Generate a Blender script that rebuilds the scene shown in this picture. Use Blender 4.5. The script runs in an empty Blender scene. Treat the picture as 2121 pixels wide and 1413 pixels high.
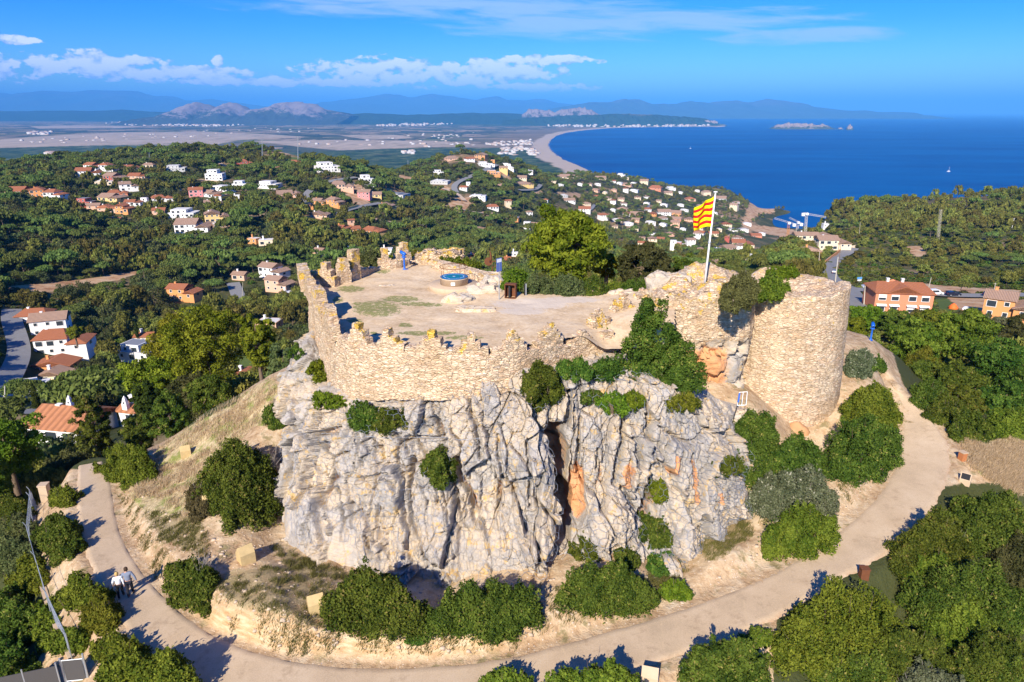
import bpy, math, random
import numpy as np
from mathutils import Vector, Matrix
S = bpy.context.scene
COL = S.collection
R = math.radians
rng = np.random.default_rng(7)
random.seed(7)

# ------------------------------------------------------------------ camera, sky, sun, exposure
CZ = 215.0
PITCH = R(18.55)
cp, sp = math.cos(PITCH), math.sin(PITCH)
F, CX, CY = 1414.0, 1060.5, 706.5            # pixels of the 2121 x 1413 photograph
cam = bpy.data.cameras.new('camera'); camo = bpy.data.objects.new('camera', cam); COL.objects.link(camo)
cam.sensor_width = 36; cam.lens = 24.0; cam.clip_start = 0.5; cam.clip_end = 400000
camo.location = (0, 0, CZ); camo.rotation_euler = (R(90) - PITCH, 0, 0)
S.camera = camo
SUN_EL, SUN_AZ = R(33), R(19)                # shadows fall away from the camera and a little to the right
sd = bpy.data.lights.new('sun', 'SUN'); sd.energy = 5.0; sd.angle = R(0.5); sd.color = (1.0, 0.90, 0.75)
so = bpy.data.objects.new('sun', sd); COL.objects.link(so)
so.rotation_euler = (R(90) - SUN_EL, 0, -SUN_AZ)
S.view_settings.view_transform = 'Standard'; S.view_settings.look = 'None'
S.view_settings.exposure = 0.6; S.view_settings.gamma = 1.0
S.cycles.use_denoising = True
S.cycles.max_bounces = 6; S.cycles.diffuse_bounces = 2; S.cycles.glossy_bounces = 2
S.cycles.transparent_max_bounces = 8; S.cycles.volume_bounces = 0
S.cycles.sample_clamp_indirect = 4
S.render.film_transparent = False

class NT:
    """small helper to write node trees"""
    def __init__(s, tree): s.t = tree; s.n = tree.nodes; s.l = tree.links
    def new(s, typ, **kw):
        n = s.n.new(typ)
        for k, v in kw.items():
            if k.startswith('i_'):
                key = k[2:]; key = int(key) if key.isdigit() else key.replace('_', ' ')
                s.put(n.inputs[key], v)
            else: setattr(n, k, v)
        return n
    def put(s, sock, v):
        if isinstance(v, bpy.types.NodeSocket): s.l.new(v, sock)
        elif isinstance(v, (tuple, list)) and len(v) == 3 and sock.type == 'RGBA': sock.default_value = (*v, 1)
        else: sock.default_value = v
    def math(s, op, a, b=0.0, c=None, clamp=False):
        n = s.n.new('ShaderNodeMath'); n.operation = op; n.use_clamp = clamp
        s.put(n.inputs[0], a); s.put(n.inputs[1], b)
        if c is not None: s.put(n.inputs[2], c)
        return n.outputs[0]
    def mix(s, f, a, b, blend='MIX'):
        n = s.n.new('ShaderNodeMix'); n.data_type = 'RGBA'; n.blend_type = blend; n.clamp_factor = True
        s.put(n.inputs[0], f); s.put(n.inputs[6], a); s.put(n.inputs[7], b)
        return n.outputs[2]
    def ramp(s, f, pts, interp='LINEAR'):
        n = s.n.new('ShaderNodeValToRGB'); cr = n.color_ramp; cr.interpolation = interp
        while len(cr.elements) > 2: cr.elements.remove(cr.elements[-1])
        for i, (p, c) in enumerate(pts):
            if isinstance(c, (int, float)): c = (c, c, c)
            e = cr.elements[i] if i < 2 else cr.elements.new(p)
            e.position = p; e.color = (*c, 1)
        s.put(n.inputs[0], f); return n.outputs[0]
    def smooth(s, v, a, b):
        n = s.n.new('ShaderNodeMapRange'); n.interpolation_type = 'SMOOTHSTEP'
        s.put(n.inputs[0], v); s.put(n.inputs[1], a); s.put(n.inputs[2], b); return n.outputs[0]
    def vec(s, x, y, z):
        n = s.n.new('ShaderNodeCombineXYZ'); s.put(n.inputs[0], x); s.put(n.inputs[1], y); s.put(n.inputs[2], z); return n.outputs[0]
    def mapping(s, v, scale=(1, 1, 1), rot=(0, 0, 0), loc=(0, 0, 0)):
        n = s.n.new('ShaderNodeMapping'); s.put(n.inputs[0], v)
        n.inputs[1].default_value = loc; n.inputs[2].default_value = rot; n.inputs[3].default_value = scale; return n.outputs[0]
    def noise(s, v, scale=1.0, detail=4.0, rough=0.55, dist=0.0, out=0):
        n = s.n.new('ShaderNodeTexNoise'); s.put(n.inputs['Vector'], v)
        n.inputs['Scale'].default_value = scale; n.inputs['Detail'].default_value = detail
        n.inputs['Roughness'].default_value = rough; n.inputs['Distortion'].default_value = dist
        return n.outputs[out]
    def voro(s, v, scale=1.0, feature='F1', out='Distance', rnd=1.0):
        n = s.n.new('ShaderNodeTexVoronoi'); n.feature = feature; s.put(n.inputs['Vector'], v)
        n.inputs['Scale'].default_value = scale; n.inputs['Randomness'].default_value = rnd
        return n.outputs[out]

# world: Nishita sky, deepened, with the cirrus and the cumulus banks of the day
W = bpy.data.worlds.new('World'); S.world = W; W.use_nodes = True
T = NT(W.node_tree); T.n.clear()
sky = T.new('ShaderNodeTexSky', sky_type='NISHITA', sun_disc=False, sun_elevation=SUN_EL,
            sun_rotation=R(180) + SUN_AZ, altitude=200, air_density=1.0, dust_density=0.6, ozone_density=3.0)
skyc = T.new('ShaderNodeHueSaturation', i_Saturation=1.3, i_Value=1.0, i_Color=sky.outputs[0]).outputs[0]
skyc = T.mix(1.0, skyc, (0.50, 0.94, 1.32), 'MULTIPLY')
tc = T.new('ShaderNodeTexCoord').outputs['Generated']
sx = T.new('ShaderNodeSeparateXYZ', i_0=tc)
az = T.math('MULTIPLY', T.math('ARCTAN2', sx.outputs[0], sx.outputs[1]), 57.29578)
el = T.math('MULTIPLY', T.math('ARCSINE', sx.outputs[2]), 57.29578)
# the sky deepens a little with height in this clear air
skyc = T.mix(T.smooth(el, 0.0, 7.5), T.mix(1.0, skyc, (1.45, 1.18, 1.10), 'MULTIPLY'), T.mix(1.0, skyc, (0.22, 0.66, 1.08), 'MULTIPLY'))
def blob(a0, e0, ra, re):
    d = T.math('ADD', T.math('POWER', T.math('DIVIDE', T.math('SUBTRACT', az, a0), ra), 2.0),
               T.math('POWER', T.math('DIVIDE', T.math('SUBTRACT', el, e0), re), 2.0))
    return T.math('SUBTRACT', 1.0, d)
def umax(vals):
    o = vals[0]
    for v in vals[1:]: o = T.math('MAXIMUM', o, v)
    return o
# cirrus
cv = T.vec(T.math('MULTIPLY', az, 0.13), T.math('MULTIPLY', T.math('SUBTRACT', el, T.math('MULTIPLY', az, -0.045)), 1.25), 0.0)
cn = T.noise(cv, 1.0, 7, 0.62, 0.6)
cmask = umax([blob(-6, 7.9, 20, 1.5), blob(10, 6.3, 17, 1.35), blob(-22, 9.0, 12, .9), blob(21, 5.2, 8, .7), blob(2, 7.0, 13, 1.5)])
cir = T.smooth(T.math('ADD', T.math('MULTIPLY', cmask, 0.30), cn), 0.50, 0.86)
cir = T.math('MULTIPLY', cir, 0.62)
# cumulus: soft base, billowing tops
def cum(dx, dy):
    v = T.vec(T.math('MULTIPLY', T.math('ADD', az, dx), 0.85), T.math('MULTIPLY', T.math('ADD', el, dy), 1.6), 3.3)
    return T.noise(v, 1.0, 9, 0.58, 0.15)
kmask = umax([blob(-30, 3.0, 7, 1.1), blob(-25, 2.6, 8, .75), blob(-10, 2.9, 8, 1.45), blob(-2, 2.9, 8, 1.35), blob(2, 3.8, 6.5, .5),
              blob(-33.5, 4.35, 1.6, .38), blob(-17, 2.15, 14, .45), blob(2, 1.9, 6, .5), blob(5.2, 1.95, 1.1, .38), blob(-37, 2.3, 5, 1.0), blob(-21.8, 3.5, .5, .5)])
dens = T.math('ADD', T.math('MULTIPLY', kmask, 0.36), cum(0.0, 0.0))
kum = T.smooth(dens, 0.635, 0.73)
kum = T.math('MULTIPLY', kum, T.smooth(el, 1.0, 2.0))
lit = T.smooth(T.math('SUBTRACT', dens, T.math('MULTIPLY', cum(0.1, 0.5), 1.0)), -0.02, 0.34)
kcol = T.mix(lit, (0.30, 0.47, 0.86), (1.05, 1.05, 1.12))
cl = T.mix(cir, skyc, T.mix(1.0, (5.6, 6.7, 10.6), (0.9, 0.93, 1.0), 'MULTIPLY'))
cl = T.mix(T.math('MULTIPLY', kum, 0.95), cl, T.mix(1.0, kcol, (9.6, 9.8, 10.2), 'MULTIPLY'))
bg = T.new('ShaderNodeBackground', i_0=cl, i_1=0.085)
wo = T.new('ShaderNodeOutputWorld'); T.l.new(bg.outputs[0], wo.inputs[0])

# ------------------------------------------------------------------ pixel <-> place
def ray(px, py):
    x = (px - CX) / F; u = (CY - py) / F
    return np.array([x, cp + u * sp, -sp + u * cp])
def at_z(px, py, z):
    d = ray(px, py); t = (z - CZ) / d[2]; return np.array([0, 0, CZ]) + t * d
def at_y(px, py, y):
    d = ray(px, py); t = y / d[1]; return np.array([0, 0, CZ]) + t * d
def proj(p):
    p = np.asarray(p, float); q = p - np.array([0, 0, CZ])
    zc = q[..., 1] * cp - q[..., 2] * sp; yc = q[..., 1] * sp + q[..., 2] * cp
    zc = np.maximum(zc, 1e-3)
    return CX + F * q[..., 0] / zc, CY - F * yc / zc, zc

# ------------------------------------------------------------------ numpy noise
def _h(i, j, k, s):
    i = i.astype(np.int64); j = j.astype(np.int64); k = k.astype(np.int64)
    n = (i * 73856093) ^ (j * 19349663) ^ (k * 83492791) ^ (s * 2654435761 % 1000003)
    n = (n ^ (n >> 13)) * 1274126177 & 0xFFFFFFFF
    n = (n ^ (n >> 16)) * 2246822519 & 0xFFFFFFFF
    return ((n ^ (n >> 15)) & 0xFFFFFF) / float(0xFFFFFF)
def vnoise(x, y, z=None, s=0):
    if z is None: z = np.zeros_like(x)
    x0, y0, z0 = np.floor(x), np.floor(y), np.floor(z)
    fx, fy, fz = x - x0, y - y0, z - z0
    fx, fy, fz = [f * f * (3 - 2 * f) for f in (fx, fy, fz)]
    r = 0
    for a in (0, 1):
        for b in (0, 1):
            for c in (0, 1):
                w = (fx if a else 1 - fx) * (fy if b else 1 - fy) * (fz if c else 1 - fz)
                r = r + w * _h(x0 + a, y0 + b, z0 + c, s)
    return r * 2 - 1
def fbm(x, y, z=None, o=4, s=0, g=0.5):
    a, r, t = 1.0, 0, 0
    if z is None: z = np.zeros_like(x)
    for i in range(o):
        r = r + a * vnoise(x, y, z, s + i * 17); t += a; a *= g; x = x * 2.03 + 5.1; y = y * 2.03 + 1.7; z = z * 2.03 + 3.3
    return r / t
def worley(x, y, z, s=0):
    """F1, F2 and the id hash of the nearest cell"""
    x0, y0, z0 = np.floor(x), np.floor(y), np.floor(z)
    f1 = np.full(x.shape, 9.0); f2 = np.full(x.shape, 9.0); idv = np.zeros(x.shape)
    for a in (-1, 0, 1):
        for b in (-1, 0, 1):
            for c in (-1, 0, 1):
                i, j, k = x0 + a, y0 + b, z0 + c
                d = np.sqrt((i + _h(i, j, k, s) - x) ** 2 + (j + _h(i, j, k, s + 1) - y) ** 2 + (k + _h(i, j, k, s + 2) - z) ** 2)
                h = _h(i, j, k, s + 3)
                near = d < f1
                f2 = np.where(near, f1, np.minimum(f2, d)); idv = np.where(near, h, idv); f1 = np.where(near, d, f1)
    return f1, f2, idv
def facets(x, y, z, s=0, A=.5, tilt=.6, edge=.08, cut=.3):
    """angular blocks: every cell is its own tilted plane, with an open joint round it"""
    x0, y0, z0 = np.floor(x), np.floor(y), np.floor(z)
    f1 = np.full(x.shape, 9.0); f2 = np.full(x.shape, 9.0); v = np.zeros(x.shape)
    for a in (-1, 0, 1):
        for b in (-1, 0, 1):
            for c in (-1, 0, 1):
                i, j, k = x0 + a, y0 + b, z0 + c
                dx, dy, dz = x - i - _h(i, j, k, s), y - j - _h(i, j, k, s + 1), z - k - _h(i, j, k, s + 2)
                d = np.sqrt(dx * dx + dy * dy + dz * dz); near = d < f1
                p = (_h(i, j, k, s + 3) - .5) * A + tilt * A * (dx * (_h(i, j, k, s + 4) - .5) * 2 + dz * (_h(i, j, k, s + 5) - .5) * 2)
                f2 = np.where(near, f1, np.minimum(f2, d)); v = np.where(near, p, v); f1 = np.where(near, d, f1)
    return v - cut * A * (1 - sstep(0, edge, f2 - f1))
def sstep(a, b, v):
    t = np.clip((v - a) / (b - a), 0, 1); return t * t * (3 - 2 * t)

# ------------------------------------------------------------------ mesh and object helpers
def npmesh(name, verts, faces, mats=(), smooth=False, colattr=None, fmat=None):
    """verts (n,3), faces (m,3|4) numpy"""
    verts = np.asarray(verts, np.float32); faces = np.asarray(faces, np.int32)
    me = bpy.data.meshes.new(name); k = faces.shape[1]
    me.vertices.add(len(verts)); me.vertices.foreach_set('co', verts.ravel())
    me.loops.add(faces.size); me.loops.foreach_set('vertex_index', faces.ravel())
    me.polygons.add(len(faces)); me.polygons.foreach_set('loop_start', np.arange(0, faces.size, k, dtype=np.int32))
    if smooth: me.polygons.foreach_set('use_smooth', np.ones(len(faces), bool))
    if fmat is not None: me.polygons.foreach_set('material_index', np.asarray(fmat, np.int32))
    for m in mats: me.materials.append(m)
    if colattr:
        for an, data in colattr.items():
            data = np.asarray(data, np.float32)
            if data.ndim == 1:
                at = me.attributes.new(an, 'FLOAT', 'POINT'); at.data.foreach_set('value', data)
            else:
                at = me.attributes.new(an, 'FLOAT_COLOR', 'POINT')
                if data.shape[1] == 3: data = np.concatenate([data, np.ones((len(data), 1), np.float32)], 1)
                at.data.foreach_set('color', data.ravel())
    me.update(calc_edges=True); return me
def grid_faces(nr, nc, wrap=False):
    r = np.arange(nr - 1)[:, None]; c = np.arange(nc if wrap else nc - 1)[None, :]
    c2 = (c + 1) % nc
    return np.stack([r * nc + c, r * nc + c2, (r + 1) * nc + c2, (r + 1) * nc + c], -1).reshape(-1, 4)
def put(name, me, parent=None, loc=None, rot=None, scale=None):
    o = bpy.data.objects.new(name, me); COL.objects.link(o)
    if parent is not None: o.parent = parent
    if loc is not None: o.location = loc
    if rot is not None: o.rotation_euler = rot
    if scale is not None: o.scale = scale
    return o
def tag(o, label=None, cat=None, group=None, kind=None):
    if label: o['label'] = label
    if cat: o['category'] = cat
    if group: o['group'] = group
    if kind: o['kind'] = kind
    return o
def empty(name, loc, rz=0.0, label=None, cat=None, group=None):
    o = bpy.data.objects.new(name, None); COL.objects.link(o); o.empty_display_size = 0.2
    o.location = loc; o.rotation_euler = (0, 0, rz); return tag(o, label, cat, group)
def copy_tree(o, loc=None, rot=None, scale=None, label=None, group=None):
    c = o.copy(); COL.objects.link(c)
    if loc is not None: c.location = loc
    if rot is not None: c.rotation_euler = rot
    if scale is not None: c.scale = scale
    if label: c['label'] = label
    if group: c['group'] = group
    for ch in o.children:
        d = ch.copy(); COL.objects.link(d); d.parent = c
        for g in ch.children:
            e = g.copy(); COL.objects.link(e); e.parent = d
    return c
class MB:
    """collects boxes, prisms, tubes; faces may be any n-gon"""
    def __init__(s): s.v = []; s.f = []; s.m = []
    def add(s, vs, fs, m=0):
        b = len(s.v); s.v += [tuple(map(float, v)) for v in vs]; s.f += [tuple(b + i for i in f) for f in fs]; s.m += [m] * len(fs); return s
    def box(s, x0, x1, y0, y1, z0, z1, m=0):
        return s.add([(x0, y0, z0), (x1, y0, z0), (x1, y1, z0), (x0, y1, z0), (x0, y0, z1), (x1, y0, z1), (x1, y1, z1), (x0, y1, z1)],
                     [(0, 3, 2, 1), (4, 5, 6, 7), (0, 1, 5, 4), (1, 2, 6, 5), (2, 3, 7, 6), (3, 0, 4, 7)], m)
    def tube(s, pts, r, n=8, m=0, cap=True):
        pts = [np.array(p, float) for p in pts]
        rs = r if isinstance(r, (list, tuple)) else [r] * len(pts)
        b = len(s.v); ring = []
        for i, p in enumerate(pts):
            d = pts[min(i + 1, len(pts) - 1)] - pts[max(i - 1, 0)]; d = d / (np.linalg.norm(d) + 1e-9)
            a = np.array([0, 0, 1.]) if abs(d[2]) < .9 else np.array([1., 0, 0])
            u = np.cross(d, a); u /= np.linalg.norm(u); w = np.cross(d, u)
            for k in range(n):
                t = 2 * math.pi * k / n; ring.append(tuple(p + rs[i] * (u * math.cos(t) + w * math.sin(t))))
        fs = []
        for i in range(len(pts) - 1):
            for k in range(n):
                k2 = (k + 1) % n; fs.append((i * n + k, (i + 1) * n + k, (i + 1) * n + k2, i * n + k2))
        if cap: fs.append(tuple(range(n))); fs.append(tuple((len(pts) - 1) * n + k for k in reversed(range(n))))
        return s.add(ring, fs, m)
    def lathe(s, prof, n=16, c=(0, 0), m=0):
        vs = []; fs = []
        for r, z in prof:
            for k in range(n):
                t = 2 * math.pi * k / n; vs.append((c[0] + r * math.cos(t), c[1] + r * math.sin(t), z))
        for i in range(len(prof) - 1):
            for k in range(n):
                k2 = (k + 1) % n; fs.append((i * n + k, i * n + k2, (i + 1) * n + k2, (i + 1) * n + k))
        fs.append(tuple(reversed(range(n)))); fs.append(tuple((len(prof) - 1) * n + k for k in range(n)))
        return s.add(vs, fs, m)
    def prism(s, poly, z0, z1, m=0):
        n = len(poly)
        return s.add([(x, y, z0) for x, y in poly] + [(x, y, z1) for x, y in poly],
                     [tuple(reversed(range(n))), tuple(range(n, 2 * n))] + [(i, (i + 1) % n, n + (i + 1) % n, n + i) for i in range(n)], m)
    def mesh(s, name, mats=(), smooth=False):
        me = bpy.data.meshes.new(name); me.from_pydata(s.v, [], s.f)
        for m in mats: me.materials.append(m)
        me.polygons.foreach_set('material_index', s.m)
        if smooth: me.polygons.foreach_set('use_smooth', [True] * len(s.f))
        me.update(); return me
    def put(s, name, mats, parent=None, smooth=False, **kw):
        if not isinstance(mats, (list, tuple)): mats = [mats]
        return put(name, s.mesh(name, mats, smooth), parent, **kw)

# ------------------------------------------------------------------ materials
def material(name):
    m = bpy.data.materials.new(name); m.use_nodes = True; t = NT(m.node_tree); t.n.clear()
    b = t.new('ShaderNodeBsdfPrincipled'); o = t.new('ShaderNodeOutputMaterial'); t.l.new(b.outputs[0], o.inputs[0])
    b.inputs['Specular IOR Level'].default_value = 0.25
    return m, t, b
def simple(name, col, rough=0.8, var=0.12, scale=6.0, metal=0.0, spec=0.25):
    m, t, b = material(name)
    p = t.new('ShaderNodeTexCoord').outputs['Object']
    n = t.noise(p, scale, 5, 0.6)
    c = t.mix(n, tuple(max(0, v * (1 - var)) for v in col), tuple(min(1, v * (1 + var)) for v in col))
    t.put(b.inputs['Base Color'], c); b.inputs['Roughness'].default_value = rough; b.inputs['Metallic'].default_value = metal
    b.inputs['Specular IOR Level'].default_value = spec
    return m
# ------------------------------------------------------------------ the ground as one height function
CTRL = []      # world points (X, Y, Z)
def cy(px, py, Y, lift=0.0):                  # seen at a pixel, known distance; lift = height of the canopy that hides the ground
    p = at_y(px, py, Y); CTRL.append((p[0], p[1], p[2] - lift))
def cz(px, py, z): CTRL.append(tuple(at_z(px, py, z)))
def cw(px, Y, z):                             # hidden ground behind a skyline
    x = (px - CX) / F / cp * Y; CTRL.append((x, Y, z))
far = {
 -350: [(600,280,0),(500,380,0),(450,450,0),(400,560,0),(360,720,0),(333,850,7)],
 0: [(690,215,0),(600,280,0),(500,380,0),(450,450,0),(400,560,0),(360,720,0),(333,850,7)],
 120:[(885,112,0),(790,195,0),(715,218,0),(660,250,0)],
 300: [(890,98,0),(750,215,0),(600,310,0),(570,340,0),(500,430,0),(440,520,0),(400,580,0),(360,690,0),(308,950,7)],
 560: [(660,262,0),(575,340,0),(465,450,0),(420,560,0),(380,660,0),(340,780,0),(299,900,7)],
 740: [(540,380,0),(500,440,0),(450,530,0),(400,640,0),(360,740,0),(337,850,7)],
 840: [(500,470,0),(450,600,0),(400,750,0),(350,950,7)],
 960: [(520,480,0),(470,600,0),(420,730,0),(380,830,0),(340,950,0),(310,1050,5)],
 1080:[(520,480,0),(480,680,0),(420,870,0),(380,1000,0),(336,1150,6)],
 1200:[(540,470,0),(500,720,0),(450,930,0),(400,1200,0),(356,1500,6)],
 1300:[(540,500,0),(500,750,0),(450,1000,0),(400,1350,0),(362,1700,6)],
 1400:[(560,440,0),(510,800,0),(470,1050,0),(420,1400,0),(384,1750,6)],
 1490:[(500,930,0),(460,1200,0),(420,1480,0),(386,1700,6)],
 1700:[(540,300,0),(500,400,0),(490,440,0),(456,640,6)],
 1800:[(600,215,0),(560,290,0),(520,370,0),(480,470,0),(433,620,6)],
 1950:[(622,203,0),(600,225,0),(560,290,0),(510,380,0),(460,500,0),(406,650,6)],
 2100:[(620,200,0),(590,245,0),(520,350,0),(450,500,0),(391,680,6)],
 2500:[(620,200,0),(590,245,0),(520,350,0),(450,500,0),(391,680,6)]}
for px, rows in far.items():
    for py, Y, l in rows: cy(px, py, Y, l)
for px, rows in {-350:[(1300,60),(2400,0),(4500,-8)], 0:[(1300,60),(2400,0),(4500,-8)], 300:[(1400,60),(2500,-2),(4500,-8)], 560:[(1300,90),(2500,-2),(4500,-8)],
    740:[(1250,60),(2400,-2),(4500,-8)], 840:[(1400,50),(2400,-2)], 960:[(1450,60),(2400,-3),(4500,-8)], 1080:[(1600,50),(2400,-3)],
    1200:[(1950,20),(2400,-4),(4500,-8)], 1300:[(2000,10),(2300,-12),(4500,-20)], 1400:[(1950,3),(2200,-15)], 1490:[(1850,-2),(2100,-18),(4500,-20)],
    1560:[(700,70),(1000,25),(1290,2.5),(1480,4),(1600,-3),(1800,-20)],
    1650:[(500,116),(640,84)], 1600:[(500,106),(640,80),(1500,-6)], 1575:[(1555,9)], 1598:[(1560,2.0)], 1590:[(1440,-5),(1480,-5)], 1622:[(1600,-8)], 1550:[(520,105)],
    1610:[(800,52),(1000,22),(1250,5),(1310,2.5),(1345,-1.5),(1420,-12),(1800,-20)],
    1700:[(850,70),(1150,12),(1290,3),(1345,-2.5),(1500,-20)], 1800:[(950,60),(1250,2),(1330,-6),(1500,-20)], 1950:[(1000,60),(1350,-8),(4500,-20)], 2100:[(1050,70),(1400,-8)],
    2500:[(1100,70),(1400,-8),(4500,-20)]}.items():
    for Y, z in rows: cw(px, Y, z)
# the headland above the cove, the col behind the castle
for px, py, Y in [(1540,425,1450),(1560,440,1440),(1530,470,1240)]: cy(px, py, Y, 0)
# castle hill, ground seen in the photograph
local = [
 (200,1000,188.6),(205,1100,189.0),(240,1200,189.5),(330,1300,189.5),(500,1370,189.5),(700,1400,189.5),(1000,1395,189.5),(1250,1340,189.5),(1500,1260,189.6),
 (1700,1160,190.0),(1850,1040,190.3),(1920,950,190.7),(1915,880,191.3),(1870,820,192.4),(1820,750,194.2),(1803,703,195.0),
 (300,1150,190.2),(420,1290,190.8),(560,1316,190.9),(800,1322,190.9),(1000,1312,190.6),(1180,1290,190.1),(1350,1230,190.1),(1500,1190,190.2),(1650,1110,190.6),(1780,1020,190.9),(1830,930,191.5),
 
 (450,1180,190.9),(540,1250,191.0),(430,1060,191.3),(330,1060,190.0),(300,960,189.6),(400,940,190.8),(500,880,192.6),
 (560,800,195.0),(430,858,191.8),(330,925,189.2),(520,960,193.0),
 (1560,865,194.9),(1500,905,193.9),(1600,1000,191.9),(1700,1050,191.0),(1780,905,192.6),(1660,910,192.4),(1790,790,194.8),(1475,835,195.6),
 (150,985,187.6),(110,1180,187.9),(200,1330,188.2),(60,1250,186.2),(20,1400,186.0),(280,1410,188.6),(-200,1200,183),(-200,1413,183),
 (1300,1413,189.2),(1500,1360,189.0),(1800,1260,188.8),(1950,1120,189.2),(2050,1250,187.0),(2110,1400,185.6),(1800,1400,187.2),(2400,1413,183),
 (2010,960,190.7),(2090,900,190.6),(2060,1000,190.0),(1980,850,188.5),(1900,760,186.5),(2100,820,185.0),(2400,1000,187)]
for px, py, z in local: cz(px, py, z)
for px, py, Y in [(566,1080,37.0),(618,1145,34.1),(735,1188,32.6),(850,1204,32.3),(950,1210,32.1),(1055,1190,32.1),(1125,1183,32.1),(1180,1150,33.3),(1250,1155,33.0),(1340,1160,33.6),(1398,1195,33.1),(1470,1135,34.8),(1530,1090,37.0)]:
    p = at_y(px, py, Y); CTRL.append(tuple(p)); CTRL.append((p[0] * 1.02 + (.8 if px < 600 else 0), Y + 2.2, p[2] + 0.1))
for X, Y, z in [(0,8,186),(-15,8,185),(15,8,185),(-40,10,181),(40,10,181),(0,45,195),(-5,55,197),(10,50,196),(-6,41,192.5),(20,50,194),(-11,47,193.5),(3,37,191.5),(8,40,193),(12,43,194.5),(0,66,198),(-12,66,194),(15,64,197),
   (25,64,195),(38,74,189.5),(0,80,190),(20,85,187),(-25,75,186),(-28,60,187),(-45,60,176),(-60,85,167),(-35,100,170),(0,112,179),(30,112,177),(55,100,176),(75,100,175),
   (50,130,171),(85,130,170),(0,150,170),(30,160,166),(-40,150,156),(0,220,156),(30,260,152),(-90,120,160),(-55,42,183),(-60,25,181),(60,25,182),(75,60,181),(55,60,186.5),(-80,60,170),
   (60,80,184),(50,170,167),(0,300,140),(-150,110,148),(130,80,172),(-75,170,143),(110,190,163.5),(150,190,161)]: CTRL.append((X, Y, z))
CTRL = np.array(CTRL)
def _st(X, Y):
    Yc = np.maximum(Y, 5.0); return X / (Yc + 12) * 2.2, np.log(Yc + 14) * 1.35
def _k(d2): return np.where(d2 > 1e-12, 0.5 * d2 * np.log(np.maximum(d2, 1e-12)), 0)
_s, _t = _st(CTRL[:, 0], CTRL[:, 1]); _n = len(CTRL)
_A = np.zeros((_n + 3, _n + 3)); _A[:_n, :_n] = _k((_s[:, None] - _s) ** 2 + (_t[:, None] - _t) ** 2) + np.eye(_n) * 2e-4
_A[:_n, _n] = 1; _A[:_n, _n + 1] = _s; _A[:_n, _n + 2] = _t; _A[_n:, :_n] = _A[:_n, _n:].T
_w = np.linalg.solve(_A, np.r_[CTRL[:, 2], 0, 0, 0])

# concrete path round the hill: inner edge, outer edge (pixels) and level
PATH_IN = [(215,955),(235,1000),(240,1050),(250,1100),(275,1150),(310,1200),(350,1240),(400,1285),(460,1320),(540,1350),(620,1366),(700,1377),(800,1379),(920,1375),
           (1050,1360),(1160,1330),(1290,1295),(1414,1258),(1530,1215),(1620,1175),(1700,1125),(1770,1070),(1820,1020),(1850,970),(1862,920),(1863,870),(1856,825),(1842,792)]
PATH_OUT = [(160,965),(155,1010),(156,1060),(163,1110),(180,1160),(205,1220),(235,1275),(285,1345),(350,1405),(450,1455),(560,1478),(680,1490),(800,1494),(930,1488),
            (1080,1468),(1200,1430),(1310,1392),(1414,1360),(1545,1312),(1640,1266),(1744,1196),(1847,1150),(1925,1075),(1964,1009),(1976,950),(1958,895),(1890,833),(1850,799)]
PATH_Z = [188.2,188.5,188.8,189.0,189.2,189.4,189.5,189.5,189.5,189.5,189.5,189.5,189.5,189.5,189.5,189.5,189.5,189.5,189.6,189.8,190.0,190.2,190.4,190.6,190.9,191.4,192.2,192.9]
def resamp(P, n):
    P = np.array(P, float); d = np.r_[0, np.cumsum(np.linalg.norm(np.diff(P, axis=0), axis=1))]
    t = np.linspace(0, d[-1], n); return np.stack([np.interp(t, d, P[:, k]) for k in range(P.shape[1])], 1)
def smoothline(P, it=3):
    P = np.array(P, float)
    for _ in range(it):
        Q = P.copy(); Q[1:-1] = (P[:-2] + 2 * P[1:-1] + P[2:]) / 4; P = Q
    return P
_pi = np.array([at_z(a, b, z) for (a, b), z in zip(PATH_IN, PATH_Z)]); _po = np.array([at_z(a, b, z) for (a, b), z in zip(PATH_OUT, PATH_Z)])
def dens(P, k=12):
    t = np.arange(len(P)); tt = np.linspace(0, len(P) - 1, (len(P) - 1) * k + 1)
    return smoothline(np.stack([np.interp(tt, t, P[:, j]) for j in range(P.shape[1])], 1), 40)
PIN, POUT = dens(_pi), dens(_po)
PC = (PIN + POUT) / 2; PHW = np.linalg.norm(PIN - POUT, axis=1) / 2
def path_dist(X, Y):
    """distance to path centre line minus half width, and level of the path there"""
    D = np.full(X.shape, 1e9); Z = np.zeros(X.shape)
    for i in range(0, len(PC), 2):
        d = np.hypot(X - PC[i, 0], Y - PC[i, 1]) - PHW[i]
        m = d < D; D = np.where(m, d, D); Z = np.where(m, PC[i, 2], Z)
    return D, Z
def H0(X, Y):
    X = np.asarray(X, float); Y = np.asarray(Y, float); sh = X.shape; X = X.ravel(); Y = Y.ravel()
    out = np.empty(X.shape); s, t = _st(X, Y)
    for a in range(0, len(X), 40000):
        b = slice(a, a + 40000)
        out[b] = _k((s[b, None] - _s) ** 2 + (t[b, None] - _t) ** 2) @ _w[:_n] + _w[_n] + _w[_n + 1] * s[b] + _w[_n + 2] * t[b]
    return out.reshape(sh)
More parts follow.
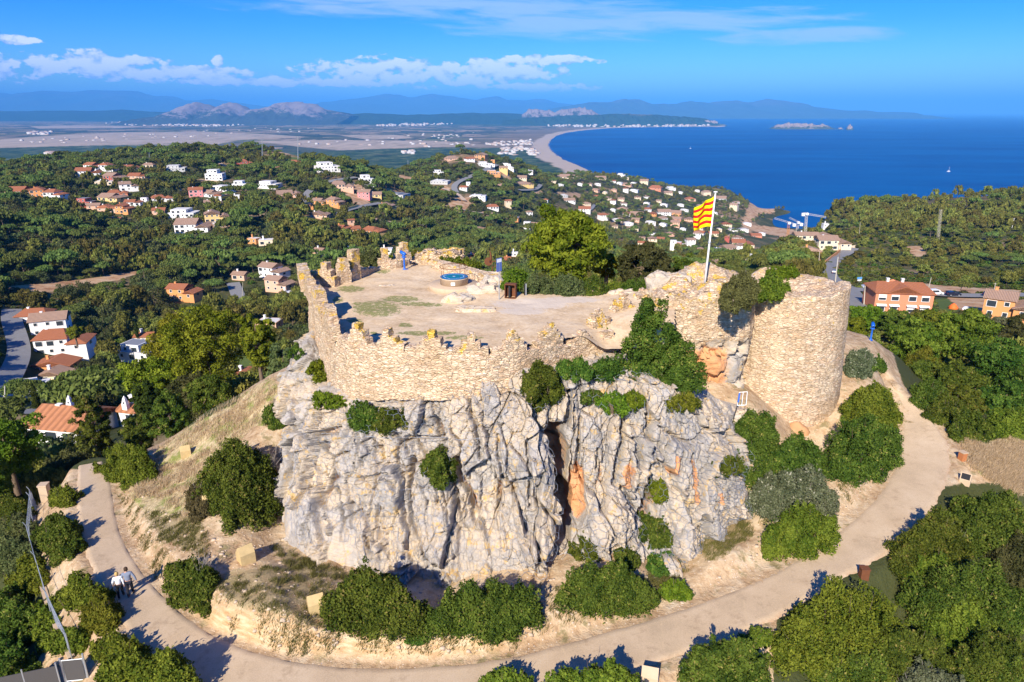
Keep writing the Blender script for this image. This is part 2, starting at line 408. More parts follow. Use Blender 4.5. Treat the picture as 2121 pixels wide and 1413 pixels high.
def H(X, Y, detail=True):
    X = np.asarray(X, float); Y = np.asarray(Y, float)
    z = H0(X, Y); r = np.hypot(X, Y)
    far_w = sstep(150, 500, r) * sstep(6, 30, z)
    z = z + far_w * (fbm(X / 140, Y / 140, o=4, s=3) * 5.0)
    if detail:
        nw = 1 - sstep(70, 200, r)
        z = z + nw * (fbm(X / 2.6, Y / 2.6, o=4, s=9) * 0.22 + fbm(X / .5, Y / .5, o=3, s=19) * 0.05)
    near = (r < 90)
    if near.any():
        D, Z = path_dist(X[near], Y[near]); zz = z[near]
        w = 1 - sstep(0.15, 1.35, D); zz = zz * (1 - w) + (Z - 0.06) * w
        z = z.copy(); z[near] = zz
    return z
def h1(x, y, detail=True): return float(H(np.array([x]), np.array([y]), detail)[0])
# cache of the height on a polar grid, for quick look-ups
def polar(rr, aa): return rr[:, None] * np.sin(aa)[None, :], rr[:, None] * np.cos(aa)[None, :]
NR, NA = 1000, 640
RR = np.exp(np.linspace(math.log(9.0), math.log(4200.0), NR)); AA = np.linspace(R(-60), R(60), NA)
GX, GY = polar(RR, AA); GZ = H(GX, GY)
def hz(x, y):
    """fast bilinear look-up in the terrain mesh"""
    x = np.asarray(x, float); y = np.asarray(y, float)
    r = np.clip((np.log(np.maximum(np.hypot(x, y), 9.0)) - math.log(9.0)) / (math.log(4200.0) - math.log(9.0)) * (NR - 1), 0, NR - 1.001)
    a = np.clip((np.arctan2(x, y) - AA[0]) / (AA[-1] - AA[0]) * (NA - 1), 0, NA - 1.001)
    i = r.astype(int); j = a.astype(int); fr = r - i; fa = a - j
    return GZ[i, j] * (1 - fr) * (1 - fa) + GZ[i + 1, j] * fr * (1 - fa) + GZ[i, j + 1] * (1 - fr) * fa + GZ[i + 1, j + 1] * fr * fa
def hit(px, py, ymin=12.0, ymax=4000.0):
    """first ground point seen through a pixel"""
    d = ray(px, py); Y = np.exp(np.linspace(math.log(ymin), math.log(ymax), 2500)); t = Y / d[1]
    z = CZ + t * d[2]; g = hz(t * d[0], Y); k = np.where(z < g)[0]
    if len(k) == 0: return None
    k = k[0]; a = max(k - 1, 0)
    da, db = z[a] - g[a], g[k] - z[k]; f = da / (da + db + 1e-9); y = Y[a] + (Y[k] - Y[a]) * f; t = y / d[1]
    x = t * d[0]; return np.array([x, y, float(hz(x, y))])
def inpoly(px, py, poly):
    poly = np.asarray(poly, float); ins = np.zeros(px.shape, bool); n = len(poly); j = n - 1
    for i in range(n):
        xi, yi = poly[i]; xj, yj = poly[j]
        c = ((yi > py) != (yj > py)) & (px < (xj - xi) * (py - yi) / (yj - yi + 1e-12) + xi)
        ins ^= c; j = i
    return ins
# ------------------------------------------------------------------ what covers the ground where
SOIL = [[(950,409),(986,409),(974,437),(950,442),(922,425)], [(980,468),(1040,474),(1090,477),(1090,489),(1000,484)], [(1000,437),(1040,444),(1040,452),(1000,448)],
 [(1900,586),(1960,592),(2070,600),(2121,600),(2121,616),(2060,612),(1920,606)], [(1872,512),(1905,508),(1925,528),(1900,534)], [(1960,612),(2075,618),(2085,655),(1990,648)],
 [(699,405),(740,399),(768,420),(760,428),(715,419)], [(798,388),(822,396),(846,414),(840,420),(812,404)], [(815,361),(872,370),(852,382),(820,372)], [(411,372),(455,374),(452,390),(415,386)],
 [(365,390),(402,392),(400,402),(368,402)], [(735,452),(770,450),(850,466),(880,470),(870,476),(800,462)], [(445,350),(480,348),(478,358),(450,360)], [(1095,390),(1125,392),(1120,404),(1100,402)],
 [(1035,357),(1062,360),(1058,374),(1040,368)], [(1150,398),(1205,400),(1205,412),(1155,410)], [(1555,405),(1600,425),(1605,440),(1570,445),(1545,470),(1560,482),(1548,484),(1535,470),(1548,430)],
 [(720,380),(745,376),(760,400),(740,398)], [(0,598),(60,588),(150,582),(290,560),(292,566),(200,592),(100,604),(0,612)], [(900,383),(925,385),(950,410),(930,404)],
 [(1550,466),(1600,470),(1650,477),(1630,490),(1590,486),(1556,477)], [(560,318),(640,300),(660,306),(600,320)]]
SCRUB = [[(0,604),(150,590),(290,566),(330,600),(180,640),(60,650),(0,640)], [(1790,540),(1870,560),(1990,590),(1960,600),(1820,600),(1765,580),(1745,560)],
 [(1150,420),(1230,425),(1230,450),(1140,445)], [(930,318),(1000,322),(1010,345),(900,345)], [(740,330),(800,345),(790,352),(740,345)], [(1850,420),(1980,392),(2121,388),(2121,420),(1960,440)],
 [(520,318),(660,300),(760,330),(740,345),(640,320),(560,330)], [(430,370),(560,372),(640,400),(600,420),(470,405)]]
LAWN = [[(235,765),(300,745),(300,800),(240,800)], [(1655,515),(1660,505),(1740,520),(1700,530)], [(1930,620),(1965,618),(1990,650),(1940,650)], [(620,310),(650,330),(580,345)],
 [(1025,358),(1060,362),(1060,372),(1020,368)], [(540,385),(560,395),(535,400)], [(1985,640),(2030,640),(2030,655)], [(430,740),(560,720),(560,780),(440,800)]]
NEARGRASS = [[(258,1015),(330,925),(430,857),(565,780),(600,870),(520,885),(440,1000),(410,1075),(310,1070)], [(2010,965),(1985,900),(2050,930),(2140,870),(2140,1030),(2060,1005)]]
TUFT = [[(470,1180),(640,1170),(700,1230),(660,1300),(520,1270),(440,1230)], [(560,1130),(720,1180),(740,1215),(600,1180)], [(1440,1110),(1540,1060),(1560,1110),(1460,1170)], [(300,1060),(420,1070),(430,1160),(330,1120)],
        [(1250,1200),(1420,1180),(1420,1220),(1300,1250)]]
SANDBANK = [[(410,1275),(470,1250),(560,1285),(700,1300),(880,1310),(1040,1290),(1050,1345),(900,1365),(700,1362),(540,1342),(440,1305)]]
NEARVEG = [[(1610,1250),(1700,1190),(1860,1100),(1930,1010),(2010,1000),(2160,1000),(2160,1440),(1600,1440)], [(-80,1060),(50,1085),(90,1230),(100,1300),(60,1440),(-80,1440)], [(1840,700),(1870,800),(1960,870),(2060,900),(2160,880),(2160,640),(1840,640)], [(500,830),(330,915),(230,960),(60,990),(-80,980),(-80,800),(500,780)]]
def zones(X, Y, Z):
    px, py, zc = proj(np.stack([X, Y, Z], -1)); out = {}
    r = np.hypot(X, Y); fa = r > 85
    for k, L, m in (('veg', NEARVEG, ~fa), ('soil', SOIL, fa), ('scrub', SCRUB, fa), ('lawn', LAWN, fa), ('grass', NEARGRASS, ~fa), ('tuft', TUFT, ~fa), ('bank', SANDBANK, ~fa)):
        v = np.zeros(X.shape, bool)
        idx = np.where(m)[0]
        for P in L:
            a = np.array(P); q = idx[(px[idx] > a[:, 0].min()) & (px[idx] < a[:, 0].max()) & (py[idx] > a[:, 1].min()) & (py[idx] < a[:, 1].max())]
            if len(q): v[q] |= inpoly(px[q], py[q], P)
        out[k] = v.astype(np.float32)
    return out
def blur(a, n=2):
    for _ in range(n):
        b = a.copy(); b[1:-1] = (a[:-2] + 2 * a[1:-1] + a[2:]) / 4; a = b.copy(); a[:, 1:-1] = (b[:, :-2] + 2 * b[:, 1:-1] + b[:, 2:]) / 4
    return a
_zn = zones(GX.ravel(), GY.ravel(), GZ.ravel())
za = {k: blur(v.reshape(GX.shape), 3).ravel() for k, v in _zn.items()}
za['dist'] = np.hypot(GX, GY).ravel()
# ---- ground material
m, t, b = material('ground'); M_GROUND = m
P = t.new('ShaderNodeNewGeometry').outputs['Position']
def att(n): return t.new('ShaderNodeAttribute', attribute_name=n).outputs['Fac']
n1 = t.noise(P, 0.35, 6, 0.6); n2 = t.noise(P, 2.3, 6, 0.65); n3 = t.noise(P, 9.0, 4, 0.6); nb = t.noise(P, 0.02, 5, 0.6)
nearw = t.math('SUBTRACT', 1.0, t.smooth(att('dist'), 80, 115))
earth = t.ramp(t.math('ADD', t.math('MULTIPLY', n1, 0.5), t.math('MULTIPLY', n2, 0.5)), [(0.36, (0.29, 0.175, 0.09)), (0.47, (0.46, 0.315, 0.18)), (0.55, (0.55, 0.41, 0.255)), (0.66, (0.60, 0.485, 0.33))])
peb = t.voro(P, 7.0, 'F1'); pebc = t.voro(P, 7.0, 'F1', 'Color')
pr = t.new('ShaderNodeSeparateColor', i_0=pebc).outputs[0]
earth = t.mix(t.math('MULTIPLY', t.math('GREATER_THAN', pr, 0.80), t.math('LESS_THAN', peb, 0.24)), earth, (0.66, 0.56, 0.44))
earth = t.mix(t.math('MULTIPLY', t.smooth(t.noise(t.mapping(P, (1, 1, 1), loc=(7, 3, 1)), 0.9, 6, 0.7), 0.54, 0.66), 0.75), earth, t.mix(n3, (0.13, 0.13, 0.045), (0.25, 0.20, 0.09)))
bankc = t.ramp(t.noise(t.mapping(P, (1, 1, 5)), 1.1, 6, 0.65), [(0.35, (0.40, 0.235, 0.105)), (0.5, (0.55, 0.375, 0.20)), (0.62, (0.63, 0.48, 0.30))])
earth = t.mix(att('bank'), earth, bankc)
dry = t.ramp(t.noise(t.mapping(P, (2.6, .8, 1), (0, 0, R(25))), 3.0, 6, 0.7), [(0.33, (0.30, 0.23, 0.11)), (0.5, (0.50, 0.39, 0.21)), (0.66, (0.64, 0.52, 0.32))])
dry = t.mix(t.smooth(t.noise(P, 0.8, 5, 0.65), 0.46, 0.60), dry, (0.22, 0.24, 0.06))
near = t.mix(t.smooth(t.math('ADD', att('grass'), t.math('MULTIPLY', t.math('SUBTRACT', n2, 0.5), 1.4)), 0.35, 0.6), earth, dry)
near = t.mix(t.math('MULTIPLY', t.smooth(t.math('ADD', att('tuft'), t.math('MULTIPLY', t.math('SUBTRACT', n2, 0.5), 2.2)), 0.6, 0.85), 0.75), near, t.mix(n3, (0.20, 0.17, 0.075), (0.38, 0.29, 0.16)))
floor = t.ramp(t.math('ADD', t.math('MULTIPLY', nb, 0.6), t.math('MULTIPLY', n1, 0.4)), [(0.38, (0.035, 0.045, 0.015)), (0.52, (0.07, 0.075, 0.025)), (0.63, (0.17, 0.13, 0.06))])
soilc = t.ramp(t.noise(P, 0.12, 6, 0.65), [(0.35, (0.30, 0.15, 0.07)), (0.5, (0.50, 0.31, 0.17)), (0.65, (0.55, 0.42, 0.27))])
scrubc = t.ramp(t.noise(P, 0.2, 7, 0.7), [(0.36, (0.045, 0.055, 0.02)), (0.5, (0.12, 0.095, 0.045)), (0.62, (0.22, 0.15, 0.08))])
lawnc = t.mix(n1, (0.06, 0.10, 0.02), (0.13, 0.16, 0.04))
nj = t.math('MULTIPLY', t.math('SUBTRACT', t.noise(P, 0.1, 5, 0.65), 0.5), 1.6)
fz = t.mix(t.smooth(t.math('ADD', att('scrub'), nj), 0.4, 0.7), floor, scrubc)
fz = t.mix(t.smooth(t.math('ADD', att('lawn'), t.math('MULTIPLY', nj, .4)), 0.4, 0.6), fz, lawnc)
fz = t.mix(t.math('MULTIPLY', t.smooth(t.noise(P, 0.011, 6, .62), .54, .60), .8), fz, t.mix(n1, scrubc, soilc))
fz = t.mix(t.smooth(t.math('ADD', att('soil'), nj), 0.35, 0.6), fz, soilc)
near = t.mix(t.smooth(t.math('ADD', att('veg'), t.math('MULTIPLY', t.math('SUBTRACT', n2, .5), .8)), .45, .65), near, t.mix(n3, (0.03, 0.045, 0.015), (0.10, 0.10, 0.035)))
t.put(b.inputs['Base Color'], t.mix(nearw, fz, near)); b.inputs['Roughness'].default_value = 0.95; b.inputs['Specular IOR Level'].default_value = 0.1
bm_ = t.new('ShaderNodeBump', i_Strength=0.9, i_Distance=0.12, i_Height=t.math('ADD', n2, t.math('MULTIPLY', n3, 0.4)))
t.l.new(bm_.outputs[0], b.inputs['Normal'])
gme = npmesh('ground', np.stack([GX.ravel(), GY.ravel(), GZ.ravel()], 1), grid_faces(NR, NA)[:, ::-1], [M_GROUND], True, za)
tag(put('ground', gme), kind='structure')

# ---- path: one swept slab with joints, 6 cm above its bed
M_PATH, t, b = material('path_concrete')
P = t.new('ShaderNodeNewGeometry').outputs['Position']; uv = t.new('ShaderNodeAttribute', attribute_name='uvp').outputs['Vector']
us = t.new('ShaderNodeSeparateXYZ', i_0=uv)
c = t.ramp(t.math('ADD', t.math('MULTIPLY', t.noise(P, 0.5, 6, 0.6), 0.5), t.math('MULTIPLY', t.noise(P, 14, 4, 0.7), 0.5)), [(0.36, (0.42, 0.315, 0.20)), (0.5, (0.53, 0.395, 0.25)), (0.64, (0.60, 0.465, 0.31))])
c = t.mix(t.math('MULTIPLY', t.smooth(t.noise(t.mapping(P, (1, 1, 1)), 1.1, 7, 0.75), 0.53, 0.66), 0.5), c, (0.33, 0.23, 0.14))
c = t.mix(t.math('MULTIPLY', t.smooth(t.noise(P, 60, 2, .6), .58, .7), .5), c, (0.68, 0.56, 0.42))
fr = t.math('FRACT', t.math('DIVIDE', t.math('ADD', us.outputs[0], t.math('MULTIPLY', t.noise(P, 1.5, 2), 0.15)), 5.3))
c = t.mix(t.math('MULTIPLY', t.math('LESS_THAN', fr, 0.020), t.math('MULTIPLY', .75, t.smooth(t.noise(P, 3.0, 4, 0.7), 0.42, 0.60))), c, (0.56, 0.42, 0.26))
edge = t.smooth(t.math('ABSOLUTE', us.outputs[1]), 0.78, 1.0)
c = t.mix(t.math('MULTIPLY', edge, t.smooth(t.noise(P, 2.2, 6, .75), .42, .54)), c, t.mix(t.noise(P, 9, 4), (0.36, 0.21, 0.11), (0.56, 0.40, 0.26)))
t.put(b.inputs['Base Color'], c); b.inputs['Roughness'].default_value = 0.9
t.l.new(t.new('ShaderNodeBump', i_Strength=0.35, i_Distance=0.02, i_Height=t.noise(P, 30, 4, .7)).outputs[0], b.inputs['Normal'])
L = np.r_[0, np.cumsum(np.linalg.norm(np.diff(PC[:, :2], axis=0), axis=1))]
vv, uvp = [], []; K = 13
for i in range(len(PC)):
    for k in range(K):
        f = k / (K - 1); w = 1.0
        j = 0.07 * math.sin(L[i] * 2.1 + k) * (1 if k in (0, K - 1) else 0) + 0.05 * math.sin(L[i] * 5.7 + 2 * k) * (1 if k in (0, K - 1) else 0)
        p = PIN[i] * (1 - f) + POUT[i] * f; d = (POUT[i] - PIN[i]) / np.linalg.norm(POUT[i] - PIN[i]); p = p + d * j
        vv.append((p[0], p[1], p[2] + 0.0 + (-0.14 if k in (0, K - 1) else 0))); uvp.append((L[i], 2 * f - 1, 0))
vv = np.array(vv)
me = npmesh('path', vv, grid_faces(len(PC), K), [M_PATH], True, {'uvp': np.array(uvp)})
tag(put('path', me), kind='structure')

# ---- roads: asphalt strips laid over the terrain
M_ROAD = simple('asphalt', (0.24, 0.235, 0.225), 0.9, 0.22, 0.6); M_DIRT = simple('dirt_track', (0.50, 0.38, 0.27), 0.95, 0.2, 0.4)
ROADS = [([(-60,905),(0,828),(25,780),(46,742),(37,702),(22,664),(26,645)], 6.0, 0), ([(55,862),(120,842),(188,825),(268,811),(330,800)], 5.5, 0), ([(483,588),(490,606),(500,630)], 6.0, 0),
 ([(630,422),(634,402),(649,391),(672,381),(699,374),(739,370)], 6.5, 0), ([(700,447),(706,442),(742,431),(789,423)], 5.5, 0), ([(767,455),(807,462),(843,467),(900,470)], 4.5, 1),
 ([(900,388),(936,397),(950,405),(962,418)], 5, 1), ([(945,401),(939,392),(943,381),(966,372),(1000,357),(1033,343)], 7, 0), ([(910,426),(941,433),(972,440),(1008,445),(1040,450)], 5, 1),
 ([(1076,397),(1113,397),(1120,385)], 6, 0), ([(986,477),(1011,479),(1043,483),(1088,486)], 4, 1), ([(1765,516),(1757,524),(1735,533),(1714,553),(1709,568),(1722,586),(1750,601),(1795,606),(1860,607),(1935,612),(1990,616),(2060,617),(2140,614)], 7.0, 0),
 ([(1745,600),(1758,618),(1764,650)], 9.0, 0), ([(1555,552),(1566,535),(1582,520)], 6, 0), ([(470,348),(440,330),(400,338)], 4, 1), ([(1190,445),(1225,440),(1232,425)], 5, 0), ([(1320,435),(1345,440),(1342,425)], 5, 0)]
road_pts = []
for pts, wd, kd in ROADS:
    q = dens(np.array([(a, b_, 0) for a, b_ in pts], float), 10)
    wp = [hit(a, b_, ymin=95) for a, b_, _ in q]; wp = np.array([w for w in wp if w is not None])
    if len(wp) < 3: continue
    # drop points that jumped behind a fold of the ground
    keep = [0]
    for i in range(1, len(wp)):
        if np.linalg.norm(wp[i, :2] - wp[keep[-1], :2]) < 40: keep.append(i)
    wp = smoothline(wp[keep], 6)
    d = np.gradient(wp[:, :2], axis=0); d /= np.linalg.norm(d, axis=1)[:, None] + 1e-9; nrm = np.stack([-d[:, 1], d[:, 0]], 1)
    rows = []
    for f in np.linspace(-0.5, 0.5, 5):
        xy = wp[:, :2] + nrm * f * wd; zz = hz(xy[:, 0], xy[:, 1]); rows.append(np.c_[xy, zz])
    rows = np.stack(rows, 1); mz = rows[:, :, 2].max(1); r = np.hypot(rows[:, 2, 0], rows[:, 2, 1])
    rows[:, :, 2] = .5 * rows[:, :, 2] + .5 * mz[:, None] + (0.2 + r * 0.0012)[:, None]
    me = npmesh('road', rows.reshape(-1, 3), grid_faces(len(rows), 5), [M_DIRT if kd else M_ROAD], True)
    tag(put('road', me), kind='structure'); road_pts.append((wp[:, :2], wd))

# ---- sea and plain
M_SEA, t, b = material('sea_water')
P = t.new('ShaderNodeNewGeometry').outputs['Position']
nn = t.noise(t.mapping(P, (.5, 1.3, 1), (0, 0, R(-12))), 0.0016, 8, 0.68)
t.put(b.inputs['Base Color'], t.ramp(nn, [(0.38, (0.000, 0.040, 0.175)), (0.62, (0.000, 0.088, 0.27))]))
b.inputs['Roughness'].default_value = 0.42; b.inputs['Specular IOR Level'].default_value = 0.22; b.inputs['IOR'].default_value = 1.2
w1 = t.noise(t.mapping(P, (1, 2.2, 1), (0, 0, R(20))), 0.05, 6, 0.7); w2 = t.noise(P, 0.4, 3, 0.6)
t.l.new(t.new('ShaderNodeBump', i_Strength=0.5, i_Distance=2.5, i_Height=t.math('ADD', w1, t.math('MULTIPLY', w2, 0.2))).outputs[0], b.inputs['Normal'])
rr = np.array([300, 900, 2000, 5000, 12000, 30000, 60000, 100000.]); aa = np.linspace(R(-62), R(62), 60)
x, y = polar(rr, aa)
tag(put('sea', npmesh('sea', np.stack([x.ravel(), y.ravel(), 0 * x.ravel()], 1), grid_faces(len(rr), len(aa))[:, ::-1], [M_SEA])), kind='structure')

# ---- coastal plain with its beach, traced at sea level
COAST = [(1250,372),(1228,362),(1205,349),(1188,341),(1170,334),(1152,323),(1139,311),(1134,300),(1140,290),(1152,281),(1172,275),(1200,271),(1230,268),(1262,265.5),(1300,264.2),(1350,263.4),(1400,262.6),(1450,262.6),(1476,262.8),(1486,263.4),(1502,262.2),(1500,260),
         (1488,258),(1474,255.5),(1440,250),(1415,247.5),(1388,245.6),(1360,244),(1330,242),(1322,240),(1345,238.9),(1400,238.5),(1480,238.3),(1560,238.2),(1640,237.8),(1720,237.0),(1790,236.2),(1835,235.8),(1860,235.5)]
cw_ = np.array([at_z(a, b_, 0)[:2] for a, b_ in COAST])
# inside: everything to the left, far edge 60 km
def coast_x(Y):
    """x of the coast at distance Y: land lies to the left (several crossings handled with polygon test)"""
landpoly = [tuple(p) for p in cw_] + [(30000, 95000), (-95000, 95000), (-95000, 2500), (-3500, 1900), (cw_[0][0] - 500, 1900)]
LY = np.exp(np.linspace(math.log(1900), math.log(60000), 420)); LA = np.linspace(-0.92, 0.62, 900)
lx, ly = LY[:, None] * LA[None, :], LY[:, None] * np.ones_like(LA)[None, :]
ins = inpoly(lx.ravel(), ly.ravel(), landpoly).reshape(lx.shape)
# level: 6 m inland, below the sea outside; distance to the coast in cells gives the beach
seg = dens(np.c_[cw_, cw_[:, :1] * 0], 20)[:, :2] if False else np.concatenate([np.linspace(cw_[i], cw_[i + 1], 14)[:-1] for i in range(len(cw_) - 1)])
dco = np.full(lx.size, 1e9); fx_, fy_ = lx.ravel(), ly.ravel()
for i in range(0, len(seg)):
    dco = np.minimum(dco, np.hypot(fx_ - seg[i, 0], (fy_ - seg[i, 1])))
dco = dco.reshape(lx.shape); sgn = np.where(ins, 1, -1) * dco
lz = np.clip(sgn * 0.05, -8, 5.0) + 0.6 + np.where(ins, sstep(60, 1500, dco) * (fbm(lx / 900, ly / 900, o=3, s=4) * 2.0 + 2), 0)
M_PLAIN, t, b = material('plain_fields')
P = t.new('ShaderNodeNewGeometry').outputs['Position']
def att(n): return t.new('ShaderNodeAttribute', attribute_name=n).outputs['Fac']
cst = att('coast')
Pm = t.mapping(P, (1, 0.6, 1), (0, 0, R(28)))
f1 = t.new('ShaderNodeSeparateColor', i_0=t.voro(Pm, 0.0058, 'F1', 'Color'))
fieldc = t.ramp(f1.outputs[0], [(0.0, (0.075, 0.085, 0.05)), (0.22, (0.17, 0.14, 0.09)), (0.40, (0.29, 0.215, 0.14)), (0.55, (0.38, 0.28, 0.19)), (0.66, (0.13, 0.14, 0.06)), (0.82, (0.30, 0.23, 0.15)), (1, (0.06, 0.085, 0.045))], 'CONSTANT')
big = t.noise(t.mapping(P, (0.55, 1.6, 1), loc=(400, 0, 0)), 0.00065, 6, 0.6)
fieldc = t.mix(t.math('MULTIPLY', t.smooth(big, 0.50, 0.60), 0.9), fieldc, t.mix(t.noise(P, .003, 5, .6), (0.020, 0.038, 0.026), (0.055, 0.075, 0.045)))
hedge = t.voro(Pm, 0.0058, 'DISTANCE_TO_EDGE', 'Distance')
fieldc = t.mix(t.math('MULTIPLY', t.math('LESS_THAN', hedge, 0.055), t.smooth(t.noise(P, 0.004, 3), 0.45, 0.55)), fieldc, (0.025, 0.045, 0.03))
pale = t.math('MULTIPLY', att('pale'), t.smooth(t.noise(P, .002, 5, .65), 0.32, 0.40))
fieldc = t.mix(pale, fieldc, t.ramp(t.noise(t.mapping(P, (3, .7, 1), (0, 0, R(20))), 0.004, 5, 0.6), [(0.3, (0.30, 0.24, 0.17)), (0.6, (0.47, 0.37, 0.27))]))
woods = t.math('MULTIPLY', att('wood'), t.smooth(t.noise(P, .004, 6, .65), 0.30, 0.42))
fieldc = t.mix(woods, fieldc, t.ramp(t.noise(P, 0.010, 7, 0.75), [(0.40, (0.010, 0.030, 0.012)), (0.52, (0.05, 0.085, 0.03)), (0.62, (0.15, 0.16, 0.07))]))
wet = t.mix(t.noise(P, .005, 5, .6), (0.16, 0.12, 0.08), (0.26, 0.20, 0.13))
fieldc = t.mix(t.math('MULTIPLY', t.math('MULTIPLY', t.math('SUBTRACT', 1.0, t.smooth(cst, 260, 900)), 0.8), t.math('SUBTRACT', 1.0, att('wood'))), fieldc, wet)
beachc = t.mix(t.noise(P, 0.02, 4), (0.40, 0.31, 0.23), (0.54, 0.44, 0.34))
bw = t.math('ADD', 0.0, t.math('MULTIPLY', t.noise(P, .004, 4), 120.0))
fieldc = t.mix(t.math('SUBTRACT', 1.0, t.smooth(t.math('SUBTRACT', cst, bw), 30, 55)), fieldc, beachc)
t.put(b.inputs['Base Color'], fieldc); b.inputs['Roughness'].default_value = 1.0; b.inputs['Specular IOR Level'].default_value = 0.05
px, py, _ = proj(np.stack([fx_, fy_, 0 * fx_ + 5], -1))
pale = np.zeros(len(px)); wood = np.zeros(len(px))
for poly in [[(-300,297),(0,290),(60,285),(160,279),(240,275),(420,273),(560,279),(640,285),(500,290),(450,300),(300,302),(100,309),(-300,313)], [(520,293),(700,291),(900,293),(1040,302),(1040,304),(870,306),(700,312),(620,305)], [(700,281),(820,280),(860,287),(760,290)],
             [(60,262),(180,260),(300,262),(250,266),(80,267)]]: pale[inpoly(px, py, poly)] = 1
for poly in [[(700,313),(800,309),(900,306),(1100,306),(1135,316),(1160,335),(1200,352),(1200,400),(600,400),(600,318)], [(-400,318),(200,302),(330,300),(330,340),(-400,360)], [(620,240),(900,232),(1420,240),(1400,262),(1250,264),(1150,262),(620,258)]]: wood[inpoly(px, py, poly)] = 1
at_ = {'coast': sgn.ravel(), 'pale': blur(pale.reshape(lx.shape), 1).ravel(), 'wood': blur(wood.reshape(lx.shape), 1).ravel()}
fc = grid_faces(len(LY), len(LA))[:, ::-1]; zv = lz.ravel()
keep = (zv[fc] > -6).any(1)
tag(put('plain', npmesh('plain', np.stack([fx_, fy_, zv], 1), fc[keep], [M_PLAIN], True, at_)), kind='structure')

# ---- hills and mountains beyond the plain
def hillmat(name, rock, wood, rockiness, scale):
    m, t, b = material(name)
    g = t.new('ShaderNodeNewGeometry'); P = g.outputs['Position']; nz = t.new('ShaderNodeSeparateXYZ', i_0=P).outputs[2]
    n = t.noise(P, scale, 8, 0.68); n2 = t.noise(P, scale * 6, 5, 0.7)
    hgt = t.new('ShaderNodeAttribute', attribute_name='rel').outputs['Fac']
    f = t.smooth(t.math('ADD', t.math('MULTIPLY', hgt, 0.9), t.math('ADD', t.math('MULTIPLY', t.math('SUBTRACT', n, 0.5), 1.5), t.math('MULTIPLY', t.math('SUBTRACT', n2, 0.5), 0.8))), 0.62 - rockiness, 0.80 - rockiness)
    t.put(b.inputs['Base Color'], t.mix(f, t.mix(n2, wood, tuple(v * 1.6 for v in wood)), t.mix(n2, tuple(v * .65 for v in rock), rock)))
    b.inputs['Roughness'].default_value = 1.0; b.inputs['Specular IOR Level'].default_value = 0.02
    return m
def ridge(name, sky, Y, depth, mat, seed, rough=0.1, foot=2.0, n=260, rows=40, wl=6.0):
    """sky: (px, py) of the crest; the hill stands at distance Y with real depth"""
    s = np.array(sky, float); xs = np.linspace(s[0, 0], s[-1, 0], n); ys = np.interp(xs, s[:, 0], s[:, 1])
    X = np.array([at_y(a, b_, Y)[0] for a, b_ in zip(xs, ys)]); Zc = np.array([at_y(a, b_, Y)[2] for a, b_ in zip(xs, ys)])
    v = np.linspace(-1, 1, rows); VV, XX = np.meshgrid(v, X, indexing='ij'); ZZ = np.meshgrid(v, Zc, indexing='ij')[1]
    prof = np.clip(1 - np.abs(VV) ** 1.25, 0, 1)
    k = depth / wl; YY = Y + VV * depth
    gul = fbm(XX / k, YY / (k * 1.6), o=6, s=seed)
    rel = prof * (1 + rough * 6 * gul * np.abs(VV) ** 0.5 * 1.2) + rough * gul * 0.10
    zz = foot + np.maximum(ZZ - foot, 0) * np.clip(rel, 0, 1.25); zz = np.where(np.abs(VV) > .999, foot - 8, zz)
    zz[:, 0] = foot - 8; zz[:, -1] = foot - 8
    me = npmesh(name, np.stack([XX.ravel(), YY.ravel(), zz.ravel()], 1), grid_faces(rows, n), [mat], True, {'rel': (zz / max(Zc.max(), 1)).ravel()})
    return tag(put(name, me), kind='structure')
MH_ROCK = hillmat('limestone_hill', (0.31, 0.25, 0.25), (0.04, 0.05, 0.045), 0.22, 0.0022)
MH_WOOD = hillmat('wooded_hill', (0.16, 0.14, 0.10), (0.022, 0.042, 0.026), -0.30, 0.0012)
MH_FAR = hillmat('far_mountain', (0.12, 0.13, 0.12), (0.05, 0.07, 0.06), 0.05, 0.0004)
ridge('mountains', [(-400,205),(-200,190),(-80,196),(0,192),(60,196),(130,188),(240,190),(300,192),(360,206),(400,207),(440,205),(500,214),(560,222),(640,219),(670,210),(720,206),(800,196),(828,195),(850,201),(900,197),(940,199),(985,207),(1030,201),(1050,208),(1085,208),(1120,206),(1160,213),(1200,217),(1240,222),(1300,230)], 42000, 9000, MH_FAR, 11, 0.10)
ridge('mountains', [(1130,228),(1180,219),(1220,213),(1262,211),(1292,204),(1300,207),(1325,206),(1350,215),(1400,214),(1425,210),(1440,213),(1490,209),(1525,208),(1545,213),(1565,212),(1590,203),(1625,207),(1650,214),(1670,220),(1720,226),(1760,229),(1800,231),(1860,233)], 27500, 3800, MH_FAR, 13, 0.10)
ridge('hills', [(-450,238),(-200,234),(0,231),(100,230),(180,230),(250,227),(350,233),(420,236)], 19000, 2200, MH_WOOD, 15, 0.08)
ridge('hills', [(310,243),(345,238),(372,224),(400,214),(413,213),(430,219),(446,229),(460,221),(476,212),(490,213),(505,222),(520,229),(535,226),(552,222),(570,214),(600,212),(640,213),(655,217),(672,226),(700,232),(735,240)], 13500, 1500, MH_ROCK, 17, 0.09, wl=9)
ridge('hills', [(620,242),(700,236),(760,235),(860,238),(960,234),(1040,235),(1100,237),(1160,240),(1220,244),(1300,247)], 14500, 1600, MH_WOOD, 19, 0.08)
ridge('hills', [(1080,238),(1093,229),(1110,226),(1135,229),(1150,233),(1163,229),(1180,225),(1210,224),(1225,228),(1237,237),(1260,240)], 12800, 600, MH_ROCK, 21, 0.12, wl=8)
ridge('hills', [(1040,250),(1100,243),(1180,239),(1260,237),(1300,236),(1360,238),(1420,242),(1460,246),(1478,250),(1482,252)], 12000, 420, MH_WOOD, 23, 0.08)
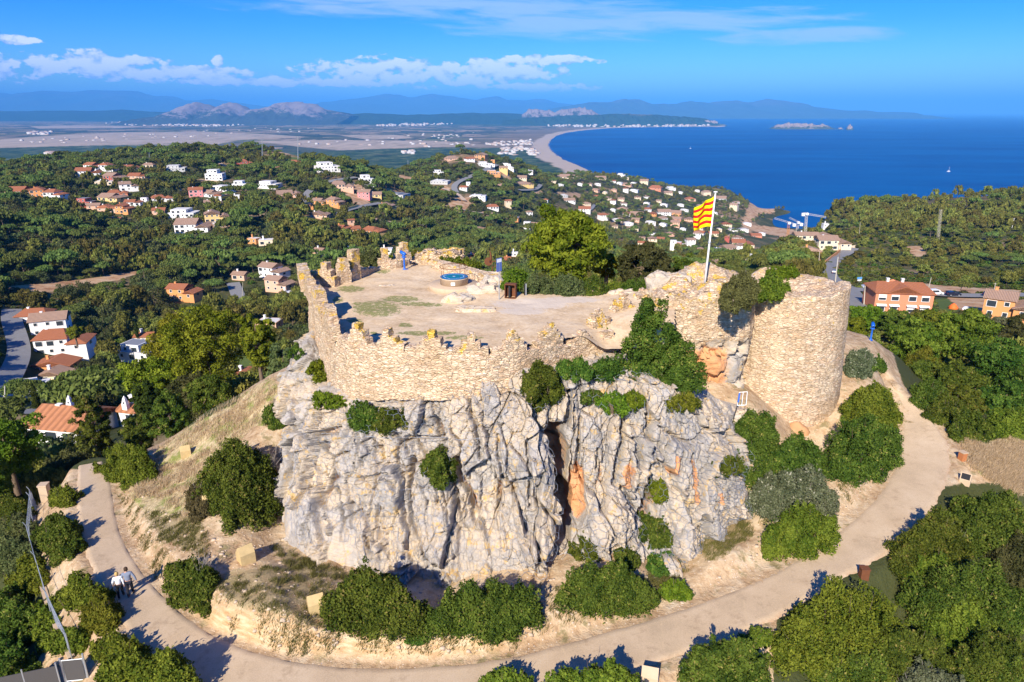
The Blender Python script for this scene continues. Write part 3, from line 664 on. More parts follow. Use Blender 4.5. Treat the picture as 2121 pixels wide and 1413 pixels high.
M_CLIFF = hillmat('sea_cliff', (0.38, 0.29, 0.25), (0.06, 0.07, 0.04), 0.42, 0.006)
ridge('headland', [(1455,254),(1462,250),(1475,250),(1485,250.5),(1487,256),(1500,258),(1505,261)], 11800, 120, M_CLIFF, 25, 0.2, foot=-2, n=60, rows=16)
# Medes islands
ridge('island', [(1597,267),(1606,262),(1616,258),(1624,256),(1636,253.5),(1650,257),(1662,258),(1680,256.5),(1700,260),(1705,257.5),(1712,260),(1720,264),(1729,267),(1734,268.5)], 9500, 170, M_CLIFF, 27, 0.25, foot=-3, n=120, rows=30, wl=4)
ridge('island', [(1734,269),(1738,265),(1742,264),(1747,269.5)], 9300, 45, M_CLIFF, 29, 0.3, foot=-3, n=30, rows=14)
ridge('island', [(1752,271),(1757,262),(1760,258),(1763,261),(1768,271)], 9050, 40, M_CLIFF, 31, 0.3, foot=-3, n=30, rows=14)
# the air between: fine haze out to the horizon
hb = MB().box(-104000, 104000, -60, 101000, -62.0, 1750.0)
hm = bpy.data.materials.new('haze'); hm.use_nodes = True; ht = NT(hm.node_tree); ht.n.clear()
HV = ht.new('ShaderNodeVolumePrincipled'); HV.inputs['Color'].default_value = (0.11, 0.44, 1.0, 1); HV.inputs['Density'].default_value = 4.2e-5; HV.inputs['Anisotropy'].default_value = -0.22
ho = ht.new('ShaderNodeOutputMaterial'); ht.l.new(HV.outputs[0], ho.inputs['Volume'])
tag(hb.put('haze', hm), kind='stuff')
# ------------------------------------------------------------------ castle hill: rock, walls, tower
PZ = 201.7
def masonry(name, tint=(1, 1, 1), lich=0.5, zl=(200.5, 203.5)):
    m, t, b = material(name)
    P = t.new('ShaderNodeNewGeometry').outputs['Position']
    wob = t.new('ShaderNodeVectorMath', operation='SCALE'); t.put(wob.inputs[0], t.noise(P, 1.3, 3, .5, out=1)); wob.inputs['Scale'].default_value = 0.35
    P2 = t.new('ShaderNodeVectorMath', operation='ADD', i_0=P, i_1=wob.outputs[0]).outputs[0]
    Q = t.mapping(P2, (3.1, 3.1, 11.0))
    vc = t.new('ShaderNodeSeparateColor', i_0=t.voro(Q, 1.0, 'F1', 'Color', 0.9)); ed = t.voro(Q, 1.0, 'DISTANCE_TO_EDGE', 'Distance', 0.9)
    f = lambda c: tuple(a * k for a, k in zip(c, tint))
    st = t.ramp(vc.outputs[0], [(0.0, f((0.47, 0.35, 0.23))), (0.2, f((0.62, 0.49, 0.35))), (0.45, f((0.74, 0.62, 0.47))), (0.7, f((0.80, 0.70, 0.56))), (0.88, f((0.64, 0.44, 0.30))), (1.0, f((0.55, 0.50, 0.44)))])
    st = t.mix(t.math('MULTIPLY', t.noise(P, 16, 5, .7), 0.35), st, f((0.42, 0.33, 0.24)))
    patch = t.noise(P, 0.55, 4, .6)
    st = t.mix(t.math('MULTIPLY', t.smooth(patch, 0.5, 0.66), 0.35), st, f((0.84, 0.70, 0.52)))
    st = t.mix(t.math('MULTIPLY', t.smooth(t.noise(t.mapping(P, (1, 1, .7), loc=(3, 8, 2)), .33, 6, .68), .50, .60), .5), st, f((0.50, 0.37, 0.24)))
    st = t.mix(t.math('MULTIPLY', t.smooth(t.noise(t.mapping(P, (1.4, 1.4, .35), loc=(1, 4, 9)), 1.1, 5, .6), .58, .68), .4), st, f((0.40, 0.36, 0.31)))
    joint = t.math('SUBTRACT', 1.0, t.smooth(ed, 0.02, 0.10))
    st = t.mix(t.math('MULTIPLY', joint, t.math('ADD', 0.12, t.math('MULTIPLY', vc.outputs[1], 0.55))), st, f((0.34, 0.24, 0.15)))
    z = t.new('ShaderNodeSeparateXYZ', i_0=P).outputs[2]
    lm = t.math('ADD', t.noise(P, 1.1, 7, .72), t.math('MULTIPLY', t.smooth(z, zl[0], zl[1]), 0.15 * lich * 2))
    lm = t.smooth(lm, 0.70 - 0.0 * lich, 0.74)
    st = t.mix(t.math('MULTIPLY', lm, 0.9), st, t.mix(t.noise(P, 9, 4), (0.55, 0.33, 0.035), (0.80, 0.52, 0.07)))
    t.put(b.inputs['Base Color'], st); b.inputs['Roughness'].default_value = 0.92
    hgt = t.math('ADD', t.math('MULTIPLY', t.smooth(ed, 0.0, 0.16), 0.7), t.math('ADD', t.math('MULTIPLY', vc.outputs[2], 0.5), t.math('MULTIPLY', t.noise(P, 20, 4, .7), 0.25)))
    t.l.new(t.new('ShaderNodeBump', i_Strength=0.9, i_Distance=0.07, i_Height=hgt).outputs[0], b.inputs['Normal'])
    return m
M_WALL = masonry('rubble_masonry', (1.03, .95, .85), lich=0.60, zl=(200.8, 203.2))
M_TOWER = masonry('tower_masonry', (1.02, 0.94, 0.84), 0.40, (199.5, 203.6))
M_RUIN = masonry('lichened_masonry', (1.0, 0.93, 0.84), 0.52, (199.0, 202.5))
def rockmat(name, grey=(0.385, 0.35, 0.315), tan=(0.53, 0.43, 0.315), ora=(0.58, 0.24, 0.09)):
    m, t, b = material(name)
    P = t.new('ShaderNodeNewGeometry').outputs['Position']
    n = t.noise(P, 0.42, 7, .68); n2 = t.noise(P, 5.0, 6, .7); n3 = t.noise(t.mapping(P, (1, 1, 9)), 1.6, 5, .65)
    c = t.ramp(n, [(0.36, tuple(v * .85 for v in grey)), (0.46, tuple(v * 1.12 for v in grey)), (0.53, tan), (0.66, tuple(min(.8, v * 1.12) for v in tan))])
    c = t.mix(t.math('MULTIPLY', t.smooth(n3, .5, .62), .4), c, tuple(v * .62 for v in tan))
    c = t.mix(t.math('MULTIPLY', t.smooth(n2, .46, .62), .40), c, (0.52, 0.485, 0.44))
    c = t.mix(t.math('MULTIPLY', t.smooth(t.noise(t.mapping(P, (1.3, 1.3, .6)), 1.5, 7, .75), .54, .64), .45), c, (0.30, 0.28, 0.26))
    c = t.mix(t.math('MULTIPLY', t.smooth(t.noise(P, 2.2, 6, .7), .58, .68), .55), c, (0.36, 0.34, 0.33))
    c = t.mix(t.math('MULTIPLY', t.smooth(t.noise(t.mapping(P, (1, 1, 1), loc=(9, 2, 4)), 1.3, 7, .72), .565, .63), .7), c, (0.62, 0.39, 0.11))
    oa = t.new('ShaderNodeAttribute', attribute_name='orange').outputs['Fac']
    c = t.mix(t.smooth(t.math('ADD', oa, t.math('MULTIPLY', t.math('SUBTRACT', n2, .5), .9)), .35, .7), c, t.mix(n, ora, (0.72, 0.42, 0.22)))
    t.put(b.inputs['Base Color'], c); b.inputs['Roughness'].default_value = .93
    cr = t.voro(t.mapping(P, (1.1, 1.1, .55)), 1.6, 'DISTANCE_TO_EDGE')
    h = t.math('ADD', t.math('MULTIPLY', n2, .8), t.math('MULTIPLY', n3, .7))
    h = t.math('ADD', h, t.math('MULTIPLY', t.noise(P, 22, 4, .7), .3))
    t.l.new(t.new('ShaderNodeBump', i_Strength=1.0, i_Distance=.10, i_Height=h).outputs[0], b.inputs['Normal'])
    return m
M_ROCK = rockmat('limestone')
def nvec(V, sc, s=0, o=3):
    x, y, z = V[:, 0] * sc, V[:, 1] * sc, V[:, 2] * sc
    return np.stack([fbm(x, y, z, o, s), fbm(x, y, z, o, s + 5), fbm(x, y, z, o, s + 9)], 1)
def stonework(V, amp=0.05, s=0):
    """blocky in-and-out of individual stones plus ruin-scale unevenness"""
    f1, f2, idv = worley(V[:, 0] * 2.6, V[:, 1] * 2.6, V[:, 2] * 7.5, s)
    return V + nvec(V, 0.9, s + 2) * amp * 1.5 + nvec(V, 4.0, s + 7, 2) * amp * 0.9 + ((idv - 0.5) * amp * 1.6 - (f2 - f1 < 0.12) * amp * 0.5)[:, None] * np.array([0.55, 0.8, 0.05])

# ---- the rock the castle stands on
CL = [ # columns from left to right; rows from the top back edge to the foot: (px, py, Y)
 [(680,700,56),(668,710,53),(645,745,52),(630,800,51),(632,880,49),(628,960,46),(620,1080,43)],
 [(660,672,51),(645,690,48.5),(618,735,47),(592,800,45),(602,880,42.5),(598,960,40),(588,1075,37.3)],
 [(700,740,47),(668,785,42.8),(648,828,41.2),(640,868,40.0),(640,920,38.6),(630,1000,37),(618,1140,34.4)],
 [(720,770,42),(700,828,38.7),(705,850,38.0),(715,890,37.4),(722,960,36.2),(728,1060,34.8),(735,1180,33.0)],
 [(850,770,41),(850,824,37.7),(850,848,37.0),(850,890,36.6),(850,960,35.5),(850,1060,34.3),(850,1198,32.6)],
 [(945,750,41),(940,792,37.4),(945,828,36.6),(950,880,36.1),(950,950,35.2),(950,1060,34.1),(950,1205,32.4)],
 [(1045,740,41),(1040,782,37.4),(1045,820,36.6),(1050,870,36.0),(1050,940,35.0),(1050,1060,33.7),(1055,1185,32.4)],
 [(1095,725,41.3),(1092,765,37.8),(1110,808,37.3),(1120,860,36.2),(1125,940,35.1),(1125,1060,33.7),(1125,1178,32.4)],
 [(1165,712,42.5),(1165,765,38.9),(1165,795,37.9),(1165,870,36.9),(1170,950,36.1),(1175,1040,35.1),(1180,1145,33.7)],
 [(1245,705,43.6),(1245,762,39.1),(1245,792,38.0),(1245,860,36.7),(1245,940,35.7),(1250,1040,34.5),(1250,1150,33.3)],
 [(1335,705,44.2),(1335,770,39.3),(1335,800,38.2),(1335,870,37.1),(1335,950,36.3),(1335,1050,35.3),(1340,1155,34.0)],
 [(1420,765,43.2),(1412,815,39.3),(1415,845,38.3),(1420,900,37.4),(1420,970,36.6),(1425,1060,35.5),(1398,1190,33.4)],
 [(1480,822,42.6),(1462,860,39.4),(1480,890,38.6),(1500,940,37.8),(1505,990,37.2),(1510,1030,36.7),(1470,1130,35.2)],
 [(1530,840,44),(1505,888,40.3),(1522,920,39.8),(1537,960,39.3),(1543,1000,38.9),(1543,1040,38.4),(1530,1085,37.4)],
 [(1560,870,47),(1550,900,46),(1560,930,45),(1570,960,44),(1575,1000,43),(1575,1040,42),(1570,1085,41)]]
cpt = np.array([[at_y(*q) for q in c] for c in CL])            # (cols, rows, 3)
cpt = np.concatenate([cpt, cpt[:, -1:] + np.array([0, .05, -1.8])], 1)
def catmull(P, n):
    """smooth resampling along axis 0"""
    k = len(P); t = np.linspace(0, k - 1, n); i = np.clip(t.astype(int), 0, k - 2); f = (t - i)[:, None, None]
    p0 = P[np.maximum(i - 1, 0)]; p1 = P[i]; p2 = P[i + 1]; p3 = P[np.minimum(i + 2, k - 1)]
    return 0.5 * ((2 * p1) + (-p0 + p2) * f + (2 * p0 - 5 * p1 + 4 * p2 - p3) * f ** 2 + (-p0 + 3 * p1 - 3 * p2 + p3) * f ** 3)
NCc, NCr = 1000, 440
g = catmull(cpt, NCc); g = catmull(g.transpose(1, 0, 2), NCr)   # (rows, cols, 3)
def normals(G):
    du = np.gradient(G, axis=1); dv = np.gradient(G, axis=0); n = np.cross(du, dv); n /= np.linalg.norm(n, axis=2, keepdims=True) + 1e-9
    n = -n if n[100:-20, 200:-200, 1].mean() > 0 else n
    for _ in range(90):
        n[1:-1] = (n[:-2] + 2 * n[1:-1] + n[2:]) / 4; n[:, 1:-1] = (n[:, :-2] + 2 * n[:, 1:-1] + n[:, 2:]) / 4
    return n / (np.linalg.norm(n, axis=2, keepdims=True) + 1e-9)
gn = normals(g) * .35 + .65 * np.stack([g[..., 0] * -0.0 + np.clip(g[..., 0] * .022, -.3, .35), -1 + 0 * g[..., 0], .18 + 0 * g[..., 0]], -1); gn /= np.linalg.norm(gn, axis=2, keepdims=True); ppx, ppy, _ = proj(g)
vrow = np.linspace(0, 1, NCr)[:, None] * np.ones((1, NCc))
ppx0, ppy0 = ppx.copy(), ppy.copy()
wx = fbm(ppx / 22, ppy / 30, o=3, s=61) * 7; wy = fbm(ppx / 25, ppy / 25, o=3, s=62) * 6
qx, qy = ppx + wx, ppy + wy
GRV = [([(661,923),(679,952),(688,988),(661,1033),(661,1062),(679,1116)],9,1.1),([(691,1018),(706,1047),(709,1092),(709,1120)],8,.9),([(822,896),(845,935)],5,.5),
 ([(854,950),(850,1003),(845,1048),(854,1077),(869,1107),(890,1163)],6,.9),([(893,866),(914,905)],5,.6),([(965,815),(994,884),(1000,940)],6,.6),([(946,955),(955,1000),(979,1030),(988,1077)],9,1.0),
 ([(937,1015),(958,1077)],5,.6),([(958,1100),(960,1175)],11,1.0),([(726,1047),(729,1092)],6,.5),([(765,1107),(778,1140)],6,.6),([(735,990),(822,976)],3.5,.35),([(768,1098),(816,1092)],3.5,.35),
 ([(816,1175),(887,1165)],4,.5),([(842,905),(911,908)],3.5,.35),([(1150,893),(1158,929),(1157,988),(1166,1040),(1162,1110)],21,3.8),([(1182,810),(1170,878),(1146,893)],7,1.0),([(1157,1100),(1150,1160)],9,1.3),
 ([(1109,1089),(1113,1160)],5,.7),([(1090,914),(1099,988),(1099,1048)],3.5,.4),([(1292,866),(1295,911),(1283,946),(1277,1003)],8,1.0),([(1348,860),(1347,943)],6,.9),([(1318,918),(1318,955)],11,.8),
 ([(1403,930),(1390,985)],4,.45),([(1436,940),(1434,1033),(1422,1075)],5,.8),([(1479,955),(1479,1050)],6,.6),([(1387,1134),(1408,1101)],3.5,.3),([(1203,863),(1195,985)],4,.4),([(1244,930),(1238,975)],4,.45),
 ([(1142,830),(1140,890)],5,.6),([(600,870),(640,900),(700,890)],7,.5),([(1030,900),(1040,980),(1030,1060),(1040,1130)],4,.35),([(905,960),(912,1040)],4,.4),([(780,930),(790,1010)],4,.3),([(790,1040),(785,1110)],4,.35),
 ([(1290,1010),(1320,1060),(1300,1120)],7,.7),([(1345,960),(1350,1080)],8,.7),([(1380,900),(1370,960)],4,.4),([(1505,980),(1508,1040)],4,.4),([(745,900),(750,960)],4,.3)]
BLG = [((1110,1040),(46,130),.9),((1255,1080),(38,60),.9),((1228,930),(32,85),.45),((1180,835),(20,50),.5),((640,1080),(38,70),.5),((920,1110),(40,60),.5),((1420,1050),(24,110),.4),((590,800),(30,70),.5),
       ((955,870),(45,60),.35),((1335,870),(12,70),.5),((1195,1030),(22,65),-.9),((1330,1060),(32,65),-.9),((985,1130),(22,50),-.6),((1270,860),(28,50),.4),((870,860),(35,30),.3),((800,1010),(40,60),.3),((1460,1040),(20,60),.3)]
disp = np.zeros(g.shape[:2])
def segd(px, py, a, b_):
    ax, ay = a; bx, by = b_; dx, dy = bx - ax, by - ay; t = np.clip(((px - ax) * dx + (py - ay) * dy) / (dx * dx + dy * dy), 0, 1)
    return np.hypot(px - ax - t * dx, py - ay - t * dy)
for pts, w, d in GRV:
    D = np.full(disp.shape, 1e9)
    for a, b_ in zip(pts[:-1], pts[1:]): D = np.minimum(D, segd(qx, qy, a, b_))
    disp -= d * 1.15 * (1 - sstep(w * 0.55, w * 1.0, D)); disp += 0.16 * np.exp(-((D - w * 1.9) / (w * .8)) ** 2)
for c, r_, d in BLG:
    q = ((qx - c[0]) / r_[0]) ** 2 + ((qy - c[1]) / r_[1]) ** 2; disp += d * np.clip(1 - q, 0, 1) ** 0.6
face = sstep(0.10, 0.22, vrow)
x, y, z = g[..., 0], g[..., 1], g[..., 2]
wob = fbm(x * .7, y * .7, z * .5, 3, 82)
disp += face * facets(x * .55 - .25 * np.clip(y - 36, 0, 9) + .10 * z + wob * .35, y * .35, z * .20 + wob * .2, 31, 1.15, .75, .045, .55)
disp += (.3 + .7 * face) * facets(x * 1.15 + .12 * z + wob * .3, y * .7, z * .62 + .1 * x, 41, .52, .8, .05, .62)
disp += facets(x * 2.7 + wob * .4, y * 1.8, z * 2.2 + .25 * x, 47, .20, .8, .07, .5)
bed = sstep(-.1, .35, fbm(x * .25, y * .25, z * .25, 2, 52)); lay = np.abs(((z + .08 * x + wob * .3) * 3.3) % 1 - .5) * 2
disp -= bed * .05 * sstep(.8, .95, lay) * sstep(1030, 1080, ppy)
disp += fbm(x * .5, y * .5, z * .2, 2, 33) * .15 + fbm(x * 4, y * 4, z * 4, 4, 35) * .05
disp = np.where(disp < 0, disp * (1 - .85 * sstep(.68, .80, vrow) * (ppx < 1120)), disp)
disp *= sstep(0, .05, vrow) * .9 + .1
gd = g + gn * disp[..., None]
ora = np.zeros(disp.shape)
for c, r_ in [((1195,1020),(20,60)), ((1388,960),(10,30)), ((1300,985),(12,32)), ((1170,1060),(10,50)), ((1439,1000),(5,55)), ((1490,1030),(9,16))]:
    q = ((qx - c[0]) / r_[0]) ** 2 + ((qy - c[1]) / r_[1]) ** 2; ora = np.maximum(ora, np.clip(1.3 - q, 0, 1))
ora = np.maximum(ora, np.clip(-disp - .7, 0, .5))
me = npmesh('cliff', gd.reshape(-1, 3), grid_faces(NCr, NCc), [M_ROCK], False, {'orange': ora.ravel()})
tag(put('cliff', me), kind='structure')
CLIFF_G, CLIFF_PX, CLIFF_PY = gd, ppx0, ppy0
def on_cliff(px, py):
    d = (CLIFF_PX - px) ** 2 + (CLIFF_PY - py) ** 2; i, j = np.unravel_index(np.argmin(d), d.shape); return CLIFF_G[i, j]

# ---- rockfall netting: hexagonal steel mesh draped over the rock
sm = disp.copy()
for _ in range(5):                                # dilate, then smooth: the net spans the cracks
    q = sm.copy()
    for dy_, dx_ in ((0, 5), (0, -5), (5, 0), (-5, 0)): q = np.maximum(q, np.roll(np.roll(sm, dy_, 0), dx_, 1))
    sm = q
for _ in range(26):
    sm[1:-1] = (sm[:-2] + 2 * sm[1:-1] + sm[2:]) / 4; sm[:, 1:-1] = (sm[:, :-2] + 2 * sm[:, 1:-1] + sm[:, 2:]) / 4
gnet = g + gn * (np.minimum(sm, disp + .55) + .05)[..., None]
Lr = np.r_[0, np.cumsum(np.linalg.norm(np.diff(g[220], axis=0), axis=1))]; Lc = np.r_[0, np.cumsum(np.linalg.norm(np.diff(g[:, 500], axis=0), axis=1))]
def net_at(u, v):
    i = np.clip(np.interp(v, Lc, np.arange(NCr)), 0, NCr - 1.001); j = np.clip(np.interp(u, Lr, np.arange(NCc)), 0, NCc - 1.001)
    a = i.astype(int); c = j.astype(int); fa = (i - a)[..., None]; fc = (j - c)[..., None]
    return gnet[a, c] * (1 - fa) * (1 - fc) + gnet[a + 1, c] * fa * (1 - fc) + gnet[a, c + 1] * (1 - fa) * fc + gnet[a + 1, c + 1] * fa * fc, ppx0[a, c], ppy0[a, c]
hs = 0.30; ed_u, ed_v, ed2_u, ed2_v = [], [], [], []
jr = np.random.default_rng(5)
nu, nv = int(Lr[-1] / (hs * math.sqrt(3))) + 1, int(Lc[-1] / (hs * 1.5)) + 1
def hv(i, j, k):
    """vertex k of hex cell, jittered by a hash of its place"""
    cu = (i + .5 * (j % 2)) * hs * math.sqrt(3); cv = j * hs * 1.5; a = R(60 * k + 30); u = cu + hs * math.cos(a); v = cv + hs * math.sin(a)
    q = round(u * 20), round(v * 20); w = random.Random(q[0] * 7919 + q[1]); return u + w.uniform(-.04, .04), v + w.uniform(-.04, .04)
seg_a, seg_b = [], []
for j in range(nv):
    for i in range(nu):
        for k in (0, 1, 2):
            seg_a.append(hv(i, j, k)); seg_b.append(hv(i, j, k + 1))
sa, sb = np.array(seg_a), np.array(seg_b)
pa, pxa, pya = net_at(sa[:, 0], sa[:, 1]); pb, _, _ = net_at(sb[:, 0], sb[:, 1])
NETP = [(640,860),(700,850),(860,820),(1000,800),(1100,800),(1170,770),(1330,765),(1440,880),(1545,940),(1545,1060),(1400,1180),(1330,1130),(1170,1160),(1120,1185),(960,1205),(800,1180),(700,1100),(650,1140),(612,1080),(630,930)]
k_ = inpoly(pxa, pya, NETP) & ~inpoly(pxa, pya, [(1150,905),(1170,905),(1225,1010),(1205,1130),(1160,1120)])
pa, pb = pa[k_], pb[k_]
def wires(A, B, r):
    d = B - A; L_ = np.linalg.norm(d, axis=1, keepdims=True) + 1e-9; d = d / L_; a = np.array([0, 0, 1.]); u = np.cross(d, a); u /= np.linalg.norm(u, axis=1, keepdims=True) + 1e-9; w = np.cross(d, u)
    vs = []
    for P_ in (A, B):
        for k in range(3):
            t_ = 2 * math.pi * k / 3; vs.append(P_ + r * (u * math.cos(t_) + w * math.sin(t_)))
    V = np.stack(vs, 1).reshape(-1, 3); n = len(A); base = np.arange(n)[:, None] * 6
    F_ = np.concatenate([base + np.array([[0, 1, 4, 3]]), base + np.array([[1, 2, 5, 4]]), base + np.array([[2, 0, 3, 5]])])
    return V, F_
M_WIRE = simple('galvanised_wire', (0.30, 0.33, 0.40), 0.5, .15, 3, .3)
V1, F1_ = wires(pa, pb, 0.0105)
net = empty('rockfall_netting', tuple(on_cliff(1100, 1150)), 0, 'grey hexagonal steel wire netting draped over the limestone cliff below the castle wall', 'netting')
inv = Vector(net.location)
def rel(V): return V - np.array(inv)
put('wire_mesh', npmesh('wire_mesh', rel(V1), F1_, [M_WIRE]), net)
cabs = [[(600,895),(700,905),(842,908),(911,912),(1000,905)], [(816,1180),(890,1170),(930,1210)], [(1060,806),(1140,812),(1160,840)], [(1080,1170),(1120,1180),(1150,1165),(1175,1140)],
        [(680,900),(740,1000),(760,1100),(770,1180)], [(838,900),(836,1000),(830,1100),(820,1190)], [(1390,1160),(1440,1130),(1540,1065)], [(1240,780),(1320,790),(1360,810),(1440,880)], [(740,1010),(900,1016),(960,1000)],
        [(1172,1030),(1210,1050)], [(660,700),(662,760),(668,830)], [(1425,865),(1440,940),(1455,1080)]]
for c in cabs:
    q = dens(np.array([(a, b_, 0) for a, b_ in c], float), 10)
    w = np.array([on_cliff(a, b_) for a, b_, _ in q]) + np.array([0, -.09, .05]) - np.array(inv)
    w = smoothline(w, 3); MB().tube(list(w), 0.014, 4, 0, False).put('cable', M_WIRE, net)

# ---- curtain wall
def sweep_wall(line, zt, zb, zi, th, batter=.10, nu=300, nv=60, amp=.06, seed=0):
    """line: outer top edge (x, y); th thickness to the right-hand side of travel; returns verts, faces"""
    L_ = dens(np.array([(a, b_, 0) for a, b_ in line], float), 16)[:, :2]; L_ = resamp(L_, nu)
    d = np.gradient(L_, axis=0); d /= np.linalg.norm(d, axis=1)[:, None]; inn = np.stack([-d[:, 1], d[:, 0]], 1)
    u = np.linspace(0, 1, nu); zt_ = np.interp(u, np.linspace(0, 1, len(zt)), zt); zb_ = np.interp(u, np.linspace(0, 1, len(zb)), zb)
    zt_ = zt_ + (np.round(fbm(u * 60, u * 0, o=2, s=seed) * 3) / 3) * .12
    rows = []
    for k in range(nv + 1):
        f = k / nv; zz = zb_ + (zt_ - zb_) * f; rows.append(np.c_[L_ - inn * (batter * (zt_ - zz))[:, None], zz])
    for f in (.33, .66, 1.): rows.append(np.c_[L_ + inn * th * f, zt_])
    for f in (.25, .5, .75, 1.): rows.append(np.c_[L_ + inn * th, zt_ + (zi - zt_) * f])
    G = np.stack(rows, 0); G2 = stonework(G.reshape(-1, 3), amp, seed).reshape(G.shape); return G2, L_, inn, zt_
OUT = [(638,560,202.2),(641,587,202.1),(650,617,202.2),(668,650,202.3),(690,680,202.2),(715,703,201.95),(745,714,201.85),(790,722,201.85),(850,729,201.85),(915,733,201.85),(980,734,201.85),(1040,731,201.85),(1090,722,201.8),(1140,712,201.7),(1190,704,201.6),(1232,701,201.3),(1275,703,201.0),(1320,706,200.7),(1365,708,200.5)]
line = [tuple(at_z(a, b_, c)[:2]) for a, b_, c in OUT]
cw_root = empty('castle_wall', (line[6][0], line[6][1], 198.0), 0, 'curved curtain wall of pale rubble with stepped merlons above the limestone cliff', 'castle wall')
cwl = Vector(cw_root.location)
G, WL, WIN, WZT = sweep_wall(line, [c for _, _, c in OUT], [197.0, 196.8, 196.8, 197, 197, 197, 197.2, 197.4, 197.8, 198.4, 198.8, 199, 199.2, 199.4, 199.6, 199.6, 199.4, 199.2, 199.2], PZ - .3, .75, .07, 620, 75, .055, 3)
put('wall', npmesh('wall', G.reshape(-1, 3) - np.array(cwl), grid_faces(G.shape[0], G.shape[1]), [M_WALL], True), cw_root)
def rough_boxes(boxes, origin, dirv, res=.09, amp=.05, seed=0, mat=None, name='merlon', parent=None):
    """boxes: (s0, s1, t0, t1, z0, z1) along dirv / across; each a subdivided box, roughened; one mesh"""
    d = np.array(dirv, float); d /= np.linalg.norm(d); nn = np.array([-d[1], d[0]]); VV, FF, b0 = [], [], 0
    for s0, s1, t0, t1, z0, z1 in boxes:
        ns = max(2, int((s1 - s0) / res)); nt = max(2, int((t1 - t0) / res)); nz = max(2, int((z1 - z0) / res))
        def pl(f, a, b_):
            A_, B_ = np.meshgrid(np.linspace(0, 1, a + 1), np.linspace(0, 1, b_ + 1), indexing='ij'); return f(A_, B_), a + 1, b_ + 1
        S_ = lambda q: s0 + (s1 - s0) * q; T_ = lambda q: t0 + (t1 - t0) * q; Z_ = lambda q: z0 + (z1 - z0) * q
        for f, a, c in ((lambda p, q: (S_(p), T_(0 * p), Z_(q)), ns, nz), (lambda p, q: (S_(1 - p), T_(0 * p + 1), Z_(q)), ns, nz), (lambda p, q: (S_(0 * p), T_(1 - p), Z_(q)), nt, nz),
                        (lambda p, q: (S_(0 * p + 1), T_(p), Z_(q)), nt, nz), (lambda p, q: (S_(p), T_(q), Z_(0 * p + 1)), ns, nt)):
            (ss, tt, zz), a1, c1 = pl(f, a, c)
            X = origin[0] + ss * d[0] + tt * nn[0]; Y = origin[1] + ss * d[1] + tt * nn[1]
            VV.append(np.stack([X, Y, zz + 0 * X], -1).reshape(-1, 3)); FF.append(grid_faces(a1, c1) + b0); b0 += a1 * c1
    V = stonework(np.concatenate(VV), amp, seed); off = np.array(parent.location) if parent is not None else 0
    return put(name, npmesh(name, V - off, np.concatenate(FF), [mat or M_WALL], False), parent)
def along(px):
    """place on the wall line nearest a photo column"""
    q, _, _ = proj(np.c_[WL, WZT]); i = int(np.argmin(np.abs(q - px))); d = WL[min(i + 3, len(WL) - 1)] - WL[max(i - 3, 0)]; return WL[i], d / np.linalg.norm(d), WZT[i]
def merlon(px, tiers, seed, ruined=False):
    o, d, zt = along(px)
    bx = [(s0, s1, 0.06 + .01 * k, .62 - .02 * k, zt - .35, zt + h) for k, (s0, s1, h) in enumerate(tiers)]
    rough_boxes(bx, o, d, .085, .07 if ruined else .05, seed, M_WALL, 'merlon', cw_root)
merlon(740, [(-.75, .75, .45), (-.55, .5, .85), (-.42, .12, 1.25)], 11)
merlon(808, [(-.85, .85, .38), (-.62, .3, .70), (-.5, -.1, 1.15)], 12)
merlon(850, [(-.3, .4, .22)], 120, True)
merlon(935, [(-.35, .3, .2)], 121, True)
merlon(1030, [(-.3, .35, .28)], 122, True)
merlon(893, [(-.85, .85, .45), (-.55, .55, .85), (-.2, .22, 1.32)], 13)
merlon(978, [(-.95, .95, .45), (-.62, .52, .85), (-.24, .2, 1.32)], 14)
merlon(1070, [(-.9, .8, .40), (-.6, .55, .8), (-.35, .2, 1.2), (-.25, .05, 1.35)], 15, True)
merlon(1146, [(-1.1, .9, .45), (-.7, .6, .85), (-.35, .3, 1.15), (-.1, .15, 1.4)], 16, True)
merlon(1262, [(-.7, .7, .3), (-.3, .4, .7)], 18, True)
merlon(1205, [(-.9, .9, .25), (-.4, .7, .55), (.1, .5, .8)], 17, True)
def wmerlon(px0, px1, py0, z, zs, seed, th=.6):
    """merlon whose base runs between two photo columns, stepped"""
    a = at_z(px0, py0[0], z); b_ = at_z(px1, py0[1], z); d = (b_ - a)[:2]; L_ = np.linalg.norm(d); n = len(zs)
    rough_boxes([(L_ * f0, L_ * f1, 0, th, z - .5, z + h) for f0, f1, h in zs], a[:2], d, .1, .055, seed, M_WALL, 'merlon', cw_root)
# left side, seen along the wall (near to far)
wmerlon(706, 688, (690, 662), 202.0, [(0, 1, .5), (.12, .8, .95), (.3, .7, 1.4)], 21)
wmerlon(684, 664, (655, 628), 202.2, [(0, 1, .5), (.1, .9, 1.0), (.25, .75, 1.5)], 22)
wmerlon(661, 648, (622, 596), 202.4, [(0, 1, .5), (.1, .9, .9), (.25, .7, 1.2)], 23)
wmerlon(646, 638, (590, 564), 202.6, [(0, 1, .35), (.15, 1, .8)], 24, .8)
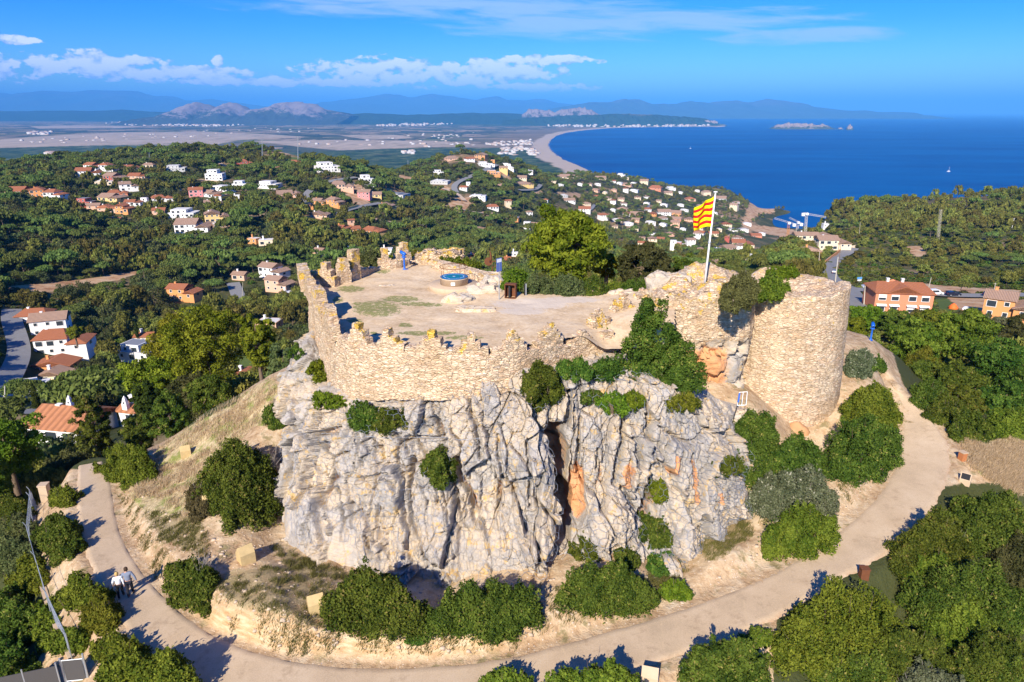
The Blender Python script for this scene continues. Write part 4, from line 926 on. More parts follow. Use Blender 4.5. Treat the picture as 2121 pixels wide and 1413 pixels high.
# back left parapet
BK = [(646,572,202.0),(668,578,201.9),(690,580,201.9),(712,577,201.9),(740,568,201.9),(765,556,201.9),(790,552,201.9),(815,549,202.0),(838,542,202.0)]
bl = [tuple(at_z(a, b_, c)[:2]) for a, b_, c in reversed(BK)]
pb_root = empty('parapet_wall', (bl[4][0], bl[4][1], PZ), 0, 'low ruined parapet with broken stepped merlons at far left corner of terrace', 'ruined wall')
G, WL2, _, WZ2 = sweep_wall(bl, [202.3, 202.5, 202.0, 202.1, 202.4, 202.6, 202.5, 202.4], [196.5] * 8, PZ - .3, .65, .03, 300, 30, .06, 9)
put('wall', npmesh('wall', G.reshape(-1, 3) - np.array(pb_root.location), grid_faces(G.shape[0], G.shape[1]), [M_WALL], True), pb_root)
def bm_(px0, px1, py, z, zs, seed, parent, th=.6, mat=None):
    a = at_z(px0, py[0], z); b_ = at_z(px1, py[1], z); d = (b_ - a)[:2]; L_ = np.linalg.norm(d)
    rough_boxes([(L_ * f0, L_ * f1, 0, th, z - .6, z + h) for f0, f1, h in zs], a[:2], d, .1, .06, seed, mat or M_WALL, 'merlon', parent)
bm_(656, 694, (582, 586), 202.0, [(0, 1, .45), (.12, .8, 1.0), (.3, .62, 1.55)], 31, pb_root)
bm_(700, 728, (582, 578), 202.0, [(0, 1, .75), (.15, .95, 1.3), (.3, .9, 1.75)], 32, pb_root)
bm_(732, 748, (574, 570), 202.0, [(0, 1, 2.2)], 33, pb_root)
bm_(786, 812, (552, 550), 202.0, [(0, 1, .6), (.3, .8, 1.5)], 34, pb_root)
bm_(824, 852, (545, 540), 202.0, [(0, 1, .8), (.2, .85, 1.35), (.4, .8, 1.75)], 35, pb_root)
# straight parapet at the back, behind the map table
def rubble(px0, py0, px1, py1, z, h, th, label, seed, mat=None, name='stone_wall', cat='stone wall', amp=.06, tiers=None):
    a = at_z(px0, py0, z); b_ = at_z(px1, py1, z); d = (b_ - a)[:2]; L_ = np.linalg.norm(d)
    rt = empty(name, (a[0], a[1], z), 0, label, cat)
    if tiers is None: tiers = [(0, 1, h)]
    for f0, f1, hh in tiers: pass
    rough_boxes([(L_ * f0, L_ * f1, 0, th, z - 1.2, z + hh) for f0, f1, hh in tiers], a[:2], d, .12, amp, seed, mat or M_WALL, 'wall', rt); return rt
rubble(895, 558, 1030, 594, PZ, .75, .9, 'low straight parapet wall with pale coping behind the round map table', 41, amp=.045)
rubble(850, 548, 965, 548, PZ, .9, 1.6, 'broad mound of broken pale masonry at the back edge of terrace', 42, name='rubble_mound', cat='ruined wall', amp=.22, tiers=[(0, 1, .35), (.1, .98, .8), (.25, .95, 1.1)])

# ---- terrace
def outline(pts, z): return [tuple(at_z(a, b_, z)[:2]) for a, b_ in pts]
TER = outline([(650,575),(655,600),(672,640),(700,685),(740,707),(790,716),(850,722),(915,726),(980,727),(1040,724),(1090,716),(1150,705),(1205,698),(1258,696),(1300,696),(1350,694),(1400,690),(1400,640),(1480,630),(1540,620),(1545,600),(1500,572),(1430,578),(1360,588),(1240,598),(1090,594),(1035,592),(990,565),(960,530),(870,525),(780,540),(700,560)], PZ)
TA = np.array(TER); xs = np.arange(TA[:, 0].min(), TA[:, 0].max(), .12); ys = np.arange(TA[:, 1].min(), TA[:, 1].max(), .12)
tx, ty = np.meshgrid(xs, ys); ti = inpoly(tx.ravel(), ty.ravel(), TA).reshape(tx.shape)
tpx, tpy, _ = proj(np.stack([tx, ty, 0 * tx + PZ], -1))
tz = PZ + fbm(tx / 5, ty / 5, o=3, s=71) * .12 + fbm(tx / 1.1, ty / 1.1, o=3, s=72) * .05
tz += sstep(1230, 1330, tpx) * .35 * sstep(690, 620, tpy) - .9 * sstep(1200, 1260, tpx) * sstep(655, 700, tpy) + .5 * np.exp(-(((tpx - 1000) / 60) ** 2 + ((tpy - 605) / 14) ** 2)) * .6
def tmask(L_):
    v = np.zeros(tx.shape)
    for (cx_, cy_), (rx_, ry_) in L_: v = np.maximum(v, np.clip(1.4 - ((tpx - cx_) / rx_) ** 2 - ((tpy - cy_) / ry_) ** 2, 0, 1))
    return v
grn = tmask([((725,598),(36,9)),((790,562),(22,6)),((745,630),(20,5)),((778,647),(8,6)),((840,672),(20,6)),((775,690),(10,4)),((860,690),(50,6)),((735,665),(22,5)),((700,620),(14,8)),((960,700),(50,5)),((920,690),(30,5)),((780,640),(60,20)),((830,620),(50,8)),
             ((1080,604),(40,3)),((990,612),(30,3)),((1130,608),(30,3)),((760,700),(12,4)),((870,630),(60,5))])
con = tmask([((1100,630),(95,13)),((1180,622),(70,8)),((1080,645),(60,8))]); rdg = tmask([((920,560),(90,10)),((820,575),(60,6))])
ge = np.zeros(tx.shape) ; f = grid_faces(len(ys), len(xs)); keepf = ti.ravel()[f].all(1)
M_TER, t, b = material('terrace_earth')
P = t.new('ShaderNodeNewGeometry').outputs['Position']
def att(n): return t.new('ShaderNodeAttribute', attribute_name=n).outputs['Fac']
n1 = t.noise(P, .5, 6, .62); n2 = t.noise(P, 3.5, 6, .68)
c = t.ramp(t.math('ADD', t.math('MULTIPLY', n1, .55), t.math('MULTIPLY', n2, .45)), [(0.36, (0.46, 0.32, 0.18)), (0.5, (0.62, 0.465, 0.29)), (0.64, (0.72, 0.575, 0.385))])
c = t.mix(t.smooth(t.math('ADD', att('con'), t.math('MULTIPLY', t.math('SUBTRACT', n2, .5), 1.8)), .5, .9), c, t.mix(n1, (0.54, 0.44, 0.33), (0.66, 0.56, 0.44)))
pv = t.voro(P, 9, 'F1'); pc = t.new('ShaderNodeSeparateColor', i_0=t.voro(P, 9, 'F1', 'Color')).outputs[0]
c = t.mix(t.math('MULTIPLY', t.math('GREATER_THAN', pc, .86), t.math('LESS_THAN', pv, .22)), c, (0.70, 0.62, 0.50))
c = t.mix(t.math('MULTIPLY', t.smooth(t.math('ADD', att('grn'), t.math('MULTIPLY', t.math('SUBTRACT', n2, .5), 2.6)), .72, .95), .85), c, t.mix(n2, (0.10, 0.14, 0.02), (0.24, 0.24, 0.07)))
t.put(b.inputs['Base Color'], c); b.inputs['Roughness'].default_value = .95
t.l.new(t.new('ShaderNodeBump', i_Strength=.6, i_Distance=.06, i_Height=t.math('ADD', n2, t.math('MULTIPLY', n1, 1.5))).outputs[0], b.inputs['Normal'])
tag(put('terrace_ground', npmesh('terrace_ground', np.stack([tx.ravel(), ty.ravel(), tz.ravel()], 1), f[keepf], [M_TER], True, {'grn': grn.ravel(), 'con': con.ravel()})), kind='structure')
def terr(px, py): return at_z(px, py, PZ)

# ---- ruined square keep and round tower
def mass(name, poly_px, ztop, zbot, label, cat, mat, seed, res=.12, amp=.09, topf=None, batter=.0, matrock=None, zrock=None, rockamp=.35):
    """closed outline (x, y) extruded with a rough top; front rock below zrock"""
    L_ = np.array(poly_px, float); L_ = np.r_[L_, L_[:1]]; L_ = resamp(L_, int(np.linalg.norm(np.diff(L_, axis=0), axis=1).sum() / res)); n = len(L_) - 1; L_ = L_[:-1]
    c = L_.mean(0); nz = int((ztop - zbot) / res); rows = []
    for k in range(nz + 1):
        f = k / nz; z = zbot + (ztop - zbot) * f; q = c + (L_ - c) * (1 + batter * (1 - f)); tz_ = topf(q[:, 0], q[:, 1]) if topf else 0
        rows.append(np.c_[q, z + tz_ * f ** 3])
    for k in range(1, 26):
        f = 1 - k / 25 * .999; q = c + (L_ - c) * f; tz_ = topf(q[:, 0], q[:, 1]) if topf else 0
        rows.append(np.c_[q, np.full(n, ztop) + tz_])
    G = np.stack(rows, 0); V = stonework(G.reshape(-1, 3), amp, seed)
    if zrock:
        w = sstep(zrock + .5, zrock - .5, V[:, 2] + fbm(V[:, 0] * .6, V[:, 1] * .6, o=2, s=3) * .5)
        f1, f2, idv = worley(V[:, 0] * .8, V[:, 1] * .8, V[:, 2] * .5, seed); nrm = V[:, :2] - c; nrm /= np.linalg.norm(nrm, axis=1, keepdims=True) + 1e-9
        V[:, :2] += nrm * (w * ((idv - .5) * rockamp * 1.5 - rockamp * (f2 - f1 < .15) + fbm(V[:, 0] * .7, V[:, 1] * .7, V[:, 2] * .5, 4, 8) * rockamp))[:, None]
    rt = empty(name, (c[0], c[1], zbot), 0, label, cat); F_ = grid_faces(G.shape[0], n, True)
    zc_ = V[F_].mean(1)[:, 2]
    if zrock:
        zz = V[F_].mean(1); lim = zrock + fbm(zz[:, 0] * .9, zz[:, 1] * .9, o=3, s=5) * .7; lo = zz[:, 2] < lim
        put('wall', npmesh('wall', V - np.array(rt.location), F_[~lo], [mat], False), rt); oa = np.clip(1.5 - np.abs(V[:, 0] - 13.8) / 1.8, 0, 1) * sstep(199.4, 198.4, V[:, 2])
        put('rock_base', npmesh('rock_base', V - np.array(rt.location), F_[lo], [matrock], True, {'orange': oa}), rt)
    else: put('wall', npmesh('wall', V - np.array(rt.location), F_, [mat], False), rt)
    return rt, c
def ruin_top(x, y): return np.clip(fbm(x * .5, y * .5, o=4, s=91) * 1.1, -.9, .9) + 1.0 * np.exp(-((x - 15.0) ** 2 + (y - 51.5) ** 2) / 2.5) - .35 * sstep(11.5, 9.8, x)
pr = [(10.3,46.6),(11.6,46.3),(13.5,46.2),(15.5,46.3),(17.0,46.6),(17.6,47.6),(17.9,50.0),(17.8,52.6),(17.0,53.2),(14,53.0),(12,51.5),(10.4,49.5)]
keep_root, _ = mass('ruined_keep', pr, 203.0, 192.5, 'ruined masonry stump with yellow lichen, on orange rock left of the round tower', 'ruined keep', M_RUIN, 55, .12, .12, ruin_top, .03, M_ROCK, 199.3, .4)
TC, RT, RB = (21.4, 50.4), 3.85, 4.5
th = np.linspace(0, 2 * math.pi, 420, endpoint=False)
def tower_top(x, y):
    a = (y - TC[1]); return .45 * fbm(x * .8, y * .8, o=4, s=92) - .9 * np.exp(-(((x - TC[0]) ** 2 + (y - TC[1]) ** 2) / 4.0)) * 1.0 + .55 * np.exp(-((x - 20.9) ** 2 + (y - 53.6) ** 2) / 1.2)
tp = [(TC[0] + RT * math.cos(a), TC[1] + RT * math.sin(a)) for a in th]
tower_root, _ = mass('round_tower', tp, 202.75, 190.8, 'tall round tower of pale stone courses with uneven broken top', 'tower', M_TOWER, 66, .1, .055, tower_top, .16)
for i_, (a_, b_, w_, h_, lb_) in enumerate([(1240,664,1.6,.8,'lichened rubble stump on the terrace edge, nearest the wall end'),(1290,640,1.9,1.1,'lichened rubble stump on the terrace edge, middle one'),(1330,622,1.8,.9,'lichened rubble stump on the terrace edge, nearest the keep')]):
    p_ = at_z(a_, b_, PZ + .1); r_ = empty('rubble_stump', tuple(p_), R(-30 + 20 * i_), lb_, 'ruined wall', 'rubble stumps on the terrace edge'); q_ = p_[:2]
    rough_boxes([(-w_ / 2, w_ / 2, -.35, .35, PZ - 1, PZ + h_ * .4), (-w_ * .35, w_ * .2, -.3, .3, PZ - 1, PZ + h_ * .75), (-w_ * .1, w_ * .12, -.25, .25, PZ - 1, PZ + h_ * 1.1)], q_, (math.cos(R(35)), math.sin(R(35))), .09, .1, 140 + i_, M_RUIN, 'rubble', None).parent = None
    o_ = [o for o in COL.objects if o.name.startswith('rubble') and o.type == 'MESH' and o.parent is None][-1]; o_.parent = r_; r_.rotation_euler = (0, 0, 0); o_.location = (-p_[0], -p_[1], -p_[2])
M_BREACH = simple('breach_earth', (0.50, 0.27, 0.13), .95, .25, 2)
# the hole at its foot
a = at_y(1672, 878, 46.0); bq = MB()
M_DARK = simple('dark_hollow', (0.04, 0.03, 0.02), 1, .2)
for k, (ax_, ay_, az_, sx_, sy_, sz_) in enumerate([(-.75, -.15, -.9, 1.0, .7, 1.0), (-.3, -.3, -1.5, 1.1, .8, .9)]):
    ph = np.linspace(0, math.pi, 14); pa_ = np.linspace(0, 2 * math.pi, 22, endpoint=False); PH, PA = np.meshgrid(ph, pa_, indexing='ij')
    V = np.stack([np.sin(PH) * np.cos(PA) * sx_, np.sin(PH) * np.sin(PA) * sy_, np.cos(PH) * sz_], -1).reshape(-1, 3); V = V * (1 + .25 * fbm(V[:, 0] * 2, V[:, 1] * 2, V[:, 2] * 2, 3, k)[:, None]) + np.array([a[0] + ax_, a[1] + ay_, a[2] + az_])
    put('collapsed_patch', npmesh('collapsed_patch', V - np.array(tower_root.location), grid_faces(14, 22, True), [M_BREACH], True), tower_root)
# ------------------------------------------------------------------ houses
WC = {'W': (0.80, 0.78, 0.75), 'C': (0.74, 0.60, 0.42), 'P': (0.68, 0.42, 0.29), 'O': (0.66, 0.30, 0.11), 'R': (0.42, 0.10, 0.07), 'Y': (0.72, 0.50, 0.20), 'K': (0.66, 0.25, 0.24), 'G': (0.48, 0.48, 0.47), 'S': (0.64, 0.24, 0.13), 'B': (0.36, 0.24, 0.16)}
CN = {'W': 'white', 'C': 'cream', 'P': 'peach', 'O': 'orange', 'R': 'dark red', 'Y': 'yellow', 'K': 'pink', 'G': 'grey', 'S': 'salmon', 'B': 'brown'}
M_W = {k: simple('render_' + CN[k].replace(' ', '_'), v, .85, .07, 1.5) for k, v in WC.items()}
def tile(name, col, sc=3.0):
    m, t, b = material(name)
    P = t.new('ShaderNodeTexCoord').outputs['Object']; x = t.new('ShaderNodeSeparateXYZ', i_0=t.new('ShaderNodeUVMap').outputs[0])
    w = t.math('SINE', t.math('MULTIPLY', x.outputs[0], 6.2832 * sc)); n = t.noise(P, 1.2, 5, .65); n2 = t.noise(P, 7, 3, .6)
    c = t.mix(n, tuple(v * .72 for v in col), tuple(min(1, v * 1.25) for v in col)); c = t.mix(t.math('MULTIPLY', n2, .4), c, tuple(v * .5 for v in col))
    c = t.mix(t.math('MULTIPLY', t.smooth(w, .2, -.8), .5), c, tuple(v * .38 for v in col))
    t.put(b.inputs['Base Color'], c); b.inputs['Roughness'].default_value = .9
    t.l.new(t.new('ShaderNodeBump', i_Strength=.8, i_Distance=.08, i_Height=w).outputs[0], b.inputs['Normal']); return m
M_RT, M_RB = tile('terracotta_tiles', (0.50, 0.185, 0.085)), tile('pale_tiles', (0.50, 0.32, 0.22))
M_RF, M_RG = simple('flat_roof_pale', (0.62, 0.60, 0.57), .9, .1, 1), simple('flat_roof_grey', (0.20, 0.21, 0.235), .8, .1, 1)
M_GLASS, _t, _b = material('window_glass'); _t.put(_b.inputs['Base Color'], (0.035, 0.045, 0.055)); _b.inputs['Roughness'].default_value = .12; _b.inputs['Specular IOR Level'].default_value = .5
M_TRIM = simple('white_trim', (0.78, 0.76, 0.72), .7, .05)
M_SHUT = simple('shutter', (0.60, 0.56, 0.50), .7, .08)
M_RL = tile('barrel_tiles', (0.52, 0.22, 0.10), .85)
RM = {'L': M_RL, 'T': M_RT, 'B': M_RB, 'F': M_RF, 'G': M_RG}
def roof_mesh(name, x0, x1, y0, y1, z, h, mat, axis='x', hip=0.0, ov=.45, th=.18):
    """two- or four-pitched roof with thickness and tile UVs"""
    x0 -= ov; x1 += ov; y0 -= ov; y1 += ov
    if axis == 'y':                                  # ridge runs away from the viewer: gable to the front
        mx = (x0 + x1) / 2; hp = hip * (y1 - y0)
        v = [(x0, y0, z), (x1, y0, z), (x1, y1, z), (x0, y1, z), (mx, y0 + hp, z + h), (mx, y1 - hp, z + h)]
        f = [(0, 4, 5, 3), (1, 2, 5, 4), (0, 1, 4), (2, 3, 5)]
    else:
        my = (y0 + y1) / 2; hp = hip * (x1 - x0)
        v = [(x0, y0, z), (x1, y0, z), (x1, y1, z), (x0, y1, z), (x0 + hp, my, z + h), (x1 - hp, my, z + h)]
        f = [(0, 1, 5, 4), (2, 3, 4, 5), (3, 0, 4), (1, 2, 5)]
    n = len(v); v = v + [(a, b_, c - th) for a, b_, c in v]; f2 = [tuple(i + n for i in reversed(q)) for q in f]; sk = [(0, n, 1 + n, 1), (1, 1 + n, 2 + n, 2), (2, 2 + n, 3 + n, 3), (3, 3 + n, n, 0)]
    me = bpy.data.meshes.new(name); me.from_pydata(v, [], f + f2 + sk); me.materials.append(mat)
    uv = me.uv_layers.new(name='UVMap')
    for p in me.polygons:
        nn = p.normal
        for li in p.loop_indices:
            c = me.vertices[me.loops[li].vertex_index].co; uv.data[li].uv = (c.x, c.y) if abs(nn.y) > abs(nn.x) else (c.y, c.x)
    me.update(); return me
HOUSE_AREAS = []                                     # (x, y, radius) kept free of trees
def gable_fill(mb, x0, x1, y0, y1, z, h, axis, hip):
    if hip > 0: return
    e = .0
    if axis == 'y': mb.add([(x0, y0 + e, z), (x1, y0 + e, z), ((x0 + x1) / 2, y0 + e, z + h * .93), (x0, y1, z), (x1, y1, z), ((x0 + x1) / 2, y1, z + h * .93)], [(0, 1, 2), (5, 4, 3)])
    else: mb.add([(x0, y0, z), (x0, y1, z), (x0, (y0 + y1) / 2, z + h * .93), (x1, y0, z), (x1, y1, z), (x1, (y0 + y1) / 2, z + h * .93)], [(2, 1, 0), (3, 4, 5)])
def frame_ring(x0, x1, z0, z1, y0, y1, t_):
    o = [(x0 - t_, z0 - t_), (x1 + t_, z0 - t_), (x1 + t_, z1 + t_), (x0 - t_, z1 + t_)]; i_ = [(x0, z0), (x1, z0), (x1, z1), (x0, z1)]
    v = [(a, y0, b_) for a, b_ in o] + [(a, y0, b_) for a, b_ in i_] + [(a, y1, b_) for a, b_ in o] + [(a, y1, b_) for a, b_ in i_]; f = []
    for k in range(4):
        q = (k + 1) % 4; f += [(k, q, 4 + q, 4 + k), (8 + q, 8 + k, 12 + k, 12 + q), (k, 8 + k, 8 + q, q), (4 + q, 12 + q, 12 + k, 4 + k)]
    return MB().add(v, f)
def house(px, py, wpx, wall, roof, st=1, kind='house', rz=None, label=None, group=None, var=0, dist=None, parts=True, dep=.8, below=3.0, hip=None, axis=None, name='house', trees=1.0, sh=2.9):
    p = hit(px, py, ymin=90) if dist is None else at_y(px, py, dist)
    if p is None: return None
    zc = p[1] * cp - (p[2] - CZ) * sp; w = max(wpx * zc / F, 4.0); d = w * dep; rs = random.Random(int(px * 31 + py))
    if rz is None: rz = R(rs.uniform(-28, 28)) + math.atan2(-p[0], p[1]) * .3
    h = st * sh + rs.uniform(-.2, .3); hp = rs.choice([0, 0, .22]) if hip is None else hip; ax = rs.choice('xxy') if axis is None else axis
    root = empty(name, (p[0], p[1] + d * .3, p[2]), rz, label, 'house', group)
    HOUSE_AREAS.append((p[0], p[1] + d * .35, max(w, d) * .62 + 2.0 * trees, trees)); m = M_W[wall]; x0, x1, y0, y1 = -w / 2, w / 2, -d / 2, d / 2
    mb = MB(); flat = roof in 'FG'
    if var == 0 and not flat and w > 9: blocks = [(x0, x1 * .25, y0 * .75, y1, h), (x1 * .25, x1, y0, y1 * .8, h * (.72 if st > 1 else .9))]
    elif flat and w > 8: blocks = [(x0, x1, y0, y1, h * (.62 if st > 1 else 1)), (x0 + w * .12, x1 - w * .3, y0 * .8, y1 * .9, h * (1.0 if st > 1 else 1.25))]
    else: blocks = [(x0, x1, y0, y1, h)]
    for i, (a, b_, c, e, hh) in enumerate(blocks): mb.box(a, b_, c + .003 * i, e - .003 * i, -below, hh)
    rms = []
    for i, (a, b_, c, e, hh) in enumerate(blocks):
        if flat: rms.append(MB().box(a - .12, b_ + .12, c - .12, e + .12, hh + .002, hh + .22).box(a + .2, b_ - .2, c + .2, e - .2, hh + .224, hh + .25, 1).mesh('roof', [M_TRIM if wall == 'W' else m, RM[roof]]))
        else:
            rh = min(b_ - a, e - c) * .23; aa = ax if i == 0 else ('y' if var == 0 else ax)
            gable_fill(mb, a, b_, c, e, hh, rh, aa, hp); rms.append(roof_mesh('roof', a, b_, c, e, hh, rh, RM[roof], aa, hp))
    wm = mb.mesh('wall', [m]); put('wall', wm, root)
    for r_ in rms: put('roof', r_, root)
    if not parts: 
        wb = MB()
        for i, (a, b_, c, e, hh) in enumerate(blocks):
            n = max(1, int((b_ - a) / 3.2))
            for k in range(n):
                u = a + (b_ - a) * (k + .5) / n; wb.box(u - .55, u + .55, c - .04, c + .02, hh - 1.9, hh - .7)
        wb.put('windows', M_GLASS, root)['kind'] = 'stuff'
        return root
    for i, (a, b_, c, e, hh) in enumerate(blocks):
        n = max(1, int((b_ - a) / 3.0)); lv = max(1, int(hh / 2.6))
        for s in range(lv):
            for k in range(n):
                u = a + (b_ - a) * (k + .5) / n; z = hh - 1.1 - s * 2.8; big = rs.random() < .35; ww = 1.0 if big else .5
                wn = MB().box(u - ww, u + ww, c - .05, c + .03, z - (1.1 if big else .55), z + .45).put('window', M_GLASS, root)
                frame_ring(u - ww, u + ww, z - (1.1 if big else .55), z + .45, c - .10, c + .02, .11).put('frame', M_TRIM, wn)
            for sx, xx in ((-1, a), (1, b_)):
                z = hh - 1.1 - s * 2.8
                MB().box(xx - .05 if sx < 0 else xx - .02, xx + .02 if sx < 0 else xx + .05, c + (e - c) * .35, c + (e - c) * .55, z - .55, z + .45).put('window', M_GLASS, root)
    a, b_, c, e, hh = blocks[0]; cx_ = a + (b_ - a) * .3; cyy = (c + e) / 2
    MB().box(cx_ - .35, cx_ + .35, cyy - .3, cyy + .3, hh - .5, hh + 2.1).box(cx_ - .45, cx_ + .45, cyy - .4, cyy + .4, hh + 2.1, hh + 2.25).put('chimney', M_W['W'] if wall != 'O' else m, root)
    return root
# --- near houses, one by one
def near(*a, **k): k.setdefault('parts', True); return house(*a, **k)
near(68, 668, 58, 'W', 'T', 1, label='white house with bright orange roof, farthest up the left street', rz=R(10), var=1, axis='x')
near(100, 694, 64, 'W', 'B', 2, label='white two storey house with pale peach roof beside the left street', rz=R(22), var=1, axis='x', hip=0)
near(127, 735, 98, 'W', 'T', 2, label='large white house with red hipped roof and balcony beside left street', rz=R(14), hip=.22, axis='x', dep=.7)
near(112, 772, 76, 'O', 'T', 1, label='house with bright orange tiled gable roof just behind the cream terraced house', rz=R(4), var=1, axis='y', hip=0, dep=.6)
near(122, 797, 72, 'C', 'B', 1, label='cream house with pale brown gable roofs and white chimneys on the left', rz=R(4), axis='y', hip=0, dep=.6, sh=3.4)
r_ = near(50, 834, 74, 'W', 'F', 1, label='low white flat roofed house with blue solar panels at left edge', rz=R(25), var=1, sh=3.4)
if r_: MB().add([(-1, -1.5, 4.1), (2.5, -1.5, 4.1), (2.5, .8, 5.0), (-1, .8, 5.0), (-1, -1.5, 4.0), (2.5, -1.5, 4.0), (2.5, .8, 4.0), (-1, .8, 4.0)], [(0, 1, 2, 3), (7, 6, 5, 4), (0, 4, 5, 1), (1, 5, 6, 2), (2, 6, 7, 3), (3, 7, 4, 0)]).put('solar_panel', simple('solar_glass', (.02, .06, .16), .2), r_)
near(285, 750, 72, 'W', 'G', 2, label='plain white modern cube house with grey flat roof left of the pines', rz=R(-12), dep=.6, sh=3.0)
near(300, 712, 34, 'C', 'T', 1, label='red tiled roof showing just behind the white modern cube house', rz=R(5), var=1)
# house with rows of barrel tiles, moorish chimneys and dish
r_ = near(135, 912, 118, 'W', 'L', 1, label='white house with striped barrel tiled roof and white arched chimney, lower left', rz=R(-10), var=1, axis='x', hip=0, dep=.95, sh=3.0, below=5)
def moor(parent, x, y, z):
    mb = MB().prism([(x - .5, y - .35), (x + .5, y - .35), (x + .5, y + .35), (x - .5, y + .35)], z, z + 1.4)
    mb.add([(x - .5, y - .35, z + 1.4), (x + .5, y - .35, z + 1.4), (x + .5, y + .35, z + 1.4), (x - .5, y + .35, z + 1.4), (x - .22, y - .2, z + 2.5), (x + .22, y - .2, z + 2.5), (x + .22, y + .2, z + 2.5), (x - .22, y + .2, z + 2.5), (x, y, z + 3.0)],
           [(0, 1, 5, 4), (1, 2, 6, 5), (2, 3, 7, 6), (3, 0, 4, 7), (4, 5, 8), (5, 6, 8), (6, 7, 8), (7, 4, 8)])
    c = mb.put('chimney', M_W['W'], parent); MB().add([(x - .2, y - .352, z + 1.3), (x + .2, y - .352, z + 1.3), (x + .13, y - .30, z + 1.9), (x - .13, y - .30, z + 1.9)], [(0, 1, 2, 3)]).put('opening', M_GLASS, c)
if r_:
    moor(r_, -.3, .6, 3.8); dsh = MB(); dsh.lathe([(.02, 0), (.4, .05), (.75, .18), (.72, .2), (.38, .08), (.02, .04)], 20); dsh.tube([(0, 0, 0), (0, 0, -1.0)], .05, 6)
    dd = dsh.put('satellite_dish', M_TRIM, r_, True); dd.location = (2.8, .2, 5.2); dd.rotation_euler = (R(75), 0, R(-10))
r_ = near(285, 880, 58, 'W', 'L', 1, label='white walled house wing with red roof and arched chimney right of dark tree', rz=R(-14), var=1, axis='x', hip=0, dep=.8, below=5)
if r_: moor(r_, -1.0, -1.6, 2.6)
near(507, 800, 46, 'W', 'T', 1, label='small white house with orange gable roof seen under the tall pines', rz=R(-8), var=1, axis='y', hip=0, trees=.5, sh=3.2)
near(380, 624, 62, 'O', 'T', 2, label='orange house with solar panel on red roof, left of the short street', rz=R(-8), axis='x', hip=0, dep=.6)
near(566, 578, 60, 'W', 'B', 2, label='white stepped house with peach roofs above the terracotta house', rz=R(-25), axis='x', hip=0, dep=.6)
near(578, 606, 56, 'P', 'B', 2, label='terracotta house with terraced roofs just below the white stepped house', rz=R(-20), axis='x', hip=0, dep=.6)
near(595, 619, 26, 'B', 'F', 1, label='low round tan stone building beneath the terracotta house', rz=0, var=1)
near(556, 684, 44, 'P', 'F', 1, label='flat roofed pink orange house behind the lone thin pine', rz=R(-6), var=1)
near(497, 580, 28, 'P', 'B', 1, label='low brown roofed garage at the head of the short street', rz=R(-10), var=1)
near(655, 560, 36, 'P', 'B', 1, label='house with wide dusty pink roof just left behind the castle corner', rz=R(8), var=1, axis='x', hip=.2)
near(666, 530, 34, 'P', 'B', 1, label='pale pink house with two roofs above the castle left corner', rz=R(-20), axis='x')
near(550, 508, 28, 'C', 'F', 1, label='cream flat roofed house beside a green sports court', rz=R(12), var=1)
near(526, 505, 22, 'O', 'F', 1, label='orange walled court left of the cream flat roofed house', rz=R(-20), var=1)
near(727, 530, 26, 'P', 'T', 1, label='low peach house with tiled roof just above the parapet merlons', rz=R(3), var=1)
near(800, 526, 24, 'W', 'F', 1, label='white house peeping over the ruined pillar near the blue viewer', rz=R(3), var=1)
near(985, 540, 30, 'S', 'T', 1, label='red roofed house left of the big pine, just behind rusty sculpture', rz=R(12), var=0)
near(1055, 547, 28, 'O', 'T', 1, label='orange tiled house between the blue sign and big pine', rz=R(-12), var=0)
near(1066, 533, 14, 'W', 'F', 1, label='small white cube house touching the left side of the big pine', rz=R(5), var=1)
near(1497, 556, 36, 'P', 'B', 1, label='pinkish garage house with dark opening, right of flagpole foot', rz=R(6), var=1, axis='y', hip=0)
near(1633, 566, 62, 'C', 'B', 1, label='cream house with wide shallow gable directly behind the round tower', rz=R(-8), var=1, axis='y', hip=0, dep=.7, sh=3.2, trees=.6)
near(1643, 536, 26, 'P', 'B', 1, label='pale pink house between cream gable house and orange-red house', rz=R(-6), var=1, axis='x', hip=0, trees=.5)
near(1677, 550, 38, 'O', 'B', 2, label='tall orange-red house with pale roof left of the curved road', rz=R(-8), var=1, axis='y', hip=.2, dep=.8, trees=.5, sh=3.1)
near(1727, 518, 64, 'C', 'B', 2, label='cream villa with arched upper storey at the top of curved road', rz=R(-4), axis='x', hip=0, dep=.6, trees=.5)
near(1686, 497, 76, 'C', 'B', 1, label='long cream row house with several pale roofs under the cranes', rz=R(-4), axis='x', hip=0, dep=.35, trees=.5)
near(1628, 497, 24, 'C', 'B', 1, label='half built cream house at the foot of the orange crane', rz=R(-8), var=1, trees=.4)
near(1658, 578, 36, 'Y', 'B', 1, label='yellow walled annex with tiled roofs peeking over the round tower', rz=R(-12), var=1, axis='x', hip=0, trees=.5)
near(1712, 470, 14, 'W', 'F', 1, label='small white house on the wooded point right of tallest crane', rz=0, var=1)
near(1560, 548, 34, 'C', 'F', 1, label='cream garden wall building beside the grey lane behind the ruined keep', rz=R(14), var=1, dep=.15, sh=2.6, trees=.5)
